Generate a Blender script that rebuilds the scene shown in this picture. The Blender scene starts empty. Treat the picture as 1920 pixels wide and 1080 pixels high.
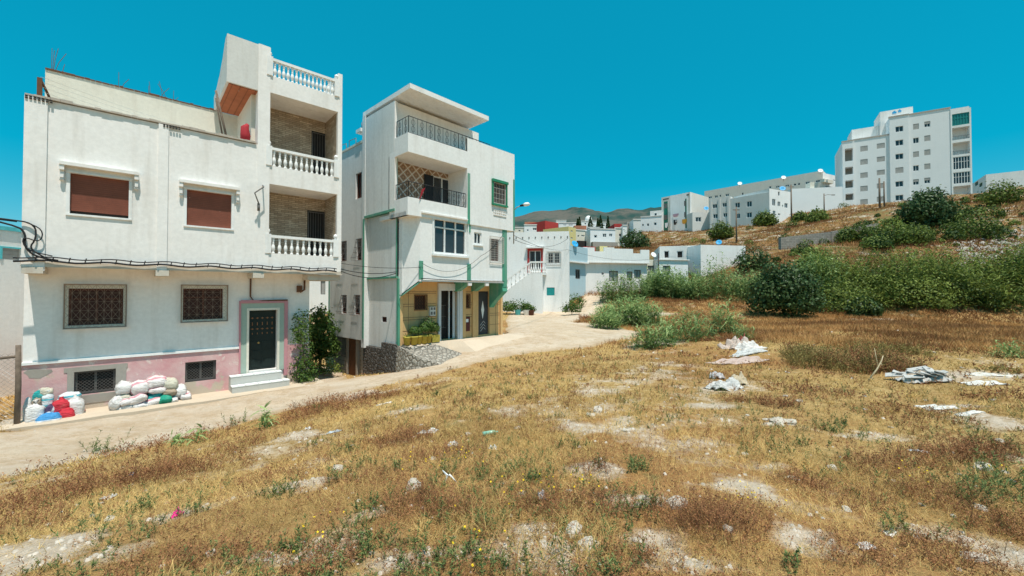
SKY_HUE, SKY_SAT, SKY_STR, SUN_E, EXPO = .456, 1.7, .12, 4.8, .2
import bpy, math, random
import numpy as np
from mathutils import Vector, Matrix
R_ = random.Random(7)
rng = np.random.default_rng(11)
scene = bpy.context.scene
COL = scene.collection
# ---------------------------------------------------------------- camera model
F, PX, PY, EYE, PITCH = 770.0, 960.0, 534.6, 3.35, math.radians(1.0)
cam_d = bpy.data.cameras.new('camera'); cam = bpy.data.objects.new('camera', cam_d); COL.objects.link(cam)
cam.location = (0, 0, EYE); cam.rotation_euler = (math.radians(90)+PITCH, 0, 0)
cam_d.sensor_width = 36; cam_d.lens = 36*F/1920; cam_d.shift_y = -5.4/1920; cam_d.clip_start = .1; cam_d.clip_end = 12000
scene.camera = cam
FV = Vector((0, math.cos(PITCH), math.sin(PITCH))); UV_ = Vector((0, -math.sin(PITCH), math.cos(PITCH)))
def ray(px, py):
    return Vector(((px-PX)/F, 0, 0)) + UV_*((PY-py)/F) + FV
def W(px, py, Y):
    d = ray(px, py); d = d*(Y/d.y); return Vector((d.x, d.y, d.z+EYE))
def GZ(px, py, z):
    d = ray(px, py); t = (z-EYE)/d.z; return Vector((d.x*t, d.y*t, z))
class Frame:
    """local x along a facade, y into the building, z up (world z)"""
    def __init__(s, P, Q):
        s.o = Vector((P[0], P[1], 0)); d = Vector((Q[0]-P[0], Q[1]-P[1], 0)); s.len = d.length; d.normalize()
        s.x = d; s.y = Vector((-d.y, d.x, 0)); s.ang = math.atan2(d.y, d.x)
    def front(s, px, py, off=0):            # pixel on plane local y=off -> (x, z)
        d = ray(px, py); c = Vector((0, 0, EYE)); n = s.y
        t = (off - (c-s.o).dot(n))/d.dot(n); p = c+d*t
        return (p-s.o).dot(s.x), p.z
    def side(s, px, py, off=0):             # pixel on plane local x=off -> (y, z)
        d = ray(px, py); c = Vector((0, 0, EYE))
        t = (off - (c-s.o).dot(s.x))/d.dot(s.x); p = c+d*t
        return (p-s.o).dot(s.y), p.z
    def R(s, l, t, r, b, off=0, kind='front'):
        f = s.front if kind == 'front' else s.side
        m = (t+b)/2; c = (l+r)/2
        a0 = f(l, m, off)[0]; a1 = f(r, m, off)[0]; z1 = f(c, t, off)[1]; z0 = f(c, b, off)[1]
        return (min(a0, a1), max(a0, a1), min(z0, z1), max(z0, z1))
    def w(s, x, y, z): 
        p = s.o+s.x*x+s.y*y; return Vector((p.x, p.y, z))
# ---------------------------------------------------------------- objects
def tag(o, label=None, cat=None, group=None, kind=None):
    if label: o['label'] = label
    if cat: o['category'] = cat
    if group: o['group'] = group
    if kind: o['kind'] = kind
    return o
def empty(name, loc, rz=0, label=None, cat=None, group=None):
    o = bpy.data.objects.new(name, None); COL.objects.link(o); o.location = loc; o.rotation_euler = (0, 0, rz)
    o.empty_display_size = .2
    return tag(o, label, cat, group)
def copy_tree(o, parent=None):
    c = o.copy(); COL.objects.link(c); c.parent = parent
    for ch in [k for k in list(bpy.data.objects) if k.parent is o]: copy_tree(ch, c)
    return c
class MB:
    def __init__(s): s.v = []; s.f = []; s.sm = []
    def poly(s, pts, smooth=False):
        n = len(s.v); s.v += [tuple(p) for p in pts]; s.f.append(tuple(range(n, n+len(pts)))); s.sm.append(smooth)
    def box(s, x0, x1, y0, y1, z0, z1, M=None):
        c = [(x0,y0,z0),(x1,y0,z0),(x1,y1,z0),(x0,y1,z0),(x0,y0,z1),(x1,y0,z1),(x1,y1,z1),(x0,y1,z1)]
        if M is not None: c = [tuple(M @ Vector(p)) for p in c]
        n = len(s.v); s.v += c
        for f in ((0,3,2,1),(4,5,6,7),(0,1,5,4),(1,2,6,5),(2,3,7,6),(3,0,4,7)):
            s.f.append(tuple(n+i for i in f)); s.sm.append(False)
        return s
    def prism(s, poly, fn):
        """poly: list of 2D; fn(u,v,k) k=0/1 -> 3D"""
        n = len(s.v); m = len(poly)
        for k in (0, 1): s.v += [tuple(fn(u, v, k)) for u, v in poly]
        s.f.append(tuple(range(n, n+m))); s.f.append(tuple(range(n+2*m-1, n+m-1, -1))); s.sm += [False]*2
        for i in range(m):
            j = (i+1) % m; s.f.append((n+i, n+m+i, n+m+j, n+j)); s.sm.append(False)
        return s
    def tube(s, pts, r, seg=6, cap=True, close=False):
        pts = [Vector(p) for p in pts]; n = len(s.v); rs = r if isinstance(r, (list, tuple)) else [r]*len(pts)
        prev = None
        for i, p in enumerate(pts):
            t = (pts[min(i+1, len(pts)-1)]-pts[max(i-1, 0)])
            if t.length < 1e-9: t = Vector((0, 0, 1))
            t.normalize()
            if prev is None:
                a = t.orthogonal().normalized()
            else:
                a = prev-t*prev.dot(t)
                a = a.normalized() if a.length > 1e-6 else t.orthogonal().normalized()
            prev = a; b = t.cross(a)
            for k in range(seg):
                an = 2*math.pi*k/seg; s.v.append(tuple(p+(a*math.cos(an)+b*math.sin(an))*rs[i]))
        for i in range(len(pts)-1):
            for k in range(seg):
                k2 = (k+1) % seg; s.f.append((n+i*seg+k, n+i*seg+k2, n+(i+1)*seg+k2, n+(i+1)*seg+k)); s.sm.append(seg > 4)
        if cap:
            s.f.append(tuple(n+k for k in range(seg-1, -1, -1))); s.f.append(tuple(n+(len(pts)-1)*seg+k for k in range(seg))); s.sm += [False]*2
        return s
    def lathe(s, prof, c=(0,0,0), seg=10):
        n = len(s.v)
        for r, z in prof:
            for k in range(seg):
                an = 2*math.pi*k/seg; s.v.append((c[0]+r*math.cos(an), c[1]+r*math.sin(an), c[2]+z))
        for i in range(len(prof)-1):
            for k in range(seg):
                k2 = (k+1) % seg; s.f.append((n+i*seg+k, n+i*seg+k2, n+(i+1)*seg+k2, n+(i+1)*seg+k)); s.sm.append(True)
        s.f.append(tuple(n+k for k in range(seg-1, -1, -1))); s.f.append(tuple(n+(len(prof)-1)*seg+k for k in range(seg))); s.sm += [False]*2
        return s
    def wall(s, mp, u0, u1, v0, v1, holes, flip=False):
        """flat wall with rectangular holes + reveals. mp(u,v,d)"""
        us = sorted(set([u0, u1]+[h[i] for h in holes for i in (0, 1) if u0 < h[i] < u1]))
        vs = sorted(set([v0, v1]+[h[i] for h in holes for i in (2, 3) if v0 < h[i] < v1]))
        for i in range(len(us)-1):
            for j in range(len(vs)-1):
                a, b, c, d = us[i], us[i+1], vs[j], vs[j+1]; cu, cv = (a+b)/2, (c+d)/2
                if any(h[0] < cu < h[1] and h[2] < cv < h[3] for h in holes): continue
                s.poly([mp(a,c,0), mp(b,c,0), mp(b,d,0), mp(a,d,0)])
        for h in holes:
            a, b, c, d = h[:4]; D = h[4] if len(h) > 4 else .15
            s.poly([mp(a,c,0), mp(a,d,0), mp(a,d,D), mp(a,c,D)]); s.poly([mp(b,d,0), mp(b,c,0), mp(b,c,D), mp(b,d,D)])
            s.poly([mp(b,c,0), mp(a,c,0), mp(a,c,D), mp(b,c,D)]); s.poly([mp(a,d,0), mp(b,d,0), mp(b,d,D), mp(a,d,D)])
            if len(h) > 5 and h[5]: s.poly([mp(a,c,D), mp(b,c,D), mp(b,d,D), mp(a,d,D)])
    def shell(s, x0, x1, y0, y1, z0, z1, front=(), left=(), right=(), top=True, bottom=True):
        s.wall(lambda u,v,d: (u, y0+d, v), x0, x1, z0, z1, list(front))
        s.wall(lambda u,v,d: (x0+d, u, v), y0, y1, z0, z1, list(left))
        s.wall(lambda u,v,d: (x1-d, u, v), y0, y1, z0, z1, list(right))
        s.poly([(x1,y1,z0),(x0,y1,z0),(x0,y1,z1),(x1,y1,z1)])
        if top: s.poly([(x0,y0,z1),(x1,y0,z1),(x1,y1,z1),(x0,y1,z1)])
        if bottom: s.poly([(x0,y0,z0),(x0,y1,z0),(x1,y1,z0),(x1,y0,z0)])
        return s
    def build_split(s, name, m, parent):
        p = list(range(len(s.v)))
        def fd(i):
            while p[i] != i: p[i] = p[p[i]]; i = p[i]
            return i
        for f in s.f:
            for k in f[1:]: p[fd(k)] = fd(f[0])
        # merge boxes that touch
        gr = {}
        for i in range(len(s.v)): gr.setdefault(fd(i), []).append(i)
        bb = {k: [[min(s.v[i][a] for i in g)-.01 for a in range(3)], [max(s.v[i][a] for i in g)+.01 for a in range(3)]] for k, g in gr.items()}
        ks = list(bb)
        for i, a in enumerate(ks):
            for b in ks[i+1:]:
                if all(bb[a][0][q] <= bb[b][1][q] and bb[b][0][q] <= bb[a][1][q] for q in range(3)): p[fd(a)] = fd(b)
        out = {}
        for f, sm in zip(s.f, s.sm): out.setdefault(fd(f[0]), []).append((f, sm))
        for fs in out.values():
            m2 = MB(); mp = {}
            for f, sm in fs:
                for i in f:
                    if i not in mp: mp[i] = len(m2.v); m2.v.append(s.v[i])
                m2.f.append(tuple(mp[i] for i in f)); m2.sm.append(sm)
            m2.build(name, m, parent)
    def build(s, name, m, parent=None, label=None, kind=None):
        me = bpy.data.meshes.new(name); me.from_pydata(s.v, [], s.f); me.materials.append(m)
        me.polygons.foreach_set('use_smooth', s.sm); me.update()
        o = bpy.data.objects.new(name, me); COL.objects.link(o)
        if parent is not None: o.parent = parent
        return tag(o, label, kind=kind)
def npmesh(name, V, faces, m, parent=None, tint=None, smooth=False):
    """faces: list of (k-gon int arrays)"""
    me = bpy.data.meshes.new(name); me.vertices.add(len(V)); me.vertices.foreach_set('co', np.asarray(V, np.float32).ravel())
    nl = sum(f.size for f in faces); npoly = sum(len(f) for f in faces)
    me.loops.add(nl); me.polygons.add(npoly)
    me.loops.foreach_set('vertex_index', np.concatenate([f.ravel() for f in faces]).astype(np.int32))
    st = []; o = 0
    for f in faces:
        st.append(o+np.arange(len(f))*f.shape[1]); o += f.size
    me.polygons.foreach_set('loop_start', np.concatenate(st).astype(np.int32))
    if smooth: me.polygons.foreach_set('use_smooth', np.ones(npoly, bool))
    if tint is not None:
        for nm, arr in (tint.items() if isinstance(tint, dict) else [('tint', tint)]):
            a = me.attributes.new(nm, 'FLOAT', 'POINT'); a.data.foreach_set('value', np.asarray(arr, np.float32))
    me.materials.append(m); me.update(); me.validate()
    ob = bpy.data.objects.new(name, me); COL.objects.link(ob)
    if parent is not None: ob.parent = parent
    return ob
# ---------------------------------------------------------------- noise
def _h(i, j, s): 
    x = np.sin(i*127.1+j*311.7+s*74.7)*43758.5453; return x-np.floor(x)
def vnoise(x, y, s=0):
    x = np.asarray(x, float); y = np.asarray(y, float)
    i = np.floor(x); j = np.floor(y); fx = x-i; fy = y-j; fx = fx*fx*(3-2*fx); fy = fy*fy*(3-2*fy)
    return ((_h(i,j,s)*(1-fx)+_h(i+1,j,s)*fx)*(1-fy)+(_h(i,j+1,s)*(1-fx)+_h(i+1,j+1,s)*fx)*fy)*2-1
def fbm(x, y, s=0, n=4):
    a = 0; k = 1; t = 0
    for i in range(n): a = a+k*vnoise(x*2**i+i*17.3, y*2**i-i*9.1, s+i); t += k; k *= .5
    return a/t
# ---------------------------------------------------------------- materials
class NT:
    def __init__(s, name):
        s.m = bpy.data.materials.new(name); s.m.use_nodes = True; s.t = s.m.node_tree; s.n = s.t.nodes; s.l = s.t.links
        s.b = s.n['Principled BSDF']; s.tc = s.n.new('ShaderNodeTexCoord').outputs['Object']
    def noise(s, scale, detail=4, rough=.55, vec=None, st=None):
        t = s.n.new('ShaderNodeTexNoise'); t.inputs['Scale'].default_value = scale; t.inputs['Detail'].default_value = detail; t.inputs['Roughness'].default_value = rough
        src = vec or s.tc
        if st:
            mp = s.n.new('ShaderNodeMapping'); mp.inputs['Scale'].default_value = st; s.l.new(src, mp.inputs[0]); src = mp.outputs[0]
        s.l.new(src, t.inputs['Vector']); return t.outputs['Fac']
    def ramp(s, f, a, b, ca=0., cb=1.):
        r = s.n.new('ShaderNodeMapRange'); r.inputs[1].default_value = a; r.inputs[2].default_value = b; r.inputs[3].default_value = ca; r.inputs[4].default_value = cb
        s.l.new(f, r.inputs[0]); return r.outputs[0]
    def mix(s, f, a, b, mode='MIX'):
        x = s.n.new('ShaderNodeMix'); x.data_type = 'RGBA'; x.blend_type = mode
        for k, v in ((0, f), (6, a), (7, b)):
            if isinstance(v, (float, int)): x.inputs[k].default_value = v
            elif isinstance(v, (tuple, list)): x.inputs[k].default_value = (*v[:3], 1)
            else: s.l.new(v, x.inputs[k])
        return x.outputs[2]
    def math(s, op, a, b=0.):
        x = s.n.new('ShaderNodeMath'); x.operation = op
        for k, v in ((0, a), (1, b)):
            if isinstance(v, (float, int)): x.inputs[k].default_value = v
            else: s.l.new(v, x.inputs[k])
        return x.outputs[0]
    def attr(s, nm):
        a = s.n.new('ShaderNodeAttribute'); a.attribute_name = nm; return a.outputs['Fac']
    def color(s, c):
        if isinstance(c, (tuple, list)): s.b.inputs['Base Color'].default_value = (*c[:3], 1)
        else: s.l.new(c, s.b.inputs['Base Color'])
    def bump(s, h, st=.3, dist=.02):
        b = s.n.new('ShaderNodeBump'); b.inputs['Strength'].default_value = st; b.inputs['Distance'].default_value = dist
        s.l.new(h, b.inputs['Height']); s.l.new(b.outputs[0], s.b.inputs['Normal'])
    def done(s, rough=.8, metal=0., spec=.3):
        s.b.inputs['Roughness'].default_value = rough; s.b.inputs['Metallic'].default_value = metal; s.b.inputs['Specular IOR Level'].default_value = spec
        return s.m
def plaster(name, base, grime=(.42,.38,.33), amt=.35, streak=.35, sc=1., rough=.9, patch=None):
    t = NT(name)
    n1 = t.ramp(t.noise(.55*sc, 6, .65), .42, .75, 0, amt)
    c = t.mix(n1, base, tuple(.55*b+.45*g for b, g in zip(base, grime)))
    n2 = t.ramp(t.noise(1., 5, .6, st=(3.2*sc, 3.2*sc, .28*sc)), .52, .78, 0, streak)
    c = t.mix(n2, c, grime)
    n3 = t.ramp(t.noise(9*sc, 4, .6), .35, .7, .94, 1.03)
    c = t.mix(1., c, n3, 'MULTIPLY')
    if patch:
        n4 = t.ramp(t.noise(1.6*sc, 5, .7), .60, .63, 0, 1.)
        c = t.mix(n4, c, patch)
    t.color(c); t.bump(t.noise(28*sc, 5, .7), .35, .012); return t.done(rough)
def chaikin(P, n=2):
    P = [Vector(p) for p in P]
    for _ in range(n):
        Q = [P[0]]
        for a, b in zip(P, P[1:]): Q += [a.lerp(b, .25), a.lerp(b, .75)]
        P = Q+[P[-1]]
    return P
def simple(name, c, rough=.7, metal=0, var=.12, sc=6, bump=.1, spec=.3):
    t = NT(name); n = t.ramp(t.noise(sc, 5, .6), .3, .7, 1-var, 1+var)
    t.color(t.mix(1., c, n, 'MULTIPLY')); 
    if bump: t.bump(t.noise(sc*4, 4), bump, .01)
    return t.done(rough, metal, spec)
M = {}
M['white'] = plaster('white_plaster', (.86,.83,.80), (.46,.40,.33), .5, .34)
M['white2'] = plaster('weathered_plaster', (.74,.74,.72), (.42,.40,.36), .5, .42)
M['whiteclean'] = plaster('clean_white', (.84,.835,.82), (.52,.48,.43), .42, .34)
M['cream'] = plaster('cream_plaster', (.74,.70,.60), (.45,.36,.26), .4, .3)
M['grey'] = plaster('grey_plaster', (.68,.67,.64), (.42,.39,.35), .4, .3)
M['beige'] = plaster('beige_plaster', (.72,.67,.60), (.45,.38,.31), .3, .25)
M['bluewhite'] = plaster('bluish_white', (.80,.81,.81), (.55,.57,.58), .3, .15)
M['cement'] = plaster('raw_cement', (.36,.33,.29), (.2,.18,.16), .6, .4)
M['paleblue'] = plaster('pale_blue', (.42,.56,.62), (.4,.42,.42), .3, .3)
M['yellow'] = plaster('yellow_paint', (.68,.58,.26), (.5,.4,.2), .3, .2)
M['redwall'] = plaster('red_paint', (.42,.045,.04), (.3,.08,.06), .3, .2)
M['terra'] = plaster('terracotta', (.42,.17,.10), (.3,.14,.1), .3, .2)
M['green'] = plaster('green_paint', (.07,.30,.20), (.38,.42,.38), .8, .65)
M['dgreen'] = simple('dark_green_panel', (.015,.16,.11), .6)
M['sage'] = plaster('sage_paint', (.36,.45,.38), (.5,.45,.42), .3, .2)
M['glass'] = simple('dark_glass', (.03,.035,.04), .12, 0, .2, 2, 0, .6)
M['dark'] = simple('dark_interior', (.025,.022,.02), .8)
M['black'] = simple('black_iron', (.02,.02,.022), .5, .3)
M['iron'] = simple('grey_iron', (.16,.15,.14), .6, .3)
M['whiteiron'] = plaster('rusty_white_iron', (.62,.60,.56), (.25,.12,.07), .6, .5, 3)
M['rust'] = simple('rusty_iron', (.14,.065,.035), .85)
M['frame'] = simple('white_frame', (.76,.77,.76), .5)
M['greenframe'] = simple('green_frame', (.03,.22,.12), .5)
M['cable'] = simple('cable_rubber', (.018,.018,.02), .6, 0, .1, 6, 0)
M['wood'] = simple('grey_wood', (.16,.12,.09), .85, 0, .3, 9, .3)
M['brownwood'] = simple('brown_wood', (.10,.035,.022), .6)
M['redpane'] = simple('dark_red_pane', (.055,.018,.013), .5); M['rustgrille'] = plaster('rusty_grille', (.34,.25,.19), (.12,.05,.03), .9, .6, 4)
M['turq'] = simple('turquoise_paint', (.10,.50,.55), .6)
M['bluedish'] = simple('blue_dish', (.03,.33,.62), .5)
M['lampmetal'] = simple('lamp_metal', (.35,.35,.34), .4, .5)
def slats(name, c, step=.055, axis=2, dark=.55, rough=.6):
    t = NT(name); s = t.n.new('ShaderNodeSeparateXYZ'); t.l.new(t.tc, s.inputs[0])
    f = t.math('FRACT', t.math('MULTIPLY', s.outputs[axis], 1/step)); g = t.ramp(f, 0., .18, dark, 1.)
    n = t.ramp(t.noise(2.2, 6, .7), .35, .7, .82, 1.12)
    cc = t.mix(1., t.mix(1., c, g, 'MULTIPLY'), n, 'MULTIPLY')
    chip = t.ramp(t.noise(7, 3, .5), .74, .76); cc = t.mix(chip, cc, (.6,.5,.42))
    t.color(cc); t.bump(f, .5, .01); return t.done(rough)
M['shutter'] = slats('terracotta_shutter', (.23,.075,.047))
M['shutterg'] = slats('grey_shutter', (.40,.39,.37), .12, 2, .7)
M['hourdis'] = slats('terracotta_blocks', (.40,.13,.06), .22, 0, .45, .9)
def bricktile(name, c1, c2, mort, w, h, rough=.7, axes='xz'):
    t = NT(name); sp = t.n.new('ShaderNodeSeparateXYZ'); t.l.new(t.tc, sp.inputs[0])
    cb = t.n.new('ShaderNodeCombineXYZ'); a = sp.outputs[0]
    a = t.math('ADD', sp.outputs[0], sp.outputs[1]); t.l.new(a, cb.inputs[0]); t.l.new(sp.outputs[2], cb.inputs[1])
    b = t.n.new('ShaderNodeTexBrick'); t.l.new(cb.outputs[0], b.inputs['Vector']); b.inputs['Scale'].default_value = 1
    b.inputs['Color1'].default_value = (*c1, 1); b.inputs['Color2'].default_value = (*c2, 1); b.inputs['Mortar'].default_value = (*mort, 1)
    b.inputs['Brick Width'].default_value = w; b.inputs['Row Height'].default_value = h; b.inputs['Mortar Size'].default_value = min(w, h)*.09; b.inputs['Bias'].default_value = 0
    n = t.ramp(t.noise(4, 5, .6), .3, .7, .8, 1.15); t.color(t.mix(1., b.outputs['Color'], n, 'MULTIPLY')); t.bump(b.outputs['Fac'], .4, -.01); return t.done(rough)
M['stonetile'] = bricktile('stone_tile', (.56,.45,.33), (.36,.27,.19), (.16,.12,.08), .24, .07)
M['block'] = bricktile('concrete_block', (.33,.30,.26), (.26,.24,.21), (.18,.165,.15), .42, .21, .9)
M['ochre'] = plaster('ochre_tiles', (.66,.43,.20), (.36,.19,.08), .4, .4)
def zellige():
    t = NT('diamond_tile'); sp = t.n.new('ShaderNodeSeparateXYZ'); t.l.new(t.tc, sp.inputs[0]); k = 1/.42
    xx = t.math('ADD', sp.outputs[0], sp.outputs[1])
    a = t.math('MULTIPLY', t.math('ADD', xx, sp.outputs[2]), k); b = t.math('MULTIPLY', t.math('SUBTRACT', xx, sp.outputs[2]), k)
    fa = t.math('ABSOLUTE', t.math('SUBTRACT', t.math('FRACT', a), .5)); fb = t.math('ABSOLUTE', t.math('SUBTRACT', t.math('FRACT', b), .5))
    mx = t.math('MAXIMUM', fa, fb); line = t.ramp(mx, .42, .45)
    ra = t.math('ADD', t.math('MULTIPLY', fa, fa), t.math('MULTIPLY', fb, fb)); med = t.math('MULTIPLY', t.ramp(ra, .035, .045), t.ramp(ra, .085, .075))
    c = t.mix(med, (.36,.22,.13), (.14,.085,.06)); c = t.mix(line, c, (.62,.60,.56)); t.color(c); return t.done(.4)
M['zellige'] = zellige()
def stone_mat(name, c1, c2, sc=4.5):
    t = NT(name); v = t.n.new('ShaderNodeTexVoronoi'); v.inputs['Scale'].default_value = sc; t.l.new(t.tc, v.inputs['Vector'])
    v2 = t.n.new('ShaderNodeTexVoronoi'); v2.feature = 'DISTANCE_TO_EDGE'; v2.inputs['Scale'].default_value = sc; t.l.new(t.tc, v2.inputs['Vector'])
    hs = t.n.new('ShaderNodeSeparateColor'); t.l.new(v.outputs['Color'], hs.inputs[0])
    c = t.mix(hs.outputs[0], c1, c2); e = t.ramp(v2.outputs['Distance'], .0, .1); c = t.mix(e, tuple(x*.55 for x in c1), c)
    c = t.mix(1., c, t.ramp(t.noise(14, 5, .7), .3, .7, .7, 1.2), 'MULTIPLY'); t.color(c); t.bump(t.ramp(v2.outputs['Distance'], 0, .25), .9, .05); return t.done(.95)
M['rubble'] = stone_mat('dark_rubble_stone', (.10,.09,.08), (.17,.155,.14), 6)
M['rubble2'] = stone_mat('pale_rubble_stone', (.30,.265,.22), (.44,.40,.34), 6)
def pink():
    t = NT('pink_paint'); n = t.noise(.9, 7, .7); c = t.mix(t.ramp(n, .4, .62), (.58,.30,.31), (.64,.45,.43))
    c = t.mix(t.ramp(t.noise(1.7, 6, .75), .56, .60, 0, .85), c, (.68,.57,.52)); sp = t.n.new('ShaderNodeSeparateXYZ'); t.l.new(t.tc, sp.inputs[0])
    low = t.math('ADD', t.ramp(sp.outputs[2], .1, .75, .22, 0), t.noise(2.4, 5, .6)); c = t.mix(t.ramp(low, .60, .68), c, (.52,.44,.35))
    t.color(c); t.bump(t.noise(20, 6, .7), .5, .02); return t.done(.95)
M['pink'] = pink()
M['pinktrim'] = plaster('pink_trim', (.55,.25,.28), (.5,.35,.33), .3, .2)
def leafmat(name, c1, c2, rough=.55, trans=.25):
    t = NT(name); a = t.attr('tint'); c = t.mix(a, c1, c2)
    t.color(c); m = t.done(rough, 0, .25)
    tr = t.n.new('ShaderNodeBsdfTranslucent'); t.l.new(c, tr.inputs[0]); mx = t.n.new('ShaderNodeMixShader'); mx.inputs[0].default_value = trans
    t.l.new(t.b.outputs[0], mx.inputs[1]); t.l.new(tr.outputs[0], mx.inputs[2]); t.l.new(mx.outputs[0], t.n['Material Output'].inputs[0]); return m
M['drygrass'] = leafmat('dry_grass_blade', (.29,.18,.06), (.78,.55,.22), .8, .3)
M['brownweed'] = leafmat('brown_weed', (.12,.05,.025), (.46,.22,.10), .85, .2)
M['rustweed'] = leafmat('rust_weed', (.20,.09,.035), (.56,.31,.12), .85, .2)
M['oliveweed'] = leafmat('olive_weed', (.10,.07,.022), (.36,.29,.10), .85, .25)
M['greenweed'] = leafmat('green_weed', (.045,.085,.025), (.23,.28,.09), .7, .25)
M['reed'] = leafmat('reed_leaf', (.035,.10,.015), (.44,.56,.22), .45, .35)
M['hedge'] = leafmat('thicket_leaf', (.02,.05,.008), (.28,.34,.07), .6, .3)
M['fig'] = leafmat('fig_leaf', (.022,.055,.014), (.12,.18,.06), .5, .2)
M['vine'] = leafmat('vine_leaf', (.03,.08,.015), (.16,.24,.05), .5, .3)
M['bark'] = simple('bark', (.14,.10,.07), .95)
M['flower'] = simple('yellow_petals', (.75,.50,.02), .6)
# ---------------------------------------------------------------- terrain height
CP = []
def cz(*a):
    for px, py, z in a: p = GZ(px, py, z); CP.append((p.x, p.y, z))
def cy(*a):
    for px, py, Y in a: p = W(px, py, Y); CP.append(tuple(p))
cz((0,890,0),(250,850,0.0),(450,800,.05),(560,770,.15),(700,730,.32),(820,700,.5),(960,668,.72),(1100,650,.85),(1190,628,.95),
   (40,788,0),(200,765,0),(436,738,0),(577,718,0),(650,706,-.12),(745,695,.15),(800,680,.45),(880,655,.85),(940,640,1.05),(985,615,1.3),(0,840,-.02),
   (0,1080,1.45),(480,1080,1.68),(960,1080,1.75),(1440,1080,1.7),(1919,1080,1.55),(150,950,1.0),(100,880,.35),(330,850,.55),(480,900,1.15),(540,800,.45),(700,850,1.2),(700,760,.75),
   (960,800,1.3),(1200,760,1.28),(960,715,.98),(1200,690,1.05),(1400,690,1.12),(1600,690,1.2),(1900,690,1.25),
   (1400,800,1.4),(1700,800,1.4),(1900,800,1.38),(1300,640,1.12),(1500,620,1.3),(1700,620,1.4),(1900,620,1.45),(1150,600,1.35),(1240,600,1.35))
cy((690,707,18.2),(625,697,20.9),(600,692,20),(612,712,17.4),(590,660,24),(960,582,36),(1067,582,36),(1020,600,30),(1110,552,41),(1100,568,37),(1160,560,36),(1210,548,42),(1300,570,34),(1400,577,33),(1600,582,32),(1900,590,30),
   (1300,530,43),(1380,505,44),(1500,480,42),(1700,490,38),(1900,485,37),(1400,465,56),(1620,440,52),(1800,430,48),(1500,422,76),(1400,440,78),(1700,385,60),(1900,380,55),(1600,398,76),
   (1250,474,60),(1180,480,60),(1245,438,104),(1330,430,104),(1440,412,95),(1580,392,90),(1820,374,90),(1100,472,60),(1100,455,100),(1000,462,100),(1200,440,100),
   (1130,472,80),(1200,466,85),(1060,474,80),(1240,458,85),(1180,472,70),(1150,448,120),(1200,440,125),(1100,432,190),(1250,430,170),(700,560,45),(600,600,30),(700,540,90))
CP += [(-30,12,-.6),(-16,14,0),(-14,20,0),(-10,26,.3),(-30,40,.5),(-60,80,3),(0,-20,1.7),(-20,-10,1),(20,-20,1.2),(25,5,1.2),(45,10,1.5),(60,30,4),(70,45,14),(95,60,20),
       (-200,150,8),(0,260,15),(150,250,24),(300,200,35),(300,0,20),(200,-200,0),(-100,-200,0),(-300,0,0),(120,85,21),(95,100,21),(160,130,25)]
CP = np.array(CP, float)
_c2 = 4.0
def _phi(ax, ay, bx, by): return np.sqrt((ax-bx)**2+(ay-by)**2+_c2)
_n = len(CP)
_A = np.zeros((_n+1, _n+1)); _A[:_n,:_n] = _phi(CP[:,0][:,None], CP[:,1][:,None], CP[:,0][None], CP[:,1][None]) - np.eye(_n)*.02
_A[:_n,_n] = 1; _A[_n,:_n] = 1
_w = np.linalg.solve(_A, np.append(CP[:,2], 0))
def H0(x, y):
    x = np.atleast_1d(np.asarray(x, float)); y = np.atleast_1d(np.asarray(y, float)); out = np.empty(x.shape)
    xf, yf, of = x.ravel(), y.ravel(), out.ravel()
    r = np.hypot(xf, yf); k = np.minimum(1, 260/np.maximum(r, 1e-6)); xc, yc = xf*k, yf*k
    for i in range(0, len(xf), 20000):
        of[i:i+20000] = _phi(xc[i:i+20000,None], yc[i:i+20000,None], CP[:,0][None], CP[:,1][None]) @ _w[:_n] + _w[_n]
    return of.reshape(x.shape)
def Hs(x, y): return float(H0(x, y)[0])
def G(px, py):
    d = ray(px, py); t = 1.5
    for _ in range(4000):
        p = d*t
        if p.z+EYE <= Hs(p.x, p.y): break
        t *= 1.01
        if t > 3000: break
    a, b = t/1.01, t
    for _ in range(20):
        m = (a+b)/2; p = d*m
        if p.z+EYE <= Hs(p.x, p.y): b = m
        else: a = m
    p = d*b; return Vector((p.x, p.y, p.z+EYE))
# polygons of roads in ground plane
def gpoly(pts): return np.array([tuple(G(*p))[:2] for p in pts])
def sdist(x, y, P):
    """signed distance (positive inside) to polygon"""
    d = np.full(x.shape, 1e9); ins = np.zeros(x.shape, bool); n = len(P)
    for i in range(n):
        ax, ay = P[i]; bx, by = P[(i+1) % n]; ex, ey = bx-ax, by-ay
        t = np.clip(((x-ax)*ex+(y-ay)*ey)/(ex*ex+ey*ey+1e-12), 0, 1); d = np.minimum(d, np.hypot(x-ax-t*ex, y-ay-t*ey))
        c = ((ay > y) != (by > y)); 
        with np.errstate(divide='ignore', invalid='ignore'): xi = ax+(y-ay)*ex/(ey if abs(ey) > 1e-12 else 1e-12)
        ins ^= (c & (x < xi))
    return np.where(ins, d, -d)
ROAD = gpoly([(-500,960),(-60,905),(100,880),(300,836),(450,797),(560,768),(700,729),(820,699),(960,668),(1080,652),(1190,637),(1205,622),(1140,610),(1075,604),(1120,590),(1135,572),(1160,552),(1150,547),(1095,549),(1085,570),(1068,582),(960,581),(948,600),(950,625),(885,655),(800,680),(745,697),(700,703),(650,712),(640,692),(604,688),(583,700),(577,722),(436,745),(200,768),(60,800),(20,812),(-100,835),(-500,880)])
PATH = gpoly([(1140,612),(1230,597),(1290,588),(1235,585),(1165,590),(1120,592)])
def road_mask(x, y):
    n = fbm(x*.9, y*.9, 5)*.35
    return np.maximum(sdist(x, y, ROAD), sdist(x, y, PATH)-.1)+n*.6
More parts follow.
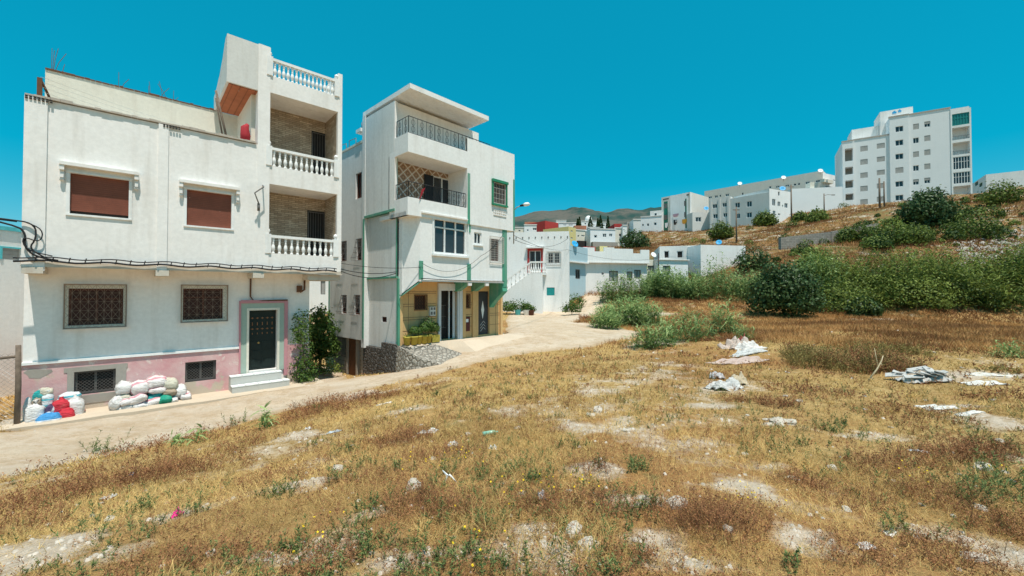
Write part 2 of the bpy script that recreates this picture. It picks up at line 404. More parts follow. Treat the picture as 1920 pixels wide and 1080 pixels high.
BARE_PX = [(60,1040,110,35),(230,1035,70,18),(560,915,70,14),(620,1000,90,30),(790,1060,120,40),(1030,1030,110,48),(1000,985,70,14),(1240,1000,70,25),(1330,1060,120,30),(700,960,60,14),
  (1640,806,80,8),(1450,870,45,10),(1700,985,60,20),(1860,1010,60,40),(1400,905,60,16),(880,830,80,10),(1090,880,80,16),(1500,1010,60,25),(1850,705,90,8),(1740,706,60,10),(430,790,30,8),
  (1250,640,60,6),(1640,600,60,4),(1350,760,60,7),(1830,760,60,6),(1130,800,90,12),(900,905,80,14),(350,960,60,14),(480,1040,70,20),(1180,930,60,14),(680,740,60,5),(780,770,70,6)]
_bw = []
for px, py, rx, ry in BARE_PX:
    g = G(px, min(py, 1078)); a = G(px+rx, min(py, 1078)); b = G(px, max(py-ry, 560)); _bw.append((g.x, g.y, max(.15, abs(a.x-g.x)), max(.12, abs(b.y-g.y))))
def bare_mask(x, y):
    m = fbm(x*.55, y*.55, 3, 5)*.75+fbm(x*2.3, y*2.3, 8, 3)*.45
    r = np.hypot(x, y)
    m = m-.30-np.clip((r-14)/25, 0, .12)
    for cx, cy_, rx, ry in _bw:
        q = ((x-cx)/rx)**2+((y-cy_)/ry)**2; m = m+np.exp(-q)*(.72+.35*fbm(x*1.9, y*1.9, 77, 3))
    return m
def Hn(x, y):
    """with relief; identical everywhere it is used"""
    x = np.asarray(x, float); y = np.asarray(y, float); r = np.hypot(x, y); rd = np.clip(road_mask(x, y)/.8, 0, 1)
    big = fbm(x*.35+3, y*.35, 21, 3)*.12; small = fbm(x*2.1, y*2.1, 31, 4)*.045
    far = fbm(x*.09, y*.09, 41, 4)*.9*np.clip((r-38)/30, 0, 1)*np.clip(y/20, 0, 1)
    tr = fbm(x*.05, y*.28+x*.06, 47, 3)*.8*np.clip((r-42)/20, 0, 1)
    hill = np.clip((H0(x, y)-4)/4, 0, 1)
    rough = 1+2.0*np.clip(bare_mask(x, y), 0, .6)
    return H0(x, y)+(big+small*rough)*(1-rd*.82)*np.clip(r/2, .4, 1)+(far+tr)*hill
def Z(x, y): return float(Hn(np.array([x]), np.array([y]))[0])
def GN(px, py):
    g = G(px, py); g.z = Z(g.x, g.y); return g
an = np.concatenate([np.linspace(-180, -62, 50, endpoint=False), np.linspace(-62, 62, 700, endpoint=False), np.linspace(62, 180, 50, endpoint=False)])
an = np.radians(an)
rr = [0.0, .6]
while rr[-1] < 5000: rr.append(rr[-1]*(1.011 if 1.8 < rr[-1] < 130 else 1.12))
rr = np.array(rr); rr = rr[1:]
AA, RR = np.meshgrid(an, rr, indexing='ij'); GX = (np.sin(AA)*RR); GY = np.cos(AA)*RR
GZv = Hn(GX.ravel(), GY.ravel()).reshape(GX.shape)
RM = road_mask(GX.ravel(), GY.ravel()).reshape(GX.shape); BM = bare_mask(GX.ravel(), GY.ravel()).reshape(GX.shape)
na, nr = GX.shape
idx = np.arange(na*nr).reshape(na, nr); nxt = np.roll(idx, -1, axis=0)
q = np.stack([idx[:,:-1], idx[:,1:], nxt[:,1:], nxt[:,:-1]], -1).reshape(-1, 4)
V = np.stack([GX.ravel(), GY.ravel(), GZv.ravel()], -1)
# rut/steep attribute
t = NT('field_earth')
bare = t.attr('bare'); geo = t.n.new('ShaderNodeNewGeometry'); pos = geo.outputs['Position']
nA = t.noise(1.3, 7, .7, pos); nB = t.noise(7, 6, .7, pos); nC = t.noise(.22, 5, .6, pos); nD = t.noise(40, 4, .7, pos)
dry = t.mix(t.ramp(nB, .35, .68), (.30,.18,.065), (.56,.39,.17))
dry = t.mix(t.ramp(nC, .45, .62), dry, (.34,.18,.07))
dry = t.mix(t.ramp(nA, .58, .70), dry, (.16,.13,.05))
earth = t.mix(t.ramp(nB, .3, .7), (.43,.34,.25), (.61,.50,.39))
earth = t.mix(t.ramp(nD, .58, .72), earth, (.26,.20,.15))
f = t.ramp(t.math('ADD', bare, t.math('MULTIPLY', t.math('SUBTRACT', nB, .5), .9)), -.08, .34)
far_c = t.mix(t.ramp(nA, .42, .6), (.24,.115,.05), (.17,.14,.05)); far_c = t.mix(t.ramp(t.noise(.5, 7, .75, pos, (1,2.2,3)), .535, .60), far_c, (.50,.43,.34))
far_c = t.mix(t.ramp(nC, .55, .68), far_c, (.09,.10,.035))
c = t.mix(f, dry, earth); c = t.mix(t.attr('hill'), c, far_c)
t.color(c); t.bump(t.math('ADD', nB, t.math('MULTIPLY', nD, .6)), .9, .05); M['field'] = t.done(.95, 0, .1)
hillm = np.clip((H0(GX.ravel(), GY.ravel())-3.2)/2.5, 0, 1)*np.clip((np.hypot(GX.ravel(), GY.ravel())-30)/8, 0, 1)
ground = npmesh('ground', V, [q], M['field'], tint={'bare': BM.ravel(), 'hill': hillm}, smooth=True); tag(ground, kind='structure')
# dirt road: own sheet
t = NT('dirt_road_earth'); geo = t.n.new('ShaderNodeNewGeometry'); pos = geo.outputs['Position']
nA = t.noise(.8, 6, .6, pos); nB = t.noise(9, 6, .7, pos); nD = t.noise(55, 3, .7, pos)
c = t.mix(t.ramp(nA, .35, .65), (.50,.38,.265), (.63,.50,.365)); c = t.mix(t.ramp(nB, .52, .72, 0, .8), c, (.42,.32,.22)); c = t.mix(t.ramp(nD, .60, .68, 0, .85), c, (.26,.21,.16))
c = t.mix(t.ramp(t.math('ADD', t.attr('edge'), t.math('MULTIPLY', t.math('SUBTRACT', nB, .5), .8)), .35, .0), c, (.44,.31,.18))
wn = t.noise(.6, 4, .6, pos, (.5,2.5,1)); c = t.mix(t.ramp(wn, .5, .68, 0, .6), c, (.61,.52,.41))
ed = t.math('ABSOLUTE', t.math('SUBTRACT', t.math('ADD', t.attr('edge'), t.math('MULTIPLY', nA, .5)), 1.25))
c = t.mix(t.ramp(ed, .1, .5, .22, 0), c, (.70,.62,.52)); c = t.mix(t.ramp(t.noise(2.1, 8, .8, pos), .48, .64, 0, .85), c, (.44,.315,.20)); c = t.mix(t.ramp(t.noise(3.3, 7, .75, pos, (.35,1.6,1)), .55, .62, 0, .5), c, (.60,.50,.41))
t.color(c); t.bump(t.math('ADD', nB, t.math('MULTIPLY', nD, .6)), 1., .05); M['road'] = t.done(.95, 0, .1)
m = RM > -.12
keep = m.ravel()[q].any(axis=1)
qq = q[keep]; used = np.unique(qq); remap = np.full(na*nr, -1); remap[used] = np.arange(len(used))
rv = V[used].copy(); rs = RM.ravel()[used]
xx, yy = rv[:,0], rv[:,1]
rv[:,2] += np.clip(rs*.12, -.05, .022)+0
dirt = npmesh('dirt_road', rv, [remap[qq]], M['road'], tint={'edge': rs}, smooth=True); tag(dirt, kind='structure')
# mountain ridge
def ridge(name, prof, Y, thick, c1, c2, seed):
    xs = np.linspace(prof[0][0], prof[-1][0], 160); ys = np.interp(xs, [p[0] for p in prof], [p[1] for p in prof])
    Vv = []; rows = 26
    for j in range(rows):
        tt = j/(rows-1)
        for i, (a, b) in enumerate(zip(xs, ys)):
            p = W(a, b, Y); k = math.sin(min(1, tt)*math.pi)
            x = p.x; y = Y-thick+2*thick*tt; z = (p.z)*k**.8
            Vv.append((x*(1), y, z))
    Vv = np.array(Vv); Vv[:,2] += fbm(Vv[:,0]*.012, Vv[:,1]*.012, seed, 5)*22*np.sin(np.clip(np.repeat(np.linspace(0, 1, rows), 160), 0, 1)*math.pi)
    I = np.arange(rows*160).reshape(rows, 160); qd = np.stack([I[:-1,:-1], I[:-1,1:], I[1:,1:], I[1:,:-1]], -1).reshape(-1, 4)
    t = NT(name+'_mat'); geo = t.n.new('ShaderNodeNewGeometry'); p_ = geo.outputs['Position']
    c = t.mix(t.ramp(t.noise(.006, 7, .65, p_), .44, .56), c1, c2); c = t.mix(t.ramp(t.noise(.05, 5, .7, p_), .5, .7, 0, .6), c, c1); t.color(c); mm = t.done(1, 0, 0)
    return tag(npmesh('mountain_ridge', Vv, [qd], mm, smooth=True), kind='structure')
ridge('ridge', [(560,470),(800,440),(960,414),(1000,407),(1040,400),(1080,396),(1110,401),(1130,403),(1180,397),(1230,397),(1300,398),(1420,405),(1600,430)], 1700, 620, (.03,.065,.058), (.11,.105,.09), 3)
# ---------------------------------------------------------------- helpers for facades
def win(parent, mp, a, b, c, d, D=.14, frame=M['frame'], glass=M['glass'], fw=.05, mull=1, trans=0, name='window'):
    """frame + pane in a hole; mp(u,v,d)"""
    def bx(mb, u0, u1, v0, v1, d0, d1):
        P = [mp(u0,v0,d0), mp(u1,v0,d0), mp(u1,v0,d1), mp(u0,v0,d1), mp(u0,v1,d0), mp(u1,v1,d0), mp(u1,v1,d1), mp(u0,v1,d1)]
        n = len(mb.v); mb.v += P
        for f in ((0,3,2,1),(4,5,6,7),(0,1,5,4),(1,2,6,5),(2,3,7,6),(3,0,4,7)): mb.f.append(tuple(n+i for i in f)); mb.sm.append(False)
    mb = MB(); f = fw
    bx(mb, a, b, c, c+f, D-.06, D); bx(mb, a, b, d-f, d, D-.06, D); bx(mb, a, a+f, c+f, d-f, D-.06, D); bx(mb, b-f, b, c+f, d-f, D-.06, D)
    for k in range(1, mull+1):
        x = a+(b-a)*k/(mull+1); bx(mb, x-f*.45, x+f*.45, c+f, d-f, D-.055, D)
    if trans: bx(mb, a+f, b-f, c+(d-c)*trans-f*.4, c+(d-c)*trans+f*.4, D-.05, D-.004)
    w = mb.build(name, frame, parent)
    g = MB(); bx(g, a+.002, b-.002, c+.002, d-.002, D, D+.03); g.build('pane', glass, w)
    return w
def mbx(mp):
    def bx(mb, u0, u1, v0, v1, d0, d1):
        P = [mp(u0,v0,d0), mp(u1,v0,d0), mp(u1,v0,d1), mp(u0,v0,d1), mp(u0,v1,d0), mp(u1,v1,d0), mp(u1,v1,d1), mp(u0,v1,d1)]
        n = len(mb.v); mb.v += P
        for f in ((0,3,2,1),(4,5,6,7),(0,1,5,4),(1,2,6,5),(2,3,7,6),(3,0,4,7)): mb.f.append(tuple(n+i for i in f)); mb.sm.append(False)
    return bx
def ramp_(mb, mp, pts, r=.008, seg=4): mb.tube([mp(*p) for p in pts], r, seg, cap=False)
def grille(name, parent, mp, a, b, c, d, m, nx=6, nz=5, D=-.08, r=.009, diag=True, border=True):
    mb = MB(); bx = mbx(mp)
    if border:
        for u0, u1, v0, v1 in ((a,b,c,c+.025),(a,b,d-.025,d),(a,a+.025,c,d),(b-.025,b,c,d)): bx(mb, u0, u1, v0, v1, D-.012, D+.012)
    for i in range(1, nx): u = a+(b-a)*i/nx; ramp_(mb, mp, [(u,c,D),(u,d,D)], r)
    for j in range(1, nz): v = c+(d-c)*j/nz; ramp_(mb, mp, [(a,v,D),(b,v,D)], r)
    if diag:
        for i in range(nx):
            for j in range(nz):
                u0, u1 = a+(b-a)*i/nx, a+(b-a)*(i+1)/nx; v0, v1 = c+(d-c)*j/nz, c+(d-c)*(j+1)/nz
                ramp_(mb, mp, [(u0,v0,D-.01),(u1,v1,D-.01)], r*.8); ramp_(mb, mp, [(u0,v1,D-.01),(u1,v0,D-.01)], r*.8)
    for u in (a+.01, b-.01):
        for v in (c+.02, d-.02): ramp_(mb, mp, [(u,v,D),(u,v,.0)], .01)
    return mb.build(name, m, parent)
BAL = [(.045,0),(.045,.04),(.028,.055),(.03,.08),(.05,.16),(.055,.22),(.04,.30),(.024,.36),(.034,.385),(.024,.41),(.03,.46),(.042,.49),(.028,.51),(.04,.54),(.045,.58)]
def baluster(h):
    mb = MB(); mb.lathe([(r*1.12, z*h/.58) for r, z in BAL], seg=8); return mb
# ================================================================ BUILDING 1
L0 = GZ(40, 788, 0); dd = Vector((838/770, 1, 0)).normalized()
f1 = Frame(L0, L0+dd*8)
b1 = empty('white_house', f1.w(0,0,0), f1.ang, 'large white two-storey house with pink plinth, terracotta shutters and balustraded corner balconies', 'house')
b1.location.z = 0
fm = lambda y0: (lambda u, v, d: (u, y0+d, v))      # front map with offset
W1 = 7.02; UO = -.8; UX0, UX1 = .08, 7.9; BX = 5.12
def r1(l, t, r, b, off=0): return f1.R(l, t, r, b, off)
lw = [r1(122,535,236,613), r1(340,536,425,602)]
lwi = [r1(128,541,231,609), r1(343,541,418,600)]
bw = [r1(139,694,217,737), r1(347,677,405,714)]
dr = r1(466,583,519,702)
dr = (dr[0], dr[1], .62, 2.72)
holes = [(*w, .16) for w in lwi]+[(*w, .18) for w in bw]+[(*dr, .22)]
mb = MB(); mb.shell(0, W1, 0, 8, -1.2, 4.1, front=holes, top=False, bottom=False)
lower = mb.build('ground_floor_wall', M['white'], b1)
# pink plinth, 30 mm proud, split around basement windows and door surround
mb = MB(); bx = mbx(fm(0)); SX0, SX1 = r1(449,567,537,705)[:2]
mp = lambda u,v,d: (u, -.03+d, v)
mb.wall(mp, -.01, SX0, -1.2, 1.42, [(*w, .2) for w in bw]); mb.wall(mp, SX1, W1+.01, -1.2, 1.42, [])
mb.poly([(-.01,-.03,1.42),(SX0,-.03,1.42),(SX0,0,1.42),(-.01,0,1.42)])
mb.poly([(-.01,-.03,-1.2),(-.01,-.03,1.42),(-.01,8,1.42),(-.01,8,-1.2)])
mb.poly([(W1+.01,-.03,-1.2),(W1+.01,8,-1.2),(W1+.01,8,1.42),(W1+.01,-.03,1.42)])
mb.poly([(SX1,-.03,1.42),(W1+.01,-.03,1.42),(W1+.01,0,1.42),(SX1,0,1.42)])
mb.build('plinth', M['pink'], b1, 'flaking pink painted plinth')
mb = MB(); mb.box(-.05, SX0, -.075, -.0, 1.43, 1.50); mb.build('sill_band', M['whiteclean'], b1)
# raw cement patches round basement windows
for w in bw[:1]:
    mb = MB(); bx = mbx(fm(-.03)); a, b, c, d = w; e = .13
    for u0, u1, v0, v1 in ((a-e*1.5,b+e*1.9,d,d+e),(a-e,a,c-.02,d),(b,b+e*1.7,c-.02,d),(a-e,b+e*3,c-.26,c-.02)): bx(mb, u0, u1, v0, v1, -.014, 0)
    mb.build('cement_patch', M['cement'], b1)
    mb = MB(); pp_ = [(.28+.26*math.cos(k_*.7)*(1+.25*math.sin(k_*2.3)), -.034, 1.2+.12*math.sin(k_*.7)*(1+.3*math.cos(k_*1.9))) for k_ in range(9)]; mb.poly(pp_); mb.build('cement_patch', M['cement'], b1)
for k, w in enumerate(lwi):
    W_ = win(b1, fm(0), *w, D=.16, frame=M['brownwood'], glass=M['redpane'], fw=.06, mull=1, trans=.72)
    mb = MB(); bx = mbx(fm(0)); a, b, c, d = lw[k]; e = .035
    for u0, u1, v0, v1 in ((a,b,d-.07,d),(a,b,c,c+.06),(a,w[0]-.005,c+.06,d-.07),(w[1]+.005,b,c+.06,d-.07)): bx(mb, u0, u1, v0, v1, -.045, 0)
    mb.build('window_surround', M['cream'], W_)
    grille('window_grille', b1, fm(0), a-.02, b+.02, c-.02, d+.03, M['rustgrille'], (8, 6)[k], 5, -.10, .0045)
    mb = MB(); bx(mb, a-.03, b+.03, c-.035, c-.02, -.13, -.08); bx(mb, a-.03, b+.03, d+.03, d+.045, -.13, -.08); bx(mb, a-.035, a-.02, c-.02, d+.03, -.13, -.08); bx(mb, b+.02, b+.035, c-.02, d+.03, -.13, -.08); mb.build('grille_frame', M['whiteiron'], b1)
for k, w in enumerate(bw):
    W_ = win(b1, fm(0), *w, D=.13, frame=M['iron'], glass=M['dark'], fw=.06, mull=1)
    a, b, c, d = w; mb = MB(); D = .05; n = 12
    s = .085
    x = a-(d-c)
    while x < b:
        for sg in (1, -1):
            u0, v0, u1, v1 = x, c, x+(d-c), d
            if u0 < a: v0 += a-u0; u0 = a
            if u1 > b: v1 -= u1-b; u1 = b
            if u1-u0 > .01:
                if sg == 1: ramp_(mb, fm(0), [(u0,v0,D),(u1,v1,D)], .004, 3)
                else: ramp_(mb, fm(0), [(a+b-u0,v0,D),(a+b-u1,v1,D)], .004, 3)
        x += s
    mb.build('mesh_screen', M['iron'], W_)
# door
a, b, c, d = dr
dp = empty_door = None
mb = MB(); bx = mbx(fm(0)); bx(mb, a+.02, b-.02, c+.02, d-.02, .14, .19)
for i in range(2):
    for j in range(3): bx(mb, a+.09+i*.4*(b-a), a+.09+i*.4*(b-a)+.33*(b-a), c+.1+j*.32, c+.36+j*.32, .125, .14)
dp = mb.build('front_door', M['dgreen'] if False else simple('black_green_door', (.012,.022,.02), .45, .2), b1, 'black metal door with copper coloured filigree')
mb = MB(); cop = simple('copper_ornament', (.30,.14,.07), .5, .5)
for i in range(5):
    for j, v in enumerate((1.28, 1.44, 1.62, 1.82)):
        u = a+.13+i*(b-a-.26)/4; h = .11 if j == 2 else .06
        bx(mb, u-.012, u+.012, c+v-h/2, c+v+h/2, .115, .135)
        if j in (1, 3): bx(mb, u-.045, u+.045, c+v-.008, c+v+.008, .12, .135)
mb.build_split('door_ornament', cop, dp); mb = MB(); mb.lathe([(.035,0),(.04,.01),(.02,.03)], (0,0,0), 10)
k_ = mb.build('door_knob', simple('brass', (.6,.4,.15), .3, .8), dp); k_.location = (a+.32, .125, c+.95); k_.rotation_euler = (math.radians(90), 0, 0)
mb = MB(); e = .16
for u0, u1, v0, v1, dd0 in ((a-.07,a,c-.05,d+.08,-.075),(b,b+.07,c-.05,d+.08,-.075),(a,b,d,d+.08,-.075)): bx(mb, u0, u1, v0, v1, dd0, .0)
mb.build('inner_door_trim', M['cream'], b1)
mb = MB()
for u0, u1, v0, v1 in ((a-.24,a-.07,c-.05,d+.25),(b+.07,b+.22,c-.05,d+.25),(a-.07,b+.07,d+.08,d+.25)): bx(mb, u0, u1, v0, v1, -.06, 0)
mb.build('sage_door_trim', M['sage'], b1)
mb = MB()
for u0, u1, v0, v1 in ((SX0-.02,a-.24,.35,d+.34),(b+.22,SX1+.02,.35,d+.34),(a-.24,b+.22,d+.25,d+.36)): bx(mb, u0, u1, v0, v1, -.09, 0)
mb.build('pink_door_trim', M['pinktrim'], b1)
# steps
st = empty('entrance_steps', f1.w((a+b)/2, -.1, 0), f1.ang, 'two grey terrazzo steps with white nosings below the black door', 'steps')
hw = .78
stone = plaster('terrazzo', (.52,.51,.47), (.36,.34,.30), .4, .3, 4); edge = M['frame']
mb = MB(); mb.box(-hw-.22, hw-.1, -.62, .07, -.5, .26); mb.build('lower_step', stone, st)
mb = MB(); mb.box(-hw-.22, hw-.28, -.31, .07, .262, .54); mb.build('upper_step', stone, st)
for y, z, x1 in ((-.63,.262,hw-.09),(-.32,.542,hw-.27)):
    mb = MB()
    n = 9
    for i in range(n):
        u0 = -hw-.23+(x1+hw+.23)*i/n; mb.box(u0+.003, u0+(x1+hw+.23)/n-.012*(i%2), y, y+.30, z, z+.03)
    mb.build('nosing', edge, st)
# ---- upper floor
mb = MB()
us = []
sh = [r1(131,331,241.5,405,UO), r1(350,360,434,425.5,UO)]
TOP = 8.3
mb.shell(UX0, BX, UO, 8, 4.1, TOP, front=[(*s, .14) for s in sh], top=False, bottom=True)
# terrace floor
mb.poly([(UX0+.25,UO+.2,TOP-1.0),(BX,UO+.2,TOP-1.0),(BX,7.9,TOP-1.0),(UX0+.25,7.9,TOP-1.0)])
mb.poly([(UX0,UO+.2,TOP),(UX0,UO+.2,TOP-1),(BX,UO+.2,TOP-1),(BX,UO+.2,TOP)]); mb.poly([(UX0,UO,TOP),(BX,UO,TOP),(BX,UO+.2,TOP),(UX0,UO+.2,TOP)])
mb.poly([(UX0,UO,TOP),(UX0+.2,UO,TOP),(UX0+.2,8,TOP),(UX0,8,TOP)]); mb.poly([(UX0+.2,UO,TOP),(UX0+.2,8,TOP),(UX0+.2,8,TOP-1),(UX0+.2,UO,TOP-1)])
mb.box(UX0-.03, UX0+.36, UO-.05, UO, 3.9, TOP+.02); p0, p1 = f1.front(295,400,UO)[0], f1.front(314,400,UO)[0]
mb.box(p0, p1, UO-.055, UO, 3.92, TOP-.0)
up = mb.build('upper_floor_wall', M['white'], b1)
mb = MB()      # ragged coping of broken brick and mortar
x = UX0-.03
while x < BX-.05:
    w = R_.uniform(.08, .3); h = R_.uniform(.03, .075); mb.box(x+.004, min(x+w, BX-.04), UO-.07+R_.uniform(0,.02), UO+.22+R_.uniform(0,.03), TOP+.021, TOP+.022+h); x += w
mb.build('parapet_coping', plaster('broken_mortar', (.50,.44,.38), (.18,.13,.10), .8, .3, 6), b1)
mb = MB()
for x0, x1 in ((UX0-.02, UX0+.42), (p0+.1, p0+.5)):
    for j in range(2):
        x = x0
        while x < x1: mb.box(x, x+.045, UO-.075, UO-.056, TOP-.07+j*.05, TOP-.04+j*.05); x += .07
mb.build_split('brick_hole', M['dark'], b1)
for k, s in enumerate(sh):
    a, b, c, d = s; mb = MB(); bx = mbx(fm(UO)); bx(mb, a+.003, b-.003, c+(.09 if k == 0 else .003), d-.003, .07, .10)
    o = mb.build('roller_shutter', M['shutter'], b1, 'terracotta roller shutter, not quite closed' if k == 0 else None)
    mb = MB(); bx(mb, a+.002, b-.002, c+.002, d-.002, .125, .139); mb.build('pane', M['dark'], o)
    mb = MB(); e = .07; bx(mb, a-e, b+e, d, d+.045, -.05, 0); bx(mb, a-e, a, c, d, -.022, 0); bx(mb, b, b+e, c, d, -.022, 0); bx(mb, a-e, b+e, c-.05, c, -.035, 0)
    mb.build('window_surround', M['whiteclean'], b1)
    mb = MB(); hx0, hx1 = a-.19, b+.20; ht = d+.16
    bx(mb, hx0, hx1, ht, ht+.085, -.17, 0)
    for hx in (hx0, hx1-.09):
        bx(mb, hx, hx+.09, ht-.13, ht, -.15, 0); bx(mb, hx+.01, hx+.08, ht-.24, ht-.13, -.06, 0); bx(mb, hx+.01, hx+.08, ht-.33, ht-.24, -.12, 0)
        mb.lathe([(.04,0),(.045,.05),(.03,.08)], (hx+.045, UO-.06, ht-.41), 8)
    mb.build('window_hood', M['white'], b1)
# slab edge + brackets
mb = MB(); mb.box(UX0-.04, UX1+.02, UO-.04, UO-.002, 4.0, 4.13)
for cx_, w in ((UX0+.16,.36),(p0+.13,.3),(BX+.06,.32)): mb.box(cx_-w/2, cx_+w/2, UO-.07, -.005, 3.83, 3.998)
mb.box(W1-.25, UX1, UO+.1, 1.0, 3.8, 3.998)
mb.build('floor_slab', plaster('slab_edge', (.60,.55,.47), (.35,.22,.15), .6, .4), b1)
mb = MB(); mb.poly([(0,0,4.098),(W1,0,4.098),(W1,8,4.098),(0,8,4.098)]); 
# ---- balcony bay
FZ = [4.1, 7.05, 10.19]; PZ = [4.68, 7.68, 10.77]; RZ = [5.31, 8.32, 11.4]
BT = 11.72; BK = .55
mb = MB(); bay = MB()
bay.box(BX, BX+.36, UO-.02, BK+.2, 4.1, BT)                     # left pier
bay.box(UX1-.16, UX1, UO-.01, BK+.2, 4.1, BT-.05)              # right pier
for i in range(3):
    z0, z1 = FZ[i], PZ[i]
    bay.box(BX+.36, UX1-.16, UO+.0, UO+.14, z0, z1)
    bay.box(BX+.36, UX1-.16, UO+.14, BK+.2, z0, z0+.2)
bay.box(BX, UX1, BK+.2, 8, 4.1, 10.77)
bay.build('balcony_bay_wall', M['white'], b1)
mb = MB(); dws = []
d1 = r1(576,396,612,443,BK); d2 = r1(584,249,620,293,BK)
d1 = (d1[0], d1[1], 4.3, d1[3]); d2 = (d2[0], d2[1], 7.25, d2[3])
mb.wall(fm(BK), BX+.36, UX1-.16, 4.3, 7.05, [(*d1, .1)]); mb.wall(fm(BK), BX+.36, UX1-.16, 7.25, 10.19, [(*d2, .1)])
for z0, z1 in ((4.3,7.05),(7.25,10.19)):
    mb.poly([(UX1-.162,UO+.14,z0),(UX1-.162,UO+.14,z1),(UX1-.162,BK,z1),(UX1-.162,BK,z0)])
mb.build('balcony_tiling', M['stonetile'], b1, 'brown stone-look wall tiles inside the balconies')
for q_ in (d1, d2):
    o = win(b1, fm(BK), *q_, D=.08, frame=M['black'], glass=M['dark'], fw=.06, mull=0, name='balcony_door')
    grille('door_bars', o, fm(BK), q_[0]+.03, q_[1]-.03, q_[2]+.05, q_[3]-.05, M['iron'], 7, 2, .0, .008, False)
proto = None
for i in range(3):
    z0, z1 = PZ[i], RZ[i]; n = (11, 12, 15)[i]; xa, xb = BX+.42, UX1-.14
    bal = empty('balustrade', (0,0,0)); bal.parent = b1
    mb = MB(); mb.box(xa, xb-.12, UO-.01, UO+.13, z1-.09, z1); mb.build('rail', M['whiteclean'], bal)
    for xx_ in (xa-.08, xb-.06):
        mb = MB(); mb.box(xx_-.09, xx_+.09, UO-.045, UO+.14, z0, z1+.03); mb.lathe([(.05,0),(.03,.03),(.07,.08),(.075,.12),(.05,.17),(.01,.2)], (xx_, UO+.05, z1+.03), 10); mb.build('newel_post', M['whiteclean'], bal)
    for k in range(n):
        x = xa+.09+(xb-.2-xa-.1)*k/(n-1); h = z1-.09-z0
        if k == 0: bo = baluster(h).build('baluster', M['whiteclean'], bal)
        else: bo = bo.copy(); COL.objects.link(bo); bo.parent = bal
        bo.location = (x, UO+.06, z0)
# stair tower block overhanging the terrace
bt = f1.front(425, 152, UO); tp = f1.front(425, 62, UO); X0 = bt[0]; zb, zt = bt[1], tp[1]
prof = [(0,zb),(0,zt),(.35,zt-.02),(.9,zt-.42),(1.6,zt-.75),(2.5,zt-1.0),(2.9,zt-1.05),(2.9,zb+.02)]
mb = MB(); mb.prism([(y,z) for y,z in prof], lambda u,v,k: (X0+.0 if k == 0 else BX+.02, UO+u, v)); mb.box(BX+.02, BX+.34, UO, UO+1.0, BT-.3, BT+.02)
mb.build('stair_tower', plaster('tower_cement', (.68,.67,.64), (.42,.39,.35), .6, .35, 1.5), b1)
mb = MB(); mb.box(X0+.07, BX-.0, UO+.08, UO+2.8, zb-.03, zb-.003); mb.build('stair_soffit', M['hourdis'], b1, 'exposed terracotta block underside')
# setback wall with rebar
SB = 2.2; rw = f1.front(85, 130, SB)
mb = MB(); zt2 = rw[1]; zr = f1.front(388, 205, SB)[1]
mb.box(rw[0], BX, SB, SB+.22, 7.3, zt2); mb.box(BX-.12, BX, UO+.4, SB, 7.3, zb-.03)
mb.box(rw[0], rw[0]+.2, SB+.22, 8, 7.3, zt2)
mb.build('rear_terrace_wall', M['cream'], b1)
mb = MB(); x = rw[0]
while x < X0: 
    w = R_.uniform(.1,.35); mb.box(x, x+w-.01, SB-.03, SB+.25, zt2+.001, zt2+R_.uniform(.03,.06)); x += w
mb.build('wall_coping', M['rust'], b1)
def rebar(xs, y, z0, hs, name='rebar'):
    mb = MB()
    for x, h, lx in xs: mb.tube([(x,y,z0-.05),(x+lx*.4,y,z0+h*.5),(x+lx,y+.02,z0+h)], .008, 4)
    return mb.build(name, M['rust'], b1)
for px, hs in ((95,((0,.75,0),(.03,.8,.1),(.05,.7,.25),(.02,.7,.03))),(115,((0,.35,.05),)),(222,((0,.55,.0),(.05,.4,.2))),(279,((0,.35,0),(.04,.5,-.03))),(300,((0,.45,.25),(.08,.6,-.1),(.2,.5,-.25))),(326,((0,.4,0),(.03,.2,.1)))):
    xx_ = f1.front(px, 170, SB)[0]; rebar([(xx_+a_, h_, l_) for a_, h_, l_ in hs], SB+.1, zt2, 0)
cl0 = f1.front(76, 150, UO+.3)
mb = MB(); mb.box(cl0[0]-.05, cl0[0]+.04, UO+.2, UO+.28, TOP-.1, TOP+.62); mb.tube([(cl0[0],UO+.24,TOP+.6),(cl0[0]+.12,UO+.5,TOP+.3),(cl0[0]+.18,UO+.6,TOP)], .03, 5)
mb.build('iron_post', M['rust'], b1)
mb = MB()
for j, (za, zb_) in enumerate(((8.72,8.6),(8.86,8.72),(8.98,8.84),(8.6,8.5))):
    P = [(cl0[0]+(BX-.2-cl0[0])*t_, UO+.3+t_*(1.2+.1*j), za+(zb_-za)*t_-math.sin(t_*math.pi)*.12) for t_ in np.linspace(0,1,10)]
    mb.tube(P, .005, 3)
mb.build('washing_line', M['frame'], b1)
# props & red tank under tower
mb = MB(); mb.tube([(BX-.75,UO+.5,8.25),(BX-1.05,UO+.9,zb-.05)], .035, 5); mb.tube([(BX-.75,UO+1.0,8.1),(BX-1.1,UO+.5,9.7)], .025, 5); mb.build('timber_prop', M['wood'], b1)
mb = MB(); rm = simple('red_cloth', (.40,.03,.04), .8)
mb.tube([(0,0,0),(.02,0,.25),(0,0,.5),(.1,.0,.62)], [.13,.15,.12,.04], 8); o = mb.build('hanging_cloth', rm, None); o.location = f1.w(BX-.32, UO+.25, 8.36); tag(o, 'red cloth bundle standing on the terrace parapet beside the tower of the big house', 'cloth')
mb = MB(); x = BX+.04; mb.tube([(x+.02,UO-.03,6.25),(x-.02,UO-.2,6.28),(x-.16,UO-.3,6.6),(x+.1,UO-.28,6.85),(x+.12,UO-.03,6.95)], .022, 6); mb.tube([(x-.02,UO-.17,6.05),(x-.02,UO-.17,6.3)], .04, 6); mb.build('bent_conduit', M['iron'], b1)
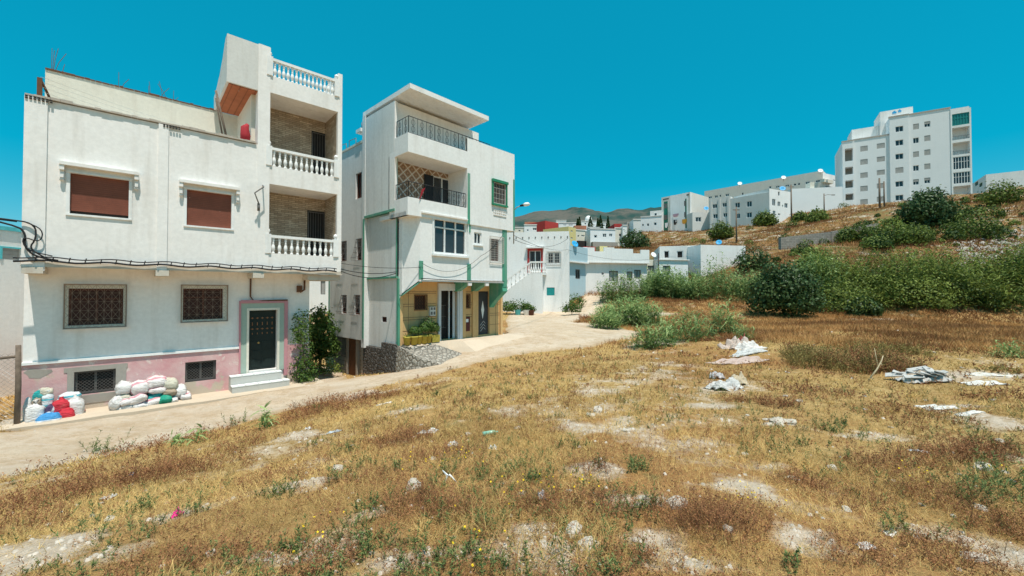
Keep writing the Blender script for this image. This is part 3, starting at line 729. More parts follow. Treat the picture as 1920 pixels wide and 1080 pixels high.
mb = MB(); mb.tube([(f1.front(470,530,-.05)[0],-.04,4.0),(f1.front(470,530,-.05)[0],-.04,3.2),(f1.front(476,565,-.05)[0],-.06,3.05),(SX1,-.11,d+.02 if False else 3.07)], .025, 6)
ex = f1.front(563,525,-.05)[0]; mb.tube([(ex+.15,-.05,3.9),(ex+.15,-.05,3.45),(ex,-.06,3.35)], .03, 6); mb.box(ex-.12, ex+.05, -.12, -.03, 3.35, 3.6); mb.build('meter_pipe', M['rust'], b1)
# scalloped bulge on right of pier
# concrete apron
def apron(name, pts, h, m, label=None):
    P = gpoly(pts); mb = MB(); n = len(P)
    # fine: fan through centroid ring
    top = [(x, y, Z(x, y)+h) for x, y in P]; bot = [(x, y, Z(x, y)-.3) for x, y in P]
    mb.poly(top[::-1])
    for i in range(n): j = (i+1) % n; mb.poly([top[i], top[j], bot[j], bot[i]])
    return tag(mb.build(name, m), kind='structure')
M['concrete'] = plaster('sun_bleached_concrete', (.56,.46,.35), (.38,.29,.20), .7, .1, 2)
pts = []
fe = [(f1.w(-.3+i*.5, -1.25+.05*math.sin(i*2.1), 0)) for i in range(16)]
P = [(p.x, p.y) for p in fe]+[(f1.w(7.3,0,0).x, f1.w(7.3,0,0).y), (f1.w(-.3,0,0).x, f1.w(-.3,0,0).y)]
mb = MB(); top = [(x, y, max(.075, Z(x, y)+.03)) for x, y in P]; mb.poly(top)
for i in range(len(P)): j = (i+1) % len(P); mb.poly([(P[i][0],P[i][1],-.4), (P[j][0],P[j][1],-.4), top[j], top[i]])
tag(mb.build('concrete_pavement', M['concrete']), kind='structure')
# service cable bundle along slab
cb = MB()
xs = np.linspace(UX0-.15, UX1-.2, 60)
for off, dz in ((-.10, .0), (-.115, .05)):
    P = [(x, UO+off, 4.14+dz*1.7-.025*math.sin(x*5.5+off*40)) for x in xs]; cb.tube(P, .026 if dz == 0 else .016, 5)
for x in np.linspace(UX0+.2, UX1-.3, 26): cb.tube([(x,UO-.12,4.12),(x+.03,UO-.13,4.25)], .016, 4)
cb.tube(chaikin([(UX0-1.8,UO-.35,5.35),(UX0-.1,UO-.1,5.02),(UX0+.05,UO-.1,4.8),(UX0+.02,UO-.12,4.5),(UX0+.2,UO-.11,4.25),(UX0+.6,UO-.11,4.17)]), .022, 6)
cb.tube(chaikin([(UX0-4,UO-.5,5.25),(UX0-.1,UO-.1,5.15),(UX0+.2,UO-.1,5.05),(UX0+.22,UO-.12,4.7),(UX0+.1,UO-.12,4.45),(UX0+.35,UO-.12,4.25)]), .018, 6); cb.tube(chaikin([(UX0+.0,UO-.1,5.12),(UX0+.34,UO-.14,4.95),(UX0+.3,UO-.14,4.6),(UX0-.02,UO-.14,4.75),(UX0+.05,UO-.13,4.4),(UX0+.5,UO-.12,4.28)]), .014, 6)
cb.tube([(UX0-6,UO-1.1,5.45),(UX0-.1,UO-.1,5.1)], .018, 5)
o = cb.build('cable_bundle', M['cable']); o.location = f1.w(0,0,0); o.rotation_euler = (0,0,f1.ang); tag(o, 'black cable bundle clipped along the slab edge of the big house', 'cable')
# ================================================================ BUILDING 2
C0 = GZ(747, 655, 1.2) ; C0 = W(747, 600, 16.6)
d2v = Vector((730/770, 1, 0)).normalized(); f2 = Frame(C0, C0+d2v*6)
b2 = empty('tall_house', f2.w(0,0,0), f2.ang, 'tall narrow white house with flat roof canopy, green trim and ochre tiled ground floor', 'house'); b2.location.z = 0
O2 = -.9
def r2(l, t, r, b, off=0): return f2.R(l, t, r, b, off)
def s2(l, t, r, b, off=0): return f2.R(l, t, r, b, off, 'side')
sm2 = lambda x0: (lambda u, v, d: (x0+d, u, v))
W2 = f2.front(940, 600, 0)[0]; WU = f2.front(963, 400, O2)[0]; D2 = 6.4
# ground floor
g_d1 = r2(825,549,848,637); g_d2 = r2(897,549,918,626); w1 = r2(778,554,799,580); w2 = r2(866,553,880,577)
gz = 1.2
g_d1 = (g_d1[0], g_d1[1]+.25, gz+.05, 3.42); g_d2 = (g_d2[0], g_d2[1], gz+.1, 3.4)
mb = MB(); mb.wall(fm(0), 0, W2, -.6, 3.9, [(*g_d1,.35),(*g_d2,.2),(*w1,.15),(*w2,.15)])
mb.box(g_d1[1]+.32, g_d1[1]+.5, -.06, 0, gz-.3, 3.9); mb.box(W2-.14, W2, -.10, 0, gz-.3, 3.9); mb.box(0,.16,-.07,0,gz-.3,3.9)
mb.box(g_d2[0]-.42, g_d2[0]-.1, -.09, 0, gz-.3, 3.9)
mb.build('ground_floor_wall', M['ochre'], b2, 'ochre tiled ground floor')
mb = MB()
for z in (1.75, 2.2, 2.3, 2.75, 2.85, 3.3, 3.38):
    segs = [(.16,g_d1[0]-.2),(g_d1[1]+.5,g_d2[0]-.42),(g_d2[1]+.02,W2-.14)]
    for a, b in segs:
        cuts = [a, b]
        for w in (w1, w2):
            if w[2]-.05 < z < w[3]+.05 and a < w[0] < b: cuts = [a, w[0]-.05, w[1]+.05, b]
        for i in range(0, len(cuts), 2): mb.box(cuts[i], cuts[i+1], -.006, 0, z, z+.018)
for x in (.45, 1.15, 1.25, g_d1[1]+.75, W2-.42):
    if not any(w[0]-.02 < x < w[1]+.02 for w in (w1, w2)): mb.box(x, x+.014, -.0065, -.0005, gz, 3.85)
mb.build('tile_bands', simple('brown_tile', (.20,.10,.05), .6), b2)
for w in (w1, w2):
    o = win(b2, fm(0), *w, D=.13, frame=M['brownwood'], glass=M['dark'], fw=.04, mull=0)
    grille('window_grille', o, fm(0), w[0]-.04, w[1]+.04, w[2]-.04, w[3]+.04, M['rust'], 5, 5, -.03, .006, True)
a, b, c, d = g_d1; bx = mbx(fm(0))
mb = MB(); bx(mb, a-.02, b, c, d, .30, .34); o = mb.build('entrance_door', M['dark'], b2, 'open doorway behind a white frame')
mb = MB(); bx(mb, a-.14, a, c-.1, d+.32, -.09, .3); bx(mb, b, b+.08, c-.1, d+.32, -.09, .3); bx(mb, a, b, d, d+.32, -.09, .3); bx(mb, b-.14, b, c, d, .1, .15); bx(mb, b-.36, b-.3, c, d, .12, .17)
bx(mb, b+.08, b+.26, c-.1, d+.32, -.12, 0)
mb.build('door_frame', plaster('white_marble', (.66,.68,.70), (.36,.42,.48), .6, .5, 3), o)
mb = MB()
for i in range(5): bx(mb, a+.05+i*.09, a+.065+i*.09, c+.5, c+1.5, .28, .3)
for z in (.5, 1.0, 1.5): bx(mb, a+.03, b-.4, c+z, c+z+.02, .285, .3)
mb.build_split('door_ornament', M['iron'], o)
a, b, c, d = g_d2; mb = MB(); bx(mb, a+.003, b-.003, c, d-.003, .12, .16)
for v in (.1, .8, 1.5): bx(mb, a+.07, b-.07, c+v, c+v+.55, .105, .12)
o = mb.build('side_door', simple('charcoal_door', (.05,.052,.06), .5, .1), b2, 'charcoal door with white diamond motif')
u = (a+b)/2; mb = MB(); zc = c+1.2
mb.poly([(u-.1,.10,zc),(u,.10,zc-.45),(u+.1,.10,zc),(u,.10,zc+.45)]); 
for v in (.15,.3,.45): mb.tube([(u-.15,.102,c+v),(u+.05,.102,c+v+.2),(u+.17,.102,c+v+.08)], .008, 4)
mb.build('door_motif', M['frame'], o)
hb = r2(868,594,880,621); mb = MB(); bx(mb, hb[0], hb[1], hb[2], hb[3], -.05, 0); o = mb.build('meter_hatch', simple('maroon_paint', (.09,.02,.02), .5), b2)
mb = MB(); bx(mb, hb[0]+.08, hb[1]-.1, hb[3]-.25, hb[3]-.1, -.055, -.05); mb.build('notice', M['frame'], o)
mt = r2(804,576,814,592); mb = MB(); bx(mb, *mt, -.11, 0); bx(mb, mt[0]-.03, mt[1]+.03, mt[3], mt[3]+.02, -.13, 0); 
o = mb.build('meter_box', M['grey'], b2); mb = MB()
for i in range(2):
    for j in range(2): bx(mb, mt[0]+.03+i*(mt[1]-mt[0])*.5, mt[0]+.03+i*(mt[1]-mt[0])*.5+(mt[1]-mt[0])*.32, mt[2]+.05+j*.2, mt[2]+.18+j*.2, -.115, -.11)
mb.build('meter_face', M['iron'], o)
# side walls (three bays). s measured into building (local y)
yA = f2.side(691, 600, 0)[0]; yE = f2.side(622, 600, 0)[0]
sideholes = []
mb = MB()
# middle bay: lower recessed, mid and upper proud
mb.wall(sm2(0), 0, yA, 1.0, 4.0, [(*s2(716,594,725,604), .12)]) 
mb.wall(sm2(-.07), 0, yA, 4.0, 6.72, [])
mb.box(-.197, -.001, .1, yA-.02, 6.72, 11.1); mb.box(-.197, -.075, .401, .5, 6.72, 8.9)
mb.poly([(-.07,0,4.0),(0,0,4.0),(0,yA,4.0),(-.07,yA,4.0)])
mb.box(-.22, .05, yA-.02, yA+.24, .9, 11.2)       # white pilaster
# left bay: proud of the base
XL = -.16
wl = [s2(627,453,636,491,XL), s2(659,447,681,489,XL), s2(637,553,651,589,XL), s2(662,553,676,590,XL), s2(667,324,678,372,XL), s2(643,341,645,383,XL)]
wl[0] = s2(638,452,650,490,XL); wl[1] = s2(668,447,680,488,XL); wl[2] = s2(640,553,650,588,XL); wl[3] = s2(664,553,675,590,XL)
zt_l = f2.side(690, 262, XL)[1]
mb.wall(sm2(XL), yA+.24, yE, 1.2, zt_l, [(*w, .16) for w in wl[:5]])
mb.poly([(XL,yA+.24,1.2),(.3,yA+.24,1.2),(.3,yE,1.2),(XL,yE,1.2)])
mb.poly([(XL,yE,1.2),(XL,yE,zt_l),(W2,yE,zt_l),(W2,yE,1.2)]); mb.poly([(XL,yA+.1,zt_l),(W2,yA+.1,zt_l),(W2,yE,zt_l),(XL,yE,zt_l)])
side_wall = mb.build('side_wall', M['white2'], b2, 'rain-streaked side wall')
mb = MB(); zk = [(yA+.02,zt_l)]
mb.box(XL-.04, XL+.15, yA+.24, yE+.05, zt_l+.002, zt_l+.1); mb.build('roof_coping', M['cream'], b2)
for w in wl[:5]:
    o = win(b2, sm2(XL), *w, D=.14, frame=M['brownwood'], glass=M['glass'], fw=.05, mull=1 if w is wl[4] else 0)
for w in wl[:4]:   # bulging grilles
    a, b, c, d = w; mb = MB(); n = 5
    for i in range(n+1):
        u = a+(b-a)*i/n; mb.tube([(XL,u,d),(XL-.05,u,d-.2),(XL-.14,u,c+.35*(d-c)),(XL-.26,u,c+.1),(XL-.2,u,c-.02),(XL,u,c)], .008, 4)
    for v, q_ in ((.85,.05),(.6,.11),(.35,.17),(.12,.26)): mb.tube([(XL,a,c+v*(d-c)),(XL-q_,a,c+v*(d-c)),(XL-q_,b,c+v*(d-c)),(XL,b,c+v*(d-c))], .007, 4)
    mb.build('window_grille', M['iron'], b2)
w = s2(716,594,725,604); win(b2, sm2(0), *w, D=.1, frame=M['brownwood'], glass=M['dark'], fw=.03, mull=1)
mb = MB()
mb.box(-.24, .0, -.03, yA+.0, 6.62, 6.718); mb.box(-.11, -.001, 0, yA-.02, 3.92, 3.998)
mb.box(-.245, -.221, yA+.0, yA+.12, 1.3, 6.6); mb.box(-.055, .03, -.075, .06, .85, 3.9); mb.box(-.09,-.0705, 0, .07, 4.0, 9.0)
mb.box(XL-.015, XL, yE-.12, yE+.01, 1.2, 6.0)
mb.build_split('green_trim', M['green'], b2)
# basement of side: rubble stone + block with garage doors
mb = MB(); mb.box(-.14, .4, -.02, 1.1, -1.2, 1.25); mb.box(-.12, .4, 1.1, yA+.25, -1.2, .98); 
rub = mb.build('rubble_base', M['rubble'], b2, 'dark rubble stone base'); 
mb = MB(); mb.box(.1, .5, yA+.25, yE, -1.2, 1.2); mb.build('basement_wall', M['block'], b2)
mb = MB(); y1 = f2.side(655,660,.1)[0]; y2_ = f2.side(672,660,.1)[0]; y1, y2_ = min(y1,y2_), max(y1,y2_)
for y in (y1-.05, y2_+.0): mb.box(-.02, .1, y-.07, y+.07, -1.0, 1.2)
mb.box(-.1, .1, yE-.1, yE, .2, 1.2); mb.box(-.1,.1,yA+.25,yA+.45,-.9,1.19)
bd = mb.build('basement_door_frame', M['cement'], b2); mb = MB(); mb.box(.04, .08, y1+.03, y2_-.08, -1.0, 1.19); mb.build('basement_door', M['rust'], bd)
mb = MB(); mb.box(.07, .098, y2_+.35, y2_+.75, .3, 1.05); mb.build('basement_window', M['iron'], b2)
# ---- upper front volume
ST2 = (3.85, 6.35)           # storey 2 front
wB = r2(814,412,875,477,O2+.0); wS = r2(889,436,903,458,O2); wG = r2(918,448,935,489,O2); wT = r2(922,344,946,384,O2)
chX = .0
mb = MB()
WU2 = f2.front(943,480,O2)[0]
CH = .42
mb.wall(fm(O2), CH, WU2, 3.85, 6.4, [(*wB,.12),(*wS,.12),(*wG,.12)])
# chamfered corner panel
def chv(u, v, d): 
    t_ = u; return (CH*t_+d, (-.0+(O2)*t_)+0*d, v)
mb.poly([(0,-.25,3.3),(CH,O2,3.85),(CH,O2,6.4),(0,-.25,6.4)]); mb.poly([(0,-.25,3.3),(0,-.25,6.4),(0,0,6.4),(0,0,3.0)])
mb.poly([(0,-.25,3.3),(0,0,3.0),(CH,0,3.85),(CH,O2,3.85)])
mb.poly([(CH,O2,3.85),(CH,0,3.85),(WU2,0,3.85),(WU2,O2,3.85)]); mb.poly([(WU2,O2,3.85),(WU2,0,3.85),(WU2,0,6.4),(WU2,O2,6.4)])
mb.build('first_floor_wall', M['whiteclean'], b2)
win(b2, fm(O2), *wB, D=.11, frame=M['frame'], glass=M['glass'], fw=.07, mull=2, trans=.74, name='wide_window')
win(b2, fm(O2), *wS, D=.10, frame=M['frame'], glass=M['glass'], fw=.05, mull=1)
win(b2, fm(O2), *wG, D=.10, frame=M['brownwood'], glass=M['dark'], fw=.05, mull=0)
grille('window_grille', b2, fm(O2), wG[0]-.02, wG[1]+.3, wG[2]-.12, wG[3]+.12, M['whiteiron'], 10, 12, -.06, .006, False)
mb = MB(); bx = mbx(fm(O2)); bx(mb, wB[0]-.12, wB[1]+.12, wB[2]-.11, wB[2]-.03, -.10, 0); bx(mb, wB[0]-.1, wB[0]-.03, wB[2]-.03, wB[3]+.03, -.04, 0); bx(mb, wB[1]+.03, wB[1]+.1, wB[2]-.03, wB[3]+.03, -.04, 0); bx(mb, wS[0]-.05, wS[1]+.08, wS[2]-.08, wS[2]-.03, -.06, 0)
mb.build('window_sill', M['frame'], b2)
O3 = O2-.06
# storey 3 with balcony
bR = f2.front(876, 360, O3)[0]
z3f, z3p, z3o, z4p, z4t = 6.35, 7.05, 8.8, 9.55, 10.15
mb = MB()
mb.box(0, bR, O3, O3+.12, z3f, z3p); mb.box(-.2, -.08, O3, 0, z3f, z3p); mb.box(-.08, 0, O3, O3+.12, z3f, z3p)
mb.box(-.2, bR, O3+.12, 1.2, z3f, z3f+.15)
mb.wall(fm(O3), bR, WU, z3f, z4t, [(*wT,.12)])
mb.poly([(bR,O3,z3p),(bR,.4,z3p),(bR,.4,z3o),(bR,O3,z3o)])
mb.poly([(WU,O3,z3f),(WU,6,z3f),(WU,6,z4t),(WU,O3,z4t)]); mb.poly([(bR,O3,z3f),(bR,1.2,z3f),(WU,1.2,z3f),(WU,O3,z3f)])
mb.poly([(bR,O3+.15,z4t),(bR,O3,z4t),(WU,O3,z4t),(WU,O3+.15,z4t)]); mb.poly([(bR,O3+.15,z4t),(WU,O3+.15,z4t),(WU,O3+.15,z3o),(bR,O3+.15,z3o)])
mb.box(-.2, bR-.002, O3, .4, z3o, z3o+.22); mb.box(-.2, bR-.002, O3, O3+.12, z3o+.22, z4p); mb.box(-.2, -.08, O3+.12, .0, z3o+.22, z4p+.0)
mb.box(bR-.002, WU, 0, 6, z3o, z3o+.3)
for w in (): pass
mb.build('upper_floor_wall', M['whiteclean'], b2)
mb = MB(); K = r2(812,333,846,384,.4); K = (K[0], K[1], 6.6, K[3])
mb.wall(fm(.4), -.08, bR, z3f+.15, z3o, [(*K,.1)]); tw = mb.build('balcony_tiling', M['zellige'], b2, 'diamond patterned tile wall of the balcony')
mb = MB(); mb.box(-.2,-.08,.0,.4,z3f,z3o); mb.build('balcony_end_wall', M['white'], b2)
o = win(b2, fm(.4), *K, D=.08, frame=M['frame'], glass=M['glass'], fw=.05, mull=1, name='balcony_door')
for x0, x1 in ((K[0]-.5,K[0]-.03),(K[1]+.2,K[1]+.62)):
    mb = MB(); mb.box(x0, x1, .33, .37, 6.9, K[3]-.05); mb.build('shutter_leaf', M['black'], b2)
def railing(name, path, z0, z1, m, step=.13, scroll=True):
    mb = MB(); 
    for z in (z0+.03, z1): mb.tube([(x,y,z) for x,y in path], .017, 5)
    for i in range(len(path)-1):
        a, b = Vector((*path[i],0)), Vector((*path[i+1],0)); L = (b-a).length; n = max(2, int(L/step))
        for k in range(n+1):
            p = a.lerp(b, k/n); mb.tube([(p.x,p.y,z0),(p.x,p.y,z1)], .009 if k % 6 else .016, 4)
            if scroll and k < n and k % 2 == 0:
                c = a.lerp(b, (k+.5)/n+.5/n*0); u = (b-a).normalized(); R0 = step*.42; zc = (z0+z1)/2
                c = a.lerp(b, min(1,(k+1)/n)); 
                for s_, zz in ((R0,zc-.13),(R0,zc+.13)):
                    mb.tube([(c.x+u.x*math.cos(t_)*s_, c.y+u.y*math.cos(t_)*s_-.005, zz+math.sin(t_)*s_*1.4) for t_ in np.linspace(0, 2*math.pi, 9)], .008, 3, cap=False)
    return mb.build(name, m, b2)
railing('balcony_railing', [(-.14,-.0),(-.14,O3+.06),(bR-.03,O3+.06)], z3p, z3p+.62, M['black'])
rE = f2.front(920, 290, O3)[0]
railing('roof_railing', [(-.14,-.05),(-.14,O3+.06),(rE,O3+.06)], z4p, z4p+.68, M['black'], .2)
# top room
mb = MB(); tR = f2.front(900, 250, 0)[0]
mb.box(-.0, tR, .1, yA-.02, z3o+.305, 11.1); mb.box(-.2,-.08,.012,.1,z3o+.22,11.09)
mb.build('top_room_wall', M['white'], b2)
mb = MB(); zc = f2.front(766, 158, O3)[1]; tE = f2.front(917, 226, O3-.15)[0]
mb.box(-.2, tE, O3-.13, yA+.24, zc-.19, zc); mb.box(-.28, .5, yA+.3, yA+.75, 10.6, 10.75)
mb.build('roof_canopy', M['whiteclean'], b2)
mb = MB(); mb.tube([(-.1,yA+.55,10.75),(-.1,yA+.55,11.1)], .02, 5)
p0_ = f2.side(655,280,XL); 
for i in range(2): mb.tube([(XL+.1, yA+1.2+i*1.0, zt_l),(XL+.1, yA+1.2+i*1.0, zt_l+.45),(XL+.1,yA+1.9+i*.9,zt_l+.5),(XL+.1,yA+1.9+i*.9,zt_l)], .018, 5)
mb.build('roof_pipework', M['iron'], b2)
mb = MB(); mb.lathe([(.02,0),(.15,.04),(.26,.12),(.27,.125),(.16,.06),(.02,.03)], (0,0,0), 14)
o = empty('satellite_dish', f2.w(-.0, yA+.5, 11.1), f2.ang, 'small blue satellite dish on the roof slab of the tall white house', 'satellite dish')
q = mb.build('dish', M['bluedish'], o); q.rotation_euler = (math.radians(62), 0, .6); mb = MB(); mb.tube([(0,0,-.35),(0,0,.05)], .02, 5); mb.tube([(0,0,.02),(-.12,-.22,.1)], .012, 4); mb.build('mast', M['iron'], o)
# green framed window etc
o = win(b2, fm(O3), *wT, D=.11, frame=M['brownwood'], glass=M['dark'], fw=.04, mull=0)
grille('window_grille', o, fm(O3), wT[0]+.02, wT[1]-.02, wT[2]+.02, wT[3]-.02, M['whiteiron'], 8, 4, -.03, .008, False)
mb = MB(); bx = mbx(fm(O3)); a, b, c, d = wT
bx(mb, a-.08, b+.1, d, d+.12, -.12, 0); bx(mb, a-.07, a, c, d, -.08, 0); bx(mb, b, b+.07, c, d, -.08, 0); bx(mb, a-.08, b+.1, c-.08, c, -.1, 0); mb.build('green_window_surround', M['greenframe'], b2)
mb = MB()
for z in (c-.3, c-.42, c-.54): bx(mb, a+.05, b+.05, z, z+.05, -.03, 0)
for i in range(5): bx(mb, a+.08+i*.13, a+.13+i*.13, c-.49, c-.3, -.025, 0)
mb.build('plaster_ornament', M['white'], b2)
mb = MB()   # green trims on the front
gx = WU2-.12
mb.box(WU2-.05, WU2+.26, O2-.02, .2, 3.6, 6.35)
mb.prism([(0,3.6),(-.9,3.6),(-.95,3.4),(-.3,2.9),(0,2.6)], lambda u,v,k: (WU2-.05 if k == 0 else WU2+.26, u, v))
for xx_ in (f2.front(880,520,O2)[0], f2.front(912,520,O2)[0]):
    mb.prism([(0,3.848),(-.9,3.848),(-.9,3.75),(-.2,3.42),(0,3.38)], lambda u,v,k: (xx_-.14 if k == 0 else xx_+.14, u, v))
xx_ = f2.front(879,500,O2)[0]; mb.box(xx_-.1, xx_+.1, O2-.03, O2-.001, 3.85, 4.6); mb.box(xx_-.1, xx_+.08, O2-.03, O2-.001, 6.0, 6.34); mb.box(bR+.02, bR+.16, O3-.015, O3-.001, 6.35, 8.6)
mb.box(.42-.06,.42+.12,O2-.03,O2-.001,3.86,4.6); mb.prism([(0,-.25),(.42,-.905),(.5,-.905),(.5,0),(0,0)], lambda u,v,k: (u, v, (3.78 if u > .3 else 3.25)-(.05 if k == 0 else .0)))
mb.box(WU-.1, WU+.01, O3-.012, O3-.001, 6.4, 8.9)
mb.build_split('green_trim', M['green'], b2)
mb = MB(); mb.box(.36, WU2, O2-.05, O2+.02, 3.78, 3.848); mb.box(.42, bR, O3-.06, O3, 6.5, 6.56)
for xx_ in (f2.front(880,520,O2)[0], f2.front(912,520,O2)[0]): mb.box(xx_-.1, xx_+.1, O2-.06, O2+.02, 3.64, 3.778)
mb.build_split('ledge', M['white'], b2)
mb = MB(); mb.poly([(0,0,3.9),(W2,0,3.9),(W2,-.9,3.9),(0,-.9,3.9)])
# rest of body hidden behind
mb = MB(); mb.box(.3, W2, .4 if False else .75, yE-.02, -.6, 6.3); mb.box(bR, WU-.02, .6, 6, 3.6, 8.8); mb.box(W2-.02,W2,0,.75,-.6,3.9); mb.build('house_core', M['white'], b2)
mb = MB(); mb.prism([(0,6.9),(.35,7.45),(.14,7.35),(.02,7.0)], lambda u,v,k: (.3+u*.8, O3-.04-.01*k, v+.08)); o = mb.build('hanging_cloth', simple('dark_red_cloth', (.30,.02,.03), .9), None); o.location = f2.w(0,0,0); o.rotation_euler = (0,0,f2.ang)
tag(o, 'dark red cloth hanging from the balcony railing of the tall house', 'cloth')
# raised forecourt
mb = MB(); rows = []
for y_, dn in ((0,0),(-.75,.01),(-1.2,.5),(-1.75,1.0)):
    row = []
    for i in range(13):
        x_ = .1+i*(W2+.4)/12; yy = y_*(1 if i > 4 else .42); p = f2.w(x_, yy, 0); zg = Z(p.x, p.y)-.03; k_ = dn if i > 2 else dn*.15; row.append((p.x, p.y, gz+.02-k_*max(0, gz+.02-zg) if zg < gz else gz+.02))
    rows.append(row)
for a_, b_ in zip(rows, rows[1:]):
    for i in range(12): mb.poly([a_[i], b_[i], b_[i+1], a_[i+1]], True)
lo = [(x,y,-.4) for x,y,z in rows[-1]]
for i in range(12): mb.poly([rows[-1][i], lo[i], lo[i+1], rows[-1][i+1]])
for sd_ in (0, 12):
    for a_, b_ in zip(rows, rows[1:]): mb.poly([a_[sd_], b_[sd_], (b_[sd_][0],b_[sd_][1],-.4), (a_[sd_][0],a_[sd_][1],-.4)])
tag(mb.build('forecourt_slab', M['concrete']), kind='structure')
mb = MB(); rw_ = [f2.w(x, y, 0) for x, y in ((-.12,-.1),(-.14,-.8),(.1,-1.3),(.8,-1.8),(1.9,-2.0),(2.2,-1.3),(1.3,-.74),(.1,-.7))]
hts = [1.22,1.1,.85,.55,.35,.8,1.2,1.21]
top = [(p.x,p.y,z) for p,z in zip(rw_, hts)]; cen = f2.w(.25,-.75,1.05)
for i in range(len(top)):
    j = (i+1) % len(top); mb.poly([top[i], top[j], tuple(cen)]); bo_ = lambda p, k: (p[0]+(p[0]-cen.x)*.12, p[1]+(p[1]-cen.y)*.12, -.4)
    mb.poly([bo_(top[i],0), bo_(top[j],0), top[j], top[i]])
tag(mb.build('stone_embankment', M['rubble2']), 'pale rubble stone retaining bank at the corner of the tall house', 'stone bank')
# stair-side neighbour at far left
fl = Frame(W(-260, 600, 10.2), W(46, 600, 13.6)); n_ = empty('left_neighbour_house', fl.w(0,0,0), fl.ang, 'low whitewashed house with turquoise trim at the left edge', 'house'); n_.location.z = 0
zt_ = fl.front(20, 432, 0)[1]; wi = fl.R(3, 466, 38, 487, 0)
mb = MB(); mb.shell(0, fl.len+.3, 0, 5, -1.5, zt_, front=[(*wi,.1)]); mb.build('house_wall', M['whiteclean'], n_)
mb = MB(); bx = mbx(fm(0)); bx(mb, wi[0], wi[1], wi[2], wi[3], .05, .08); o = mb.build('roller_shutter', M['shutterg'], n_)
mb = MB(); bx(mb, wi[0]-.06, wi[1]+.06, wi[3], wi[3]+.05, -.03, 0); bx(mb, wi[0]-.06, wi[0], wi[2], wi[3], -.03, 0); bx(mb, 0, fl.len+.3, zt_-.02, zt_+.1, -.06, .12); mb.build('turquoise_trim', M['turq'], n_)
# ================================================================ other houses
def house(name, label, pl, Yl, pr, Yr, ytop, ybase, mat, depth=8, wins=(), rwins=(), frame=M['frame'], wall='wall', cat='house', group=None, ztop=None, parapet=True, glass=M['glass'], fw=.09):
    P = W(pl, 500, Yl); Q = W(pr, 500, Yr); f = Frame(P, Q); L = f.len
    zt = W((pl+pr)/2, ytop, (Yl+Yr)/2).z if ztop is None else ztop; zb = W((pl+pr)/2, ybase, (Yl+Yr)/2).z-2.5
    r = empty(name, (*f.w(0,0,0)[:2], 0), f.ang, label, cat, group)
    H = [f.R(*w, 0) for w in wins]; H = [h for h in H if h[0] > .05 and h[1] < L-.05 and h[3] < zt-.05]
    RH = [f.R(*w, L, 'side') for w in rwins]
    mb = MB(); mb.shell(0, L, 0, depth, zb, zt, front=[(*h, .14) for h in H], right=[(*h, .14) for h in RH if False], top=False, bottom=False)
    if parapet: 
        mb.poly([(0,0,zt-.35),(L,0,zt-.35),(L,depth,zt-.35),(0,depth,zt-.35)])
        t_ = .2
        for (a, b, c, d) in ((t_,L-t_,t_,t_),(t_,L-t_,depth-t_,depth-t_)): mb.poly([(a,c,zt-.35),(b,d,zt-.35),(b,d,zt),(a,c,zt)])
        for x in (t_, L-t_): mb.poly([(x,t_,zt-.35),(x,depth-t_,zt-.35),(x,depth-t_,zt),(x,t_,zt)])
        mb.poly([(0,0,zt),(L,0,zt),(L,t_,zt),(0,t_,zt)]); mb.poly([(0,depth-t_,zt),(L,depth-t_,zt),(L,depth,zt),(0,depth,zt)])
        mb.poly([(0,t_,zt),(t_,t_,zt),(t_,depth-t_,zt),(0,depth-t_,zt)]); mb.poly([(L-t_,t_,zt),(L,t_,zt),(L,depth-t_,zt),(L-t_,depth-t_,zt)])
    else: mb.poly([(0,0,zt),(L,0,zt),(L,depth,zt),(0,depth,zt)])
    mb.build(wall, mat, r)
    for h in H: win(r, fm(0), *h, D=.13, frame=frame, glass=glass, fw=min(fw, (h[1]-h[0])*.12), mull=1 if (h[1]-h[0]) > .7 else 0)
    for h in RH:
        w_ = MB(); w_.box(L-.02, L+.03, *h); o = w_.build('window', frame, r); e = min(.08, (h[1]-h[0])*.15)
        w_ = MB(); w_.box(L+.03, L+.035, h[0]+e, h[1]-e, h[2]+e, h[3]-e); w_.build('pane', glass, o)
    return r, f, zt, zb
def bxp(r, name, m, *boxes, parent=None):
    mb = MB()
    for b in boxes: mb.box(*b)
    return mb.build(name, m, parent or r)
# --- white house with outside stair
r, f, zt, zb = house('stair_house', 'white cube house with outside stair, balustraded landing and red door', 930, 36.5, 1067, 35.5, 435, 580, M['whiteclean'], 8,
    wins=[(992,469,1015,507),(1026,472,1051,495),(1025,539,1040,554),(977,538,989,544),(1003,538,1007,552)], parapet=True)
a = f.R(989,466,1018,511,0); zl = f.front(1000,511,0)[1]; lx0, lx1 = f.front(994,500,0)[0], f.front(1024,500,0)[0]
mb = MB(); bx = mbx(fm(0)); bx(mb, a[0], a[0]+.18, a[2], a[3], -.05, 0); bx(mb, a[1]-.18, a[1], a[2], a[3], -.05, 0); bx(mb, a[0]+.18, a[1]-.18, a[3]-.2, a[3], -.05, 0); mb.build('red_door_surround', M['redwall'], r)
bxp(r, 'door_canopy', M['whiteclean'], (a[0]-.1, a[1]+.1, -.3, 0, a[3]+.02, a[3]+.15))
tb = f.R(1024,538,1041,555,0); bxp(r, 'teal_window_panel', simple('teal_glass', (.02,.26,.26), .3), (tb[0]+.06, tb[1]-.06, .02, .08, tb[2]+.06, tb[3]-.06))
gw = f.R(1026,472,1051,495,0); grille('window_grille', r, fm(0), gw[0]-.08, gw[1]+.08, gw[2]-.1, gw[3]+.05, M['whiteiron'], 7, 5, -.07, .014, False)
st = empty('outside_stair', f.w(0,0,0), f.ang, 'white masonry stair with balustrade climbing to the red door', 'stairs'); st.location.z = 0
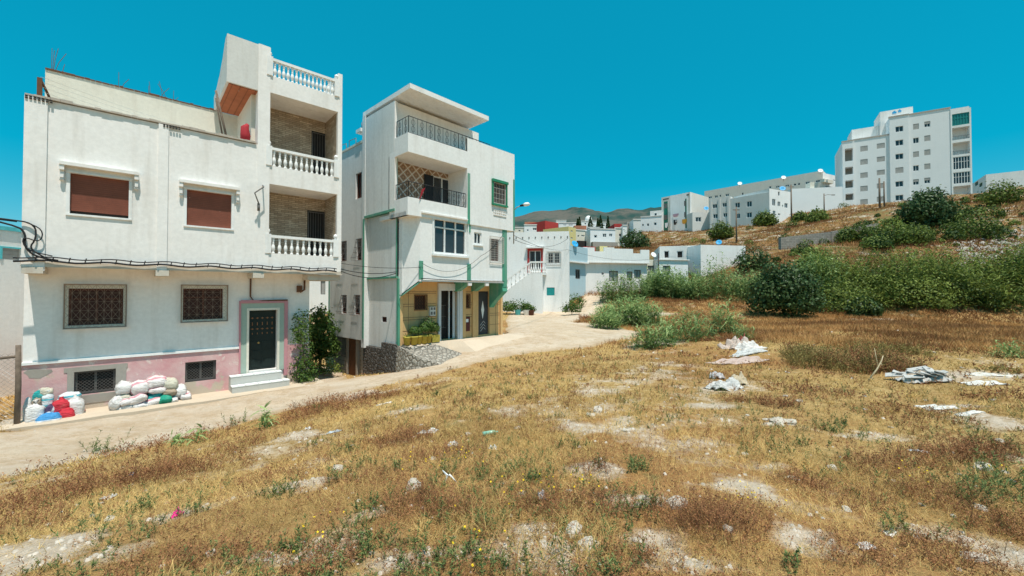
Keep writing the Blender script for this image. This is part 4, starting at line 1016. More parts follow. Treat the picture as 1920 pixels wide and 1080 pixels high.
sx0 = f.front(938, 560, -1.1)[0]; zs0 = f.front(938, 556, -1.1)[1]; SD = -1.1
mb = MB(); lx0 = f.front(995, 510, SD)[0]; lx1 = f.front(1023, 510, SD)[0]; zl = f.front(1008, 511, SD)[1]
mb.prism([(sx0-1.5,0),(sx0-1.5,zs0-1.0),(lx0,zl),(lx1,zl),(lx1,zl-.2),(lx0+1.0,zl-.2),(lx0+1.0,0)], lambda u,v,k: (u, SD if k == 0 else -.003, v)); mb.build('stair_flight', M['whiteclean'], st)
mb = MB(); zr = zl+.95
mb.prism([(sx0-1.5,zs0-.15),(sx0-1.5,zs0),(lx0,zr),(lx0,zr-.15)], lambda u,v,k: (u, SD-.04 if k == 0 else SD+.1, v)); mb.box(lx0, lx1+.05, SD-.04, SD+.1, zr-.12, zr); mb.build('handrail', M['whiteclean'], st)
n = 7
for i in range(n):
    x = lx0+.06+(lx1-lx0-.1)*i/(n-1); mb = MB(); mb.lathe([(r_*1.3, z_*(zr-.12-zl)/.58) for r_, z_ in BAL], seg=6)
    o = mb.build('baluster', M['whiteclean'], st) if i == 0 else None
    if o is None: o = pb.copy(); COL.objects.link(o); o.parent = st
    pb = o; o.location = (x, SD+.03, zl)
for i in range(11):
    t_ = (i+.5)/11; x = sx0-1.4+(lx0-sx0+1.4)*t_; zz_ = (zs0-1.0)+(zl-zs0+1.0)*((x-sx0+1.5)/(lx0-sx0+1.5)); o = pb.copy(); COL.objects.link(o); o.parent = st; o.location = (x, SD+.03, zz_)
mb = MB()
for i in range(10): x = f.front(955+i*12, 447, 0)[0]; mb.box(x, x+.09, -.03, 0, f.front(1000,447,0)[1], f.front(1000,444,0)[1])
mb.build('drain_spouts', M['iron'], r)
# --- long low house
r, f, zt, zb = house('courtyard_house', 'long low white house with stepped roof parapet behind the reeds', 1098, 41, 1213, 42.5, 492, 550, M['white'], 7,
    wins=[(1142,508,1159,527),(1175,509,1186,525),(1189,506,1202,522),(1128,511,1132,515)], parapet=False, frame=M['iron'], glass=M['shutterg'])
L = f.len; xs = [f.front(p, 480, -.3)[0] for p in (1072,1115,1133,1152,1187,1202,1215)]
zp = lambda y: f.front(1150, y, -.3)[1]; z0 = zp(491)
bxp(r, 'roof_slab', M['white'], (-.5, L+.1, -.35, 7, z0-.12, z0))
bxp(r, 'roof_parapet', M['whiteclean'], (-.45,xs[1],-.3,-.12,z0,zp(465)), (xs[1],xs[2],-.3,-.12,z0,zp(472)), (xs[2],xs[3],-.3,-.12,z0,zp(464)), (xs[3]-.0,xs[4],-.3,-.12,z0,zp(466)), (xs[4],xs[5],-.3,-.12,z0,zp(474)), (xs[5],L+.1,-.3,-.12,z0,zp(467)))
bxp(r, 'roof_room', M['yellow'], (xs[2]+.8, xs[3]+.6, 2.5, 4.5, z0, z0+1.9)); bxp(r, 'roof_shed', M['redwall'], (xs[1]-.2, xs[2]+.1, 2, 4, z0, z0+1.75))
r, f, zt, zb = house('blue_side_house', 'pale blue shadowed wing between the stair house and the low white house', 1064, 38.5, 1098, 41, 487, 548, M['paleblue'], 6, wins=[(1079,505,1088,523)], parapet=False, frame=M['iron'], cat='house')
z0 = f.front(1080,490,-.3)[1]; z1_ = f.front(1080,462,-.3)[1]; bxp(r, 'roof_parapet', M['paleblue'], (-.2, f.len+.0, -.3, -.1, z0, z1_))
bxp(r, 'roof_slab', M['white'], (-.3, f.len+.0, -.4, 4, z0-.12, z0-.002))
r, f, zt, zb = house('cream_annex', 'small cream house with one shuttered window beside the utility pole', 1213, 42.6, 1236, 42.8, 487, 545, M['cream'], 5, wins=[(1214.5,498,1226.5,512)], parapet=False, frame=M['iron'], glass=M['shutterg'])
r, f, zt, zb = house('flat_white_house', 'plain white flat house with shuttered window right of the utility pole', 1236, 41.8, 1290, 42.5, 488, 545, M['whiteclean'], 5, wins=[(1243,498,1257,513)], parapet=False, frame=M['iron'], glass=M['shutterg'])
bxp(r, 'roof_slab', M['white'], (-.1, f.len+.1, -.15, 5, zt+.002, zt+.1))
r, f, zt, zb = house('rear_white_house', 'white house with dark doorways on an upper terrace above the reeds', 1237, 47, 1315, 46, 461, 530, M['grey'], 6,
    wins=[(1245,470,1255,487),(1269,470,1281,485),(1297,467,1306,486)], parapet=False, frame=M['whiteclean'], glass=M['dark'])
bxp(r, 'terrace_wall', M['grey'], (0, f.len*.62, -.9, -.7, zb, f.front(1260,478,-.9)[1]-.3))
r, f, zt, zb = house('blank_white_house', 'blank white walled house with a blue dish on its roof', 1314, 44, 1398, 45, 460, 530, M['white'], 6, wins=(), parapet=True)
DW = []
def dish(loc, R0, rz, m, label, s=1, grp=None):
    o = empty('satellite_dish', loc, rz, label, 'satellite dish', grp)
    mb = MB(); mb.lathe([(.02*R0,0),(.5*R0,.08*R0),(.95*R0,.28*R0),(R0,.3*R0),(.93*R0,.33*R0),(.45*R0,.14*R0),(.02*R0,.06*R0)], (0,0,0), 14)
    q = mb.build('dish', m, o); q.location = (0,0,R0*1.1); q.rotation_euler = (math.radians(62), 0, 0)
    mb = MB(); mb.tube([(0,.05*R0,-R0*.4),(0,.05*R0,R0*1.1)], .06*R0, 5); mb.tube([(0,0,R0*.6),(0,-R0*.9,R0*1.2)], .035*R0, 4); mb.box(-.08*R0,.08*R0,-R0,-R0*.85,R0*1.15,R0*1.3); mb.build('mast', M['iron'], o)
p = W(1348, 461, 45.6); dish((p.x,p.y,p.z), .32, -.5, M['bluedish'], 'blue satellite dish on the blank white house above the thicket')
p = W(1077, 466, 38.9); dish((p.x,p.y,p.z), .36, .5, M['bluedish'], 'light blue satellite dish on the pale blue wing by the stair house')
p = W(1225, 486, 42.9); dish((p.x,p.y,p.z+.1), .3, .3, M['whiteclean'], 'white satellite dish on the cream annex roof')
# --- distant town
TOWN = [
 ('cyan_trim_house','pale blue block with grey window in the far town, left of the red house',983,95,1012,95,422,445,'bluewhite',[(999,427,1006,432),(988,430,991,433)]),
 ('pink_roof_house','pink rooftop room behind the pale blue block in the far town',984,99,1006,99,416,445,'terra',[]),
 ('brown_house','narrow brown house between the pale blue block and the red house',1011,97,1023,97,422,445,'terra',[]),
 ('red_house','bright red house in the far town',1022,93,1047,96,416,450,'redwall',[]),
 ('white_terrace_house','long white terraced house behind the red house',1048,110,1080,110,418,450,'whiteclean',[(1056,421,1062,423),(1066,421,1074,423)]),
 ('hill_house','tiny white house high on the far slope above the red house',1043,140,1062,140,413.5,440,'whiteclean',[]),
 ('yellow_house','yellow house with two small dark windows in the far town',1066,78,1080,80,426,475,'yellow',[(1070,432,1074,435),(1070,445,1074,448)]),
 ('yellow_wing','low yellow wing between the red and the yellow house',1041,84,1066,84,428,460,'yellow',[(1053,431,1065,433)]),
 ('red_roof_house','pinkish house with red roof next to the yellow house',1080,88,1100,89,432,455,'cream',[(1090,440.5,1096,444),(1083,441,1086,444)]),
 ('tiled_house','cream house with red tiled edge behind the pinkish house',1077,102,1100,102,423,450,'terra',[]),
 ('domed_house','white house with small dome between the dark cypresses',1090,130,1122,130,415,440,'whiteclean',[(1096,418,1099,421),(1112,421,1115,423)]),
 ('flat_top_house','small grey house with two windows above the grey terrace',1103,98,1124,98,427,450,'grey',[(1108,429,1113,432),(1117,428,1120,431)]),
 ('grey_terrace','long grey white house with three windows on the far slope',1107,86,1154,87,430,454,'bluewhite',[(1114,440.5,1119.5,446),(1130,438,1137,445),(1142,438,1148,444)]),
 ('cream_terrace','cream house joined to the right of the long grey one',1154,87.2,1168,87.5,428,452,'cream',[(1160.5,438,1165.5,443.5)]),
 ('red_roof_room','dark red rooftop room above the cream house',1152,96,1166,96,419.5,435,'redwall',[]),
 ('white_corner_house','narrow white corner house beside the round green tree',1168,86.5,1176,86.5,423,450,'whiteclean',[(1173.5,440,1175,443)]),
 ('cement_tower_house','unfinished grey house with open upper windows behind the round tree',1176,92,1202,92,416,445,'cement',[(1177.5,419,1179,424),(1182,418,1184,425)]),
 ('blue_grey_house','grey house with pale side left of the stepped white house',1188,89,1202,89,412,440,'grey',[]),
 ('stepped_house','white stepped house with four windows left of the green panelled block',1202,100,1241,98,406,432,'whiteclean',[(1204,420,1207,424),(1213,419,1217,424),(1226,417,1231,422.5)]),
 ('small_dome_house','small white house with a round window right of the cypresses',1127,125,1137,125,417,430,'whiteclean',[(1131,421,1134,424)]),
 ('left_small_house','small cream house at the left end of the far town',963,98,984,98,427,445,'cream',[(972,431,976,434)]),
]
for nm, lb, a_, ya, b_, yb, yt, ybs, mt_, ws in TOWN:
    r, f, zt, zb = house('town_house', lb, a_, ya, b_, yb, yt, ybs, M[mt_], 6, ws, parapet=False, cat='house')
    if mt_ in ('whiteclean','bluewhite','cream','grey'): bxp(r, 'roof_edge', M['grey'], (-.08, f.len+.08, -.1, .15, zt-.02, zt+.18))
    if nm == 'domed_house': mb = MB(); mb.lathe([(1.1,0),(1.1,.9),(.95,1.5),(.5,1.95),(.02,2.1)], (f.front(1105,400,0)[0], 1.5, zt), 12); mb.build('dome', M['whiteclean'], r)
    if nm == 'stepped_house': L = f.len; x = f.front(1219,400,0)[0]; zz_ = f.front(1230,395,0)[1]; bxp(r, 'upper_room', M['whiteclean'], (x, L, .0, 6, zt+.002, zz_)); q_ = f.R(1227,399,1232,405,-.02); o = bxp(r, 'window', M['frame'], (q_[0],q_[1],-.04,0,q_[2],q_[3])); bxp(r, 'pane', M['glass'], (q_[0]+.1,q_[1]-.1,-.06,-.04,q_[2]+.1,q_[3]-.1), parent=o)
    if nm == 'grey_terrace': bxp(r, 'lower_wall', M['cement'], (.1, f.len, -1.2, 0, zb-4, f.front(1130,455,0)[1]))
    if nm == 'red_roof_house': bxp(r, 'shop_front', M['dark'], (.2, f.len-.2, -.5, -.0, zb-2, f.front(1090,452,0)[1]))
# green panelled block
r, f, zt, zb = house('apartment_block', 'beige apartment block with two dark green vertical panels and laundry', 1241, 104, 1295, 98, 365.5, 436, M['beige'], 9,
   wins=[(1262.5,377,1269.5,382.5),(1261,391,1275,400.5)], rwins=[], cat='apartment block')
def sidewalls(r, f, L, wins, off=.02, fr=M['frame']):
    for w in wins:
        h = f.R(*w, L, 'side'); o = bxp(r, 'window', fr, (L-.02, L+.03, *h)); e = (h[1]-h[0])*.12; bxp(r, 'pane', M['glass'], (L+.03, L+.036, h[0]+e, h[1]-e, h[2]+.1, h[3]-.1), parent=o)
g1 = f.R(1245,378,1252,434,0); g2 = f.R(1280,373,1287.5,428,0)
for g in (g1, g2):
    o = bxp(r, 'green_panel', M['dgreen'], (g[0], g[1], -.06, 0, g[2], g[3]))
    for k in (.0, .38): zz_ = g[3]-(g[3]-g[2])*k-1.0; bxp(r, 'pane', M['iron'], (g[0]+.08, g[1]-.08, -.08, -.06, zz_-.7, zz_+.5), parent=o)
for q_ in ((1243,367,1254,369.2),(1264,365,1276,367),(1281,362.6,1292,364.6)):
    h = f.R(*q_, 0); bxp(r, 'parapet_slot', M['iron'], (h[0],h[1],-.03,0,zt-.75,zt-.4))
laund = [(1262,401,1272,404,(.5,.3,.35)),(1263,412,1269,419,(.03,.03,.03)),(1266,410,1270,414,(.8,.8,.8)),(1279,411,1288,417,(.75,.35,.05)),(1247,418,1252,425,(.75,.76,.78))]
for i, (a_, b_, c_, d_, cc) in enumerate(laund):
    h = f.R(a_, b_, c_, d_, -.4); mb = MB(); mb.box(h[0], h[1], -.42, -.38, h[2], h[3]); mb.box(h[0]+.1, h[1]-.25, -.44, -.36, h[2]-.3, h[2]); mb.tube([(h[0]-.1,-.4,h[3]),(h[1]+.1,-.4,h[3])], .02, 4); mb.tube([(h[0],-.4,h[3]),(h[0],0,h[3])], .02, 4)
    o = mb.build('hanging_laundry', simple('laundry_%d' % i, cc, .9)); o.location = (*f.w(0,0,0)[:2], 0); o.rotation_euler = (0,0,f.ang)
    tag(o, ['pinkish sheet hanging under the wide middle window of the green panelled block','black garment on the line of the green panelled block','small white cloth beside the black garment on the beige block','orange cloth hanging across the right green panel','white cloth hanging across the left green panel'][i], 'laundry')
rr_, f_, z_, _ = house('white_wing_block', 'bright white side building right of the green panelled block', 1295.5, 98, 1324, 104, 366, 430, M['whiteclean'], 5, wins=[(1308,375,1312,381),(1301,392,1305,397),(1309,392.5,1312,398)], cat='apartment block')
house('low_grey_block', 'low grey block with two big windows between the taller white blocks', 1299, 95, 1331, 95, 398, 430, M['grey'], 3, wins=[(1304,407,1315,416),(1320,405,1331-.5,414.5)], cat='house')
# long white building
r, f, zt, zb = house('long_block', 'very long white building with flat roof line behind the other blocks', 1322, 128, 1545, 106, 341, 400, M['beige'], 10,
  wins=[(1328,368,1335,372),(1340,366,1346,371),(1349,365,1352,369),(1360,363,1367,368),(1391,361,1394,366),(1442,349,1446,353),(1454,348,1462,352),(1472,346,1480,350),(1488,344,1493,348),(1496,343,1500,347),(1510,340,1519,345),(1529,337,1538,342)], cat='apartment block', ztop=None, fw=.2)
r, f, zt, zb = house('corner_block', 'white balcony corner building at the right end of the long block', 1545, 106, 1580, 110, 328, 400, M['whiteclean'], 8, wins=[(1548,349,1560,357),(1562,337,1567,339)], cat='apartment block')
bxp(r, 'balcony', M['cream'], (f.R(1545,352,1562,357,-.8)[0], f.R(1545,352,1562,357,-.8)[1], -.9, 0, f.front(1555,346,0)[1], f.front(1555,340,0)[1]))
r, f, zt, zb = house('twin_window_block', 'grey white block with four windows in two pilastered bays', 1331, 93, 1371, 90, 371, 430, M['grey'], 8,
  wins=[(1336,382.5,1345,390.5),(1354.5,380,1363,388),(1337,401,1346,409.5),(1356,399,1364,407)], cat='apartment block')
bxp(r, 'pilaster', M['grey'], *[(f.front(p,390,0)[0]-.2, f.front(p,390,0)[0]+.2, -.15, 0, zb, zt) for p in (1333, 1349, 1366)])
r, f, zt, zb = house('sloping_view_block', 'large blank grey block with four windows at its left', 1371, 90, 1444, 84, 366.5, 425, M['grey'], 9,
  wins=[(1378,379.5,1387.5,390),(1400,377,1410,388),(1379,400,1388,410),(1400,398,1410,408)], cat='apartment block')
r, f, zt, zb = house('small_window_block', 'white end block with two columns of small windows left of the tall pole', 1444, 84, 1486, 87, 357, 420, M['whiteclean'], 8,
  wins=[(1448,373,1454,386),(1459,359,1462,367),(1458,378,1463,387),(1471,381,1477,390),(1449,395,1454,405),(1459,400,1463,404),(1466.5,384,1468.5,388)], cat='apartment block')
r, f, zt, zb = house('blank_blue_block', 'pale blank block between the small window block and the tower', 1485, 92, 1582, 90, 352, 400, M['bluewhite'], 8, wins=[], cat='apartment block', parapet=False)
o_ = f.R(1521,353,1535,360,0); bxp(r, 'rooftop_hut', M['cream'], (o_[0], o_[1]-.6, .5, 2.5, zt, zt+1.4))
for (px, py, Y, R0, m_, lb) in ((1324,392,97,.55,'bluedish','blue dish on the low grey block beside the white wing'),(1467,356,88,.6,'bluedish','blue dish at the top of the small window block'),(1387,345,118,.6,'whiteclean','white dish on the ridge of the long block, leftmost'),(1469,334,112,.6,'whiteclean','white dish at the middle of the long block roof'),(1538,321.5,106,.6,'whiteclean','white dish near the right end of the long block roof')):
    p = W(px, py+4, Y); dish(tuple(p), R0, -.3, M[m_], lb)
# ---- tower block
TC = W(1785, 300, 85); tv = Vector((1256/770, -1, 0)).normalized(); TL = 18.2
P0 = TC-tv*TL; fT = Frame(P0, TC); T = empty('tower_block', (fT.o.x, fT.o.y, 0), fT.ang, 'tall white seven-storey apartment tower on the hill crest', 'apartment tower')
tx = lambda px, py, off=0: fT.front(px, py, off)
xa, xb, xc, xd, xe = tx(1602,340)[0], tx(1668,300)[0], tx(1704,300)[0], tx(1783,300)[0], TL
zLB = tx(1590,266)[1]; z1 = tx(1635,258)[1]; z2 = tx(1685,219)[1]; z3 = tx(1745,209)[1]
wins_l = []; wl2 = []; wl3 = []
for k in range(5):
    wins_l.append(fT.R(1613,273.5+25*k,1627,283.5+25*k)); wins_l.append(fT.R(1644,268.5+25*k,1659,278+25*k))
for k in range(6): wl2.append(fT.R(1678,237.5+25.7*k,1693,248+25.7*k))
for k in range(6): wl3.append(fT.R(1712,232+26*k,1723,242.5+26*k)); wl3.append(fT.R(1733,227.5+26.4*k,1744.5,238+26.4*k))
ZB = 12
mb = MB(); mb.shell(xa, xb, 0, 11, ZB, z1, front=[(*w,.18) for w in wins_l]); mb.shell(xb, xc, -.35, 11, ZB, z2, front=[(*w,.18) for w in wl2]); mb.shell(xc+.01, xd, 0, 11, ZB, z3, front=[(*w,.18) for w in wl3])
xz = tx(1579,300)[0]
mb.box(xz, xz+.45, -.5, 11, ZB, zLB); mb.box(xa-.25, xa-.002, -.3, 3, ZB, zLB)
zz = [tx(1590, y)[1] for y in (277, 303, 328, 353, 376, 400)]
for i, z in enumerate(zz): mb.box(xz+.45, xa-.25, -.5, 9, z-1.35 if i else z-.3, z-.0 if i else zLB)
mb.build('tower_wall', M['bluewhite'], T)
mb = MB(); mb.box(xz+.45, xa-.25, 1.2, 1.3, ZB, zLB-.3); mb.build('balcony_recess', M['cement'], T)
pt = simple('tower_cornice', (.42,.38,.34), .8)
mb = MB(); mb.box(xa-.1, xb, -.1, .2, z1+.002, z1+.25); mb.box(xb-.1, xc, -.45, .2, z2+.002, z2+.25); mb.box(xc+.01, xd+.1, -.1, .2, z3+.002, z3+.25); mb.box(xz-.1, xa-.2, -.6, .2, zLB+.002, zLB+.2); mb.build('cornice', pt, T)
RS = random.Random(5)
for w in wins_l+wl2+wl3:
    yo = -.35 if w in wl2 else 0; shut = (w in wins_l) or RS.random() < .35
    o = win(T, fm(yo), *w, D=.17, frame=M['frame'], glass=M['glass'], fw=.07, mull=1)
    if shut or RS.random() < .5: k = 1 if shut else .45; bxp(T, 'roller_shutter', M['shutterg'], (w[0]+.01, w[1]-.01, yo+.04, yo+.09, w[3]-(w[3]-w[2])*k, w[3]), parent=o)
mb = MB()
for z in zz[:5]: mb.box(xz+.5, xa-.3, -.45, -.4, z-.25+0*.1-1.35+1.35, z-.2+.35)
# right bay with balconies
bzs = [(213,235),(239,262),(267,290),(294,318),(323,345),(349,372)]
bm = MB(); zrt = tx(1795,203)[1]
bm.box(xd+.02, xd+.25, -.1, 11, ZB, zrt); bm.box(TL+2.6, TL+2.85, -.1, 11, ZB, zrt-.3)
XR = TL+2.85
prev = zrt
for i, (t_, b_) in enumerate(bzs):
    zt_, zb_ = tx(1797, t_)[1], tx(1797, b_)[1]
    bm.box(xd+.25, TL+2.6, -.1, 1.6, zt_, prev)          # band above opening (+slab)
    prev = zb_
bm.box(xd+.25, TL+2.6, -.1, 1.6, ZB, prev); bm.box(xd+.25, TL+2.6, 1.6, 11, ZB, zrt-.5)
bm.build('balcony_bay', M['whiteclean'], T)
for i in (0, 3, 4):
    t_, b_ = bzs[i]; zt_, zb_ = tx(1797, t_)[1], tx(1797, b_)[1]
    win(T, fm(-.1), xd+.26, TL+2.59, zb_+.02, zt_-.02, D=.12, frame=simple('teal_frame', (.02,.28,.26), .5) if i == 0 else M['frame'], glass=M['glass'] if i else simple('teal_pane', (.03,.2,.2), .2), fw=.09, mull=5, trans=.6, name='glazed_balcony')
for i in (1, 2, 5):
    t_, b_ = bzs[i]; zb_ = tx(1797, b_)[1]; mb = MB()
    mb.tube([(xd+.26,-.05,zb_+.75),(TL+2.6,-.05,zb_+.75)], .04, 4)
    for k in range(12): x = xd+.3+k*(TL+2.3-xd)/11.; mb.tube([(x,-.05,zb_),(x,-.05,zb_+.75)], .02, 3)
    mb.build('balcony_railing', M['iron'], T)
mb = MB()
for i in range(6): z = 21+i*3.0; mb.box(XR+.0, XR+.35, 1.5, 2.3, z, z+.6); mb.box(XR, XR+.3, 5, 5.6, z+.4, z+.9)
mb.build('air_conditioner_ledges', M['grey'], T)
# roof rooms
ra, rb = tx(1597,250,4)[0], tx(1648,250,4)[0]; bxp(T, 'roof_room', M['white'], (ra, rb, 4, 10, z1-1, tx(1620,240,4)[1]))
rc = tx(1712,220,3)[0]; bxp(T, 'lift_room', M['white'], (rb+.05, rc, 3, 9, z1-1, tx(1680,205,3)[1]))
mb = MB()
for q_ in ((1673,208,1681,213),(1684,205,1690,210)): h = fT.R(*q_, 2.98); mb.box(h[0],h[1],2.95,2.998,h[2],h[3]-.2); mb.box(h[0]+.2,h[1]-.2,2.95,2.998,h[3]-.2,h[3])
mb.build('blue_wall_motif', M['bluedish'], T)
# right of tower
r, f, zt, zb = house('white_modern_house', 'white house with green ribbon window just right of the tower', 1821, 108, 1852, 98, 338, 380, M['whiteclean'], 6, wins=[(1828,341,1834,348),(1836,343,1842,350),(1843,345,1850,352)], frame=M['greenframe'], cat='house')
r, f, zt, zb = house('small_crest_house', 'small white house with dark door on the crest, second right of the tower', 1863, 104, 1877, 104, 348.5, 380, M['whiteclean'], 6, wins=[(1865,353,1868,358)])
r, f, zt, zb = house('far_crest_house', 'low row of pale houses on the crest near the right edge', 1878, 108, 1905, 108, 350, 380, M['cream'], 6, wins=[(1882,353,1886,355),(1890,353,1894,355)])
# ---- street furniture / poles
def pole(px, ytop, ybase, Y, r_, label, name='utility_pole', cat='utility pole', cross=True, m=M['wood'], arm=None):
    b = W(px, ybase, Y); t_ = W(px, ytop, Y); z = Z(b.x, b.y)-.5; z = min(z, b.z)
    o = empty(name, (b.x, b.y, z), 0, label, cat, 'poles on the hillside' if cat == 'utility pole' else None)
    mb = MB(); mb.tube([(0,0,0),(0,0,t_.z-z)], [r_, r_*.7], 7); mb.build('shaft', m, o)
    if cross: mb = MB(); mb.box(-.5, .5, -.05, .05, t_.z-z-.5, t_.z-z-.4); mb.build('cross_arm', m, o)
    if arm: mb = MB(); h = t_.z-z; mb.tube([(0,0,h-.4),(arm*.4,0,h-.2),(arm,0,h-.25)], .04, 5); mb.box(arm-.1, arm+.5, -.08, .08, h-.33, h-.2); mb.build('lamp_arm', m, o)
    return b, t_
pole(1484, 346, 404, 80, .16, 'tall dark pole standing before the gap between white blocks and the pale blank wall')
pole(1545.5, 363, 400, 80, .13, 'street lamp pole in front of the pale blank wall', arm=1.6, cross=False)
pole(1381, 388, 448, 62, .13, 'short dark pole in front of the blank grey block')
pole(1649.5, 334, 382, 68, .17, 'wooden pole before the tower, left one of the close pair', cross=False)
pole(1658, 340, 382, 68, .13, 'wooden pole before the tower, right one of the close pair', cross=False)
pole(1235, 475, 548, 40, .08, 'thin dark pole beside the plain white flat house', cross=False, m=M['black'])
# wall retaining on the hill (grey)
P = [G(px, py) for px, py in ((1462,466),(1555,455),(1645,438))]
rt = MB()
for (a, b) in ((0,1),(1,2)):
    A, B = P[a], P[b]; d_ = Vector((B.x-A.x, B.y-A.y, 0)).normalized(); nn = Vector((d_.y, -d_.x, 0))*.25
    q = [Vector((A.x,A.y,0))-nn, Vector((B.x,B.y,0))-nn, Vector((B.x,B.y,0))+nn, Vector((A.x,A.y,0))+nn]
    zs = [A.z-2.5, B.z-2.5]; zt4 = [A.z+1.3, B.z+1.3]
    lo = [(q[0].x,q[0].y,zs[0]),(q[1].x,q[1].y,zs[1]),(q[2].x,q[2].y,zs[1]),(q[3].x,q[3].y,zs[0])]; hi = [(q[0].x,q[0].y,zt4[0]),(q[1].x,q[1].y,zt4[1]),(q[2].x,q[2].y,zt4[1]),(q[3].x,q[3].y,zt4[0])]
    rt.poly(hi); 
    for i in range(4): j = (i+1) % 4; rt.poly([lo[i], lo[j], hi[j], hi[i]])
tag(rt.build('retaining_wall', M['block']), 'long dark grey block retaining wall across the hillside', 'wall')
# fence at far left
fo = GN(31, 800); fe = empty('chain_link_fence', fo, 0, 'wooden post with rail and chain link mesh at the left edge', 'fence')
mb = MB(); mb.tube([(0,0,-.3),(.02,0,1.0),(0,0,2.0)], [.06,.055,.05], 7); mb.build('post', M['wood'], fe)
mb = MB(); mb.tube([(0,0,1.72),(-3,-1.2,1.42)], .035, 6); mb.build('rail', M['wood'], fe)
mb = MB(); s = .11; n = int(2.6/s)
for i in range(-16, n):
    for sg in (1, -1):
        pts = []
        u0 = i*s if sg == 1 else (i+16)*s
        for k in (0, 1):
            u = u0+sg*k*1.75; v = .05+k*1.75; pts.append((u, v))
        (a_, va), (b_, vb) = pts
        lo, hi = 0., 2.6
        def clipu(u, v): return u, v
        if min(a_, b_) > hi or max(a_, b_) < lo: continue
        def at_u(U): return va+(vb-va)*(U-a_)/(b_-a_)
        if a_ < lo: va, a_ = at_u(lo), lo
        if b_ < lo: vb, b_ = at_u(lo), lo
        if b_ > hi: vb, b_ = at_u(hi), hi
        if a_ > hi: va, a_ = at_u(hi), hi
        mb.tube([(-a_,-a_*.4,va),(-b_,-b_*.4,vb)], .003, 3)
mb.build('wire_mesh', M['lampmetal'], fe)
# street lamp on the tall house corner
lp = f2.w(WU+.05, O3+.1, 0); zA = W(962, 392, f2.w(WU,O3,0).y).z
o = empty('street_lamp', (lp.x, lp.y, zA-1.4), 0, 'street lamp on a curved arm at the green corner of the tall house', 'street lamp')
mb = MB(); mb.tube([(0,0,-.3),(0,0,1.0),(.02,-.02,1.35),(.15,-.05,1.5),(.42,-.1,1.58)], .028, 6); mb.build('arm', M['lampmetal'], o)
mb = MB(); mb.tube([(.30,-.1,1.56),(.42,-.1,1.585),(.5,-.1,1.6)], [.04,.06,.065], 8); mb.build('collar', M['black'], o)
mb = MB(); mb.tube([(.48,-.1,1.6),(.58,-.1,1.63),(.72,-.1,1.645),(.8,-.1,1.63)], [.065,.095,.09,.03], 10); mb.build('lamp_head', M['frame'], o)
# overhead cables
def cable(name, pts, r_, label, sag=0, n=14, grp=None):
    mb = MB()
    for A, B, sg in pts:
        A, B = Vector(A), Vector(B); mb.tube([A.lerp(B, t_)+Vector((0,0,-sg*4*t_*(1-t_))) for t_ in np.linspace(0, 1, n)], r_, 4)
    return tag(mb.build(name, M['cable']), label, 'cable', grp)
ea = f1.w(UX1-.02, UO-.05, 4.15); eb = f2.w(-.1, -.0, W(742,512,16.6).z); ec = f2.w(.42, O2-.06, W(765,500,16).z)
cable('overhead_cable', [(ea, eb, .22), (ea+Vector((0,0,.08)), eb+Vector((0,0,.05)), .12)], .018, 'thick black cable sagging between the two big houses', grp=None)
cable('overhead_cable', [(f1.w(UX1,UO,4.45), ec, .1)], .012, 'thin upper wire between the two big houses')
fE = f2.w(WU2, O2-.1, W(940,520,20).z)
cable('overhead_cable', [(f2.w(.42,O2-.08,3.9), f2.w(WU2,O2-.08,3.88), .03)], .022, 'black cable along the front slab edge of the tall house')
cable('overhead_cable', [(f2.w(.45,O2-.08,4.5), f2.w(3.6,O2-.08,5.0), .5), (f2.w(3.6,O2-.08,5.0), f2.w(WU2,O2-.08,6.2), .15)], .008, 'thin loose wire looping across the first floor of the tall house')
hs = W(1066, 446, 35.4); cable('overhead_cable', [(f2.w(WU,O2,W(958,448,20).z), hs, .55)], .012, 'wire sagging from the green corner to the stair house')
cable('overhead_cable', [(f2.w(WU,O2,W(958,440,20).z), W(1064, 468, 35.4), .3),(W(1064,468,35.4), W(1235,484,40), .5)], .012, 'long wire from the tall house past the stair house to the thin pole')
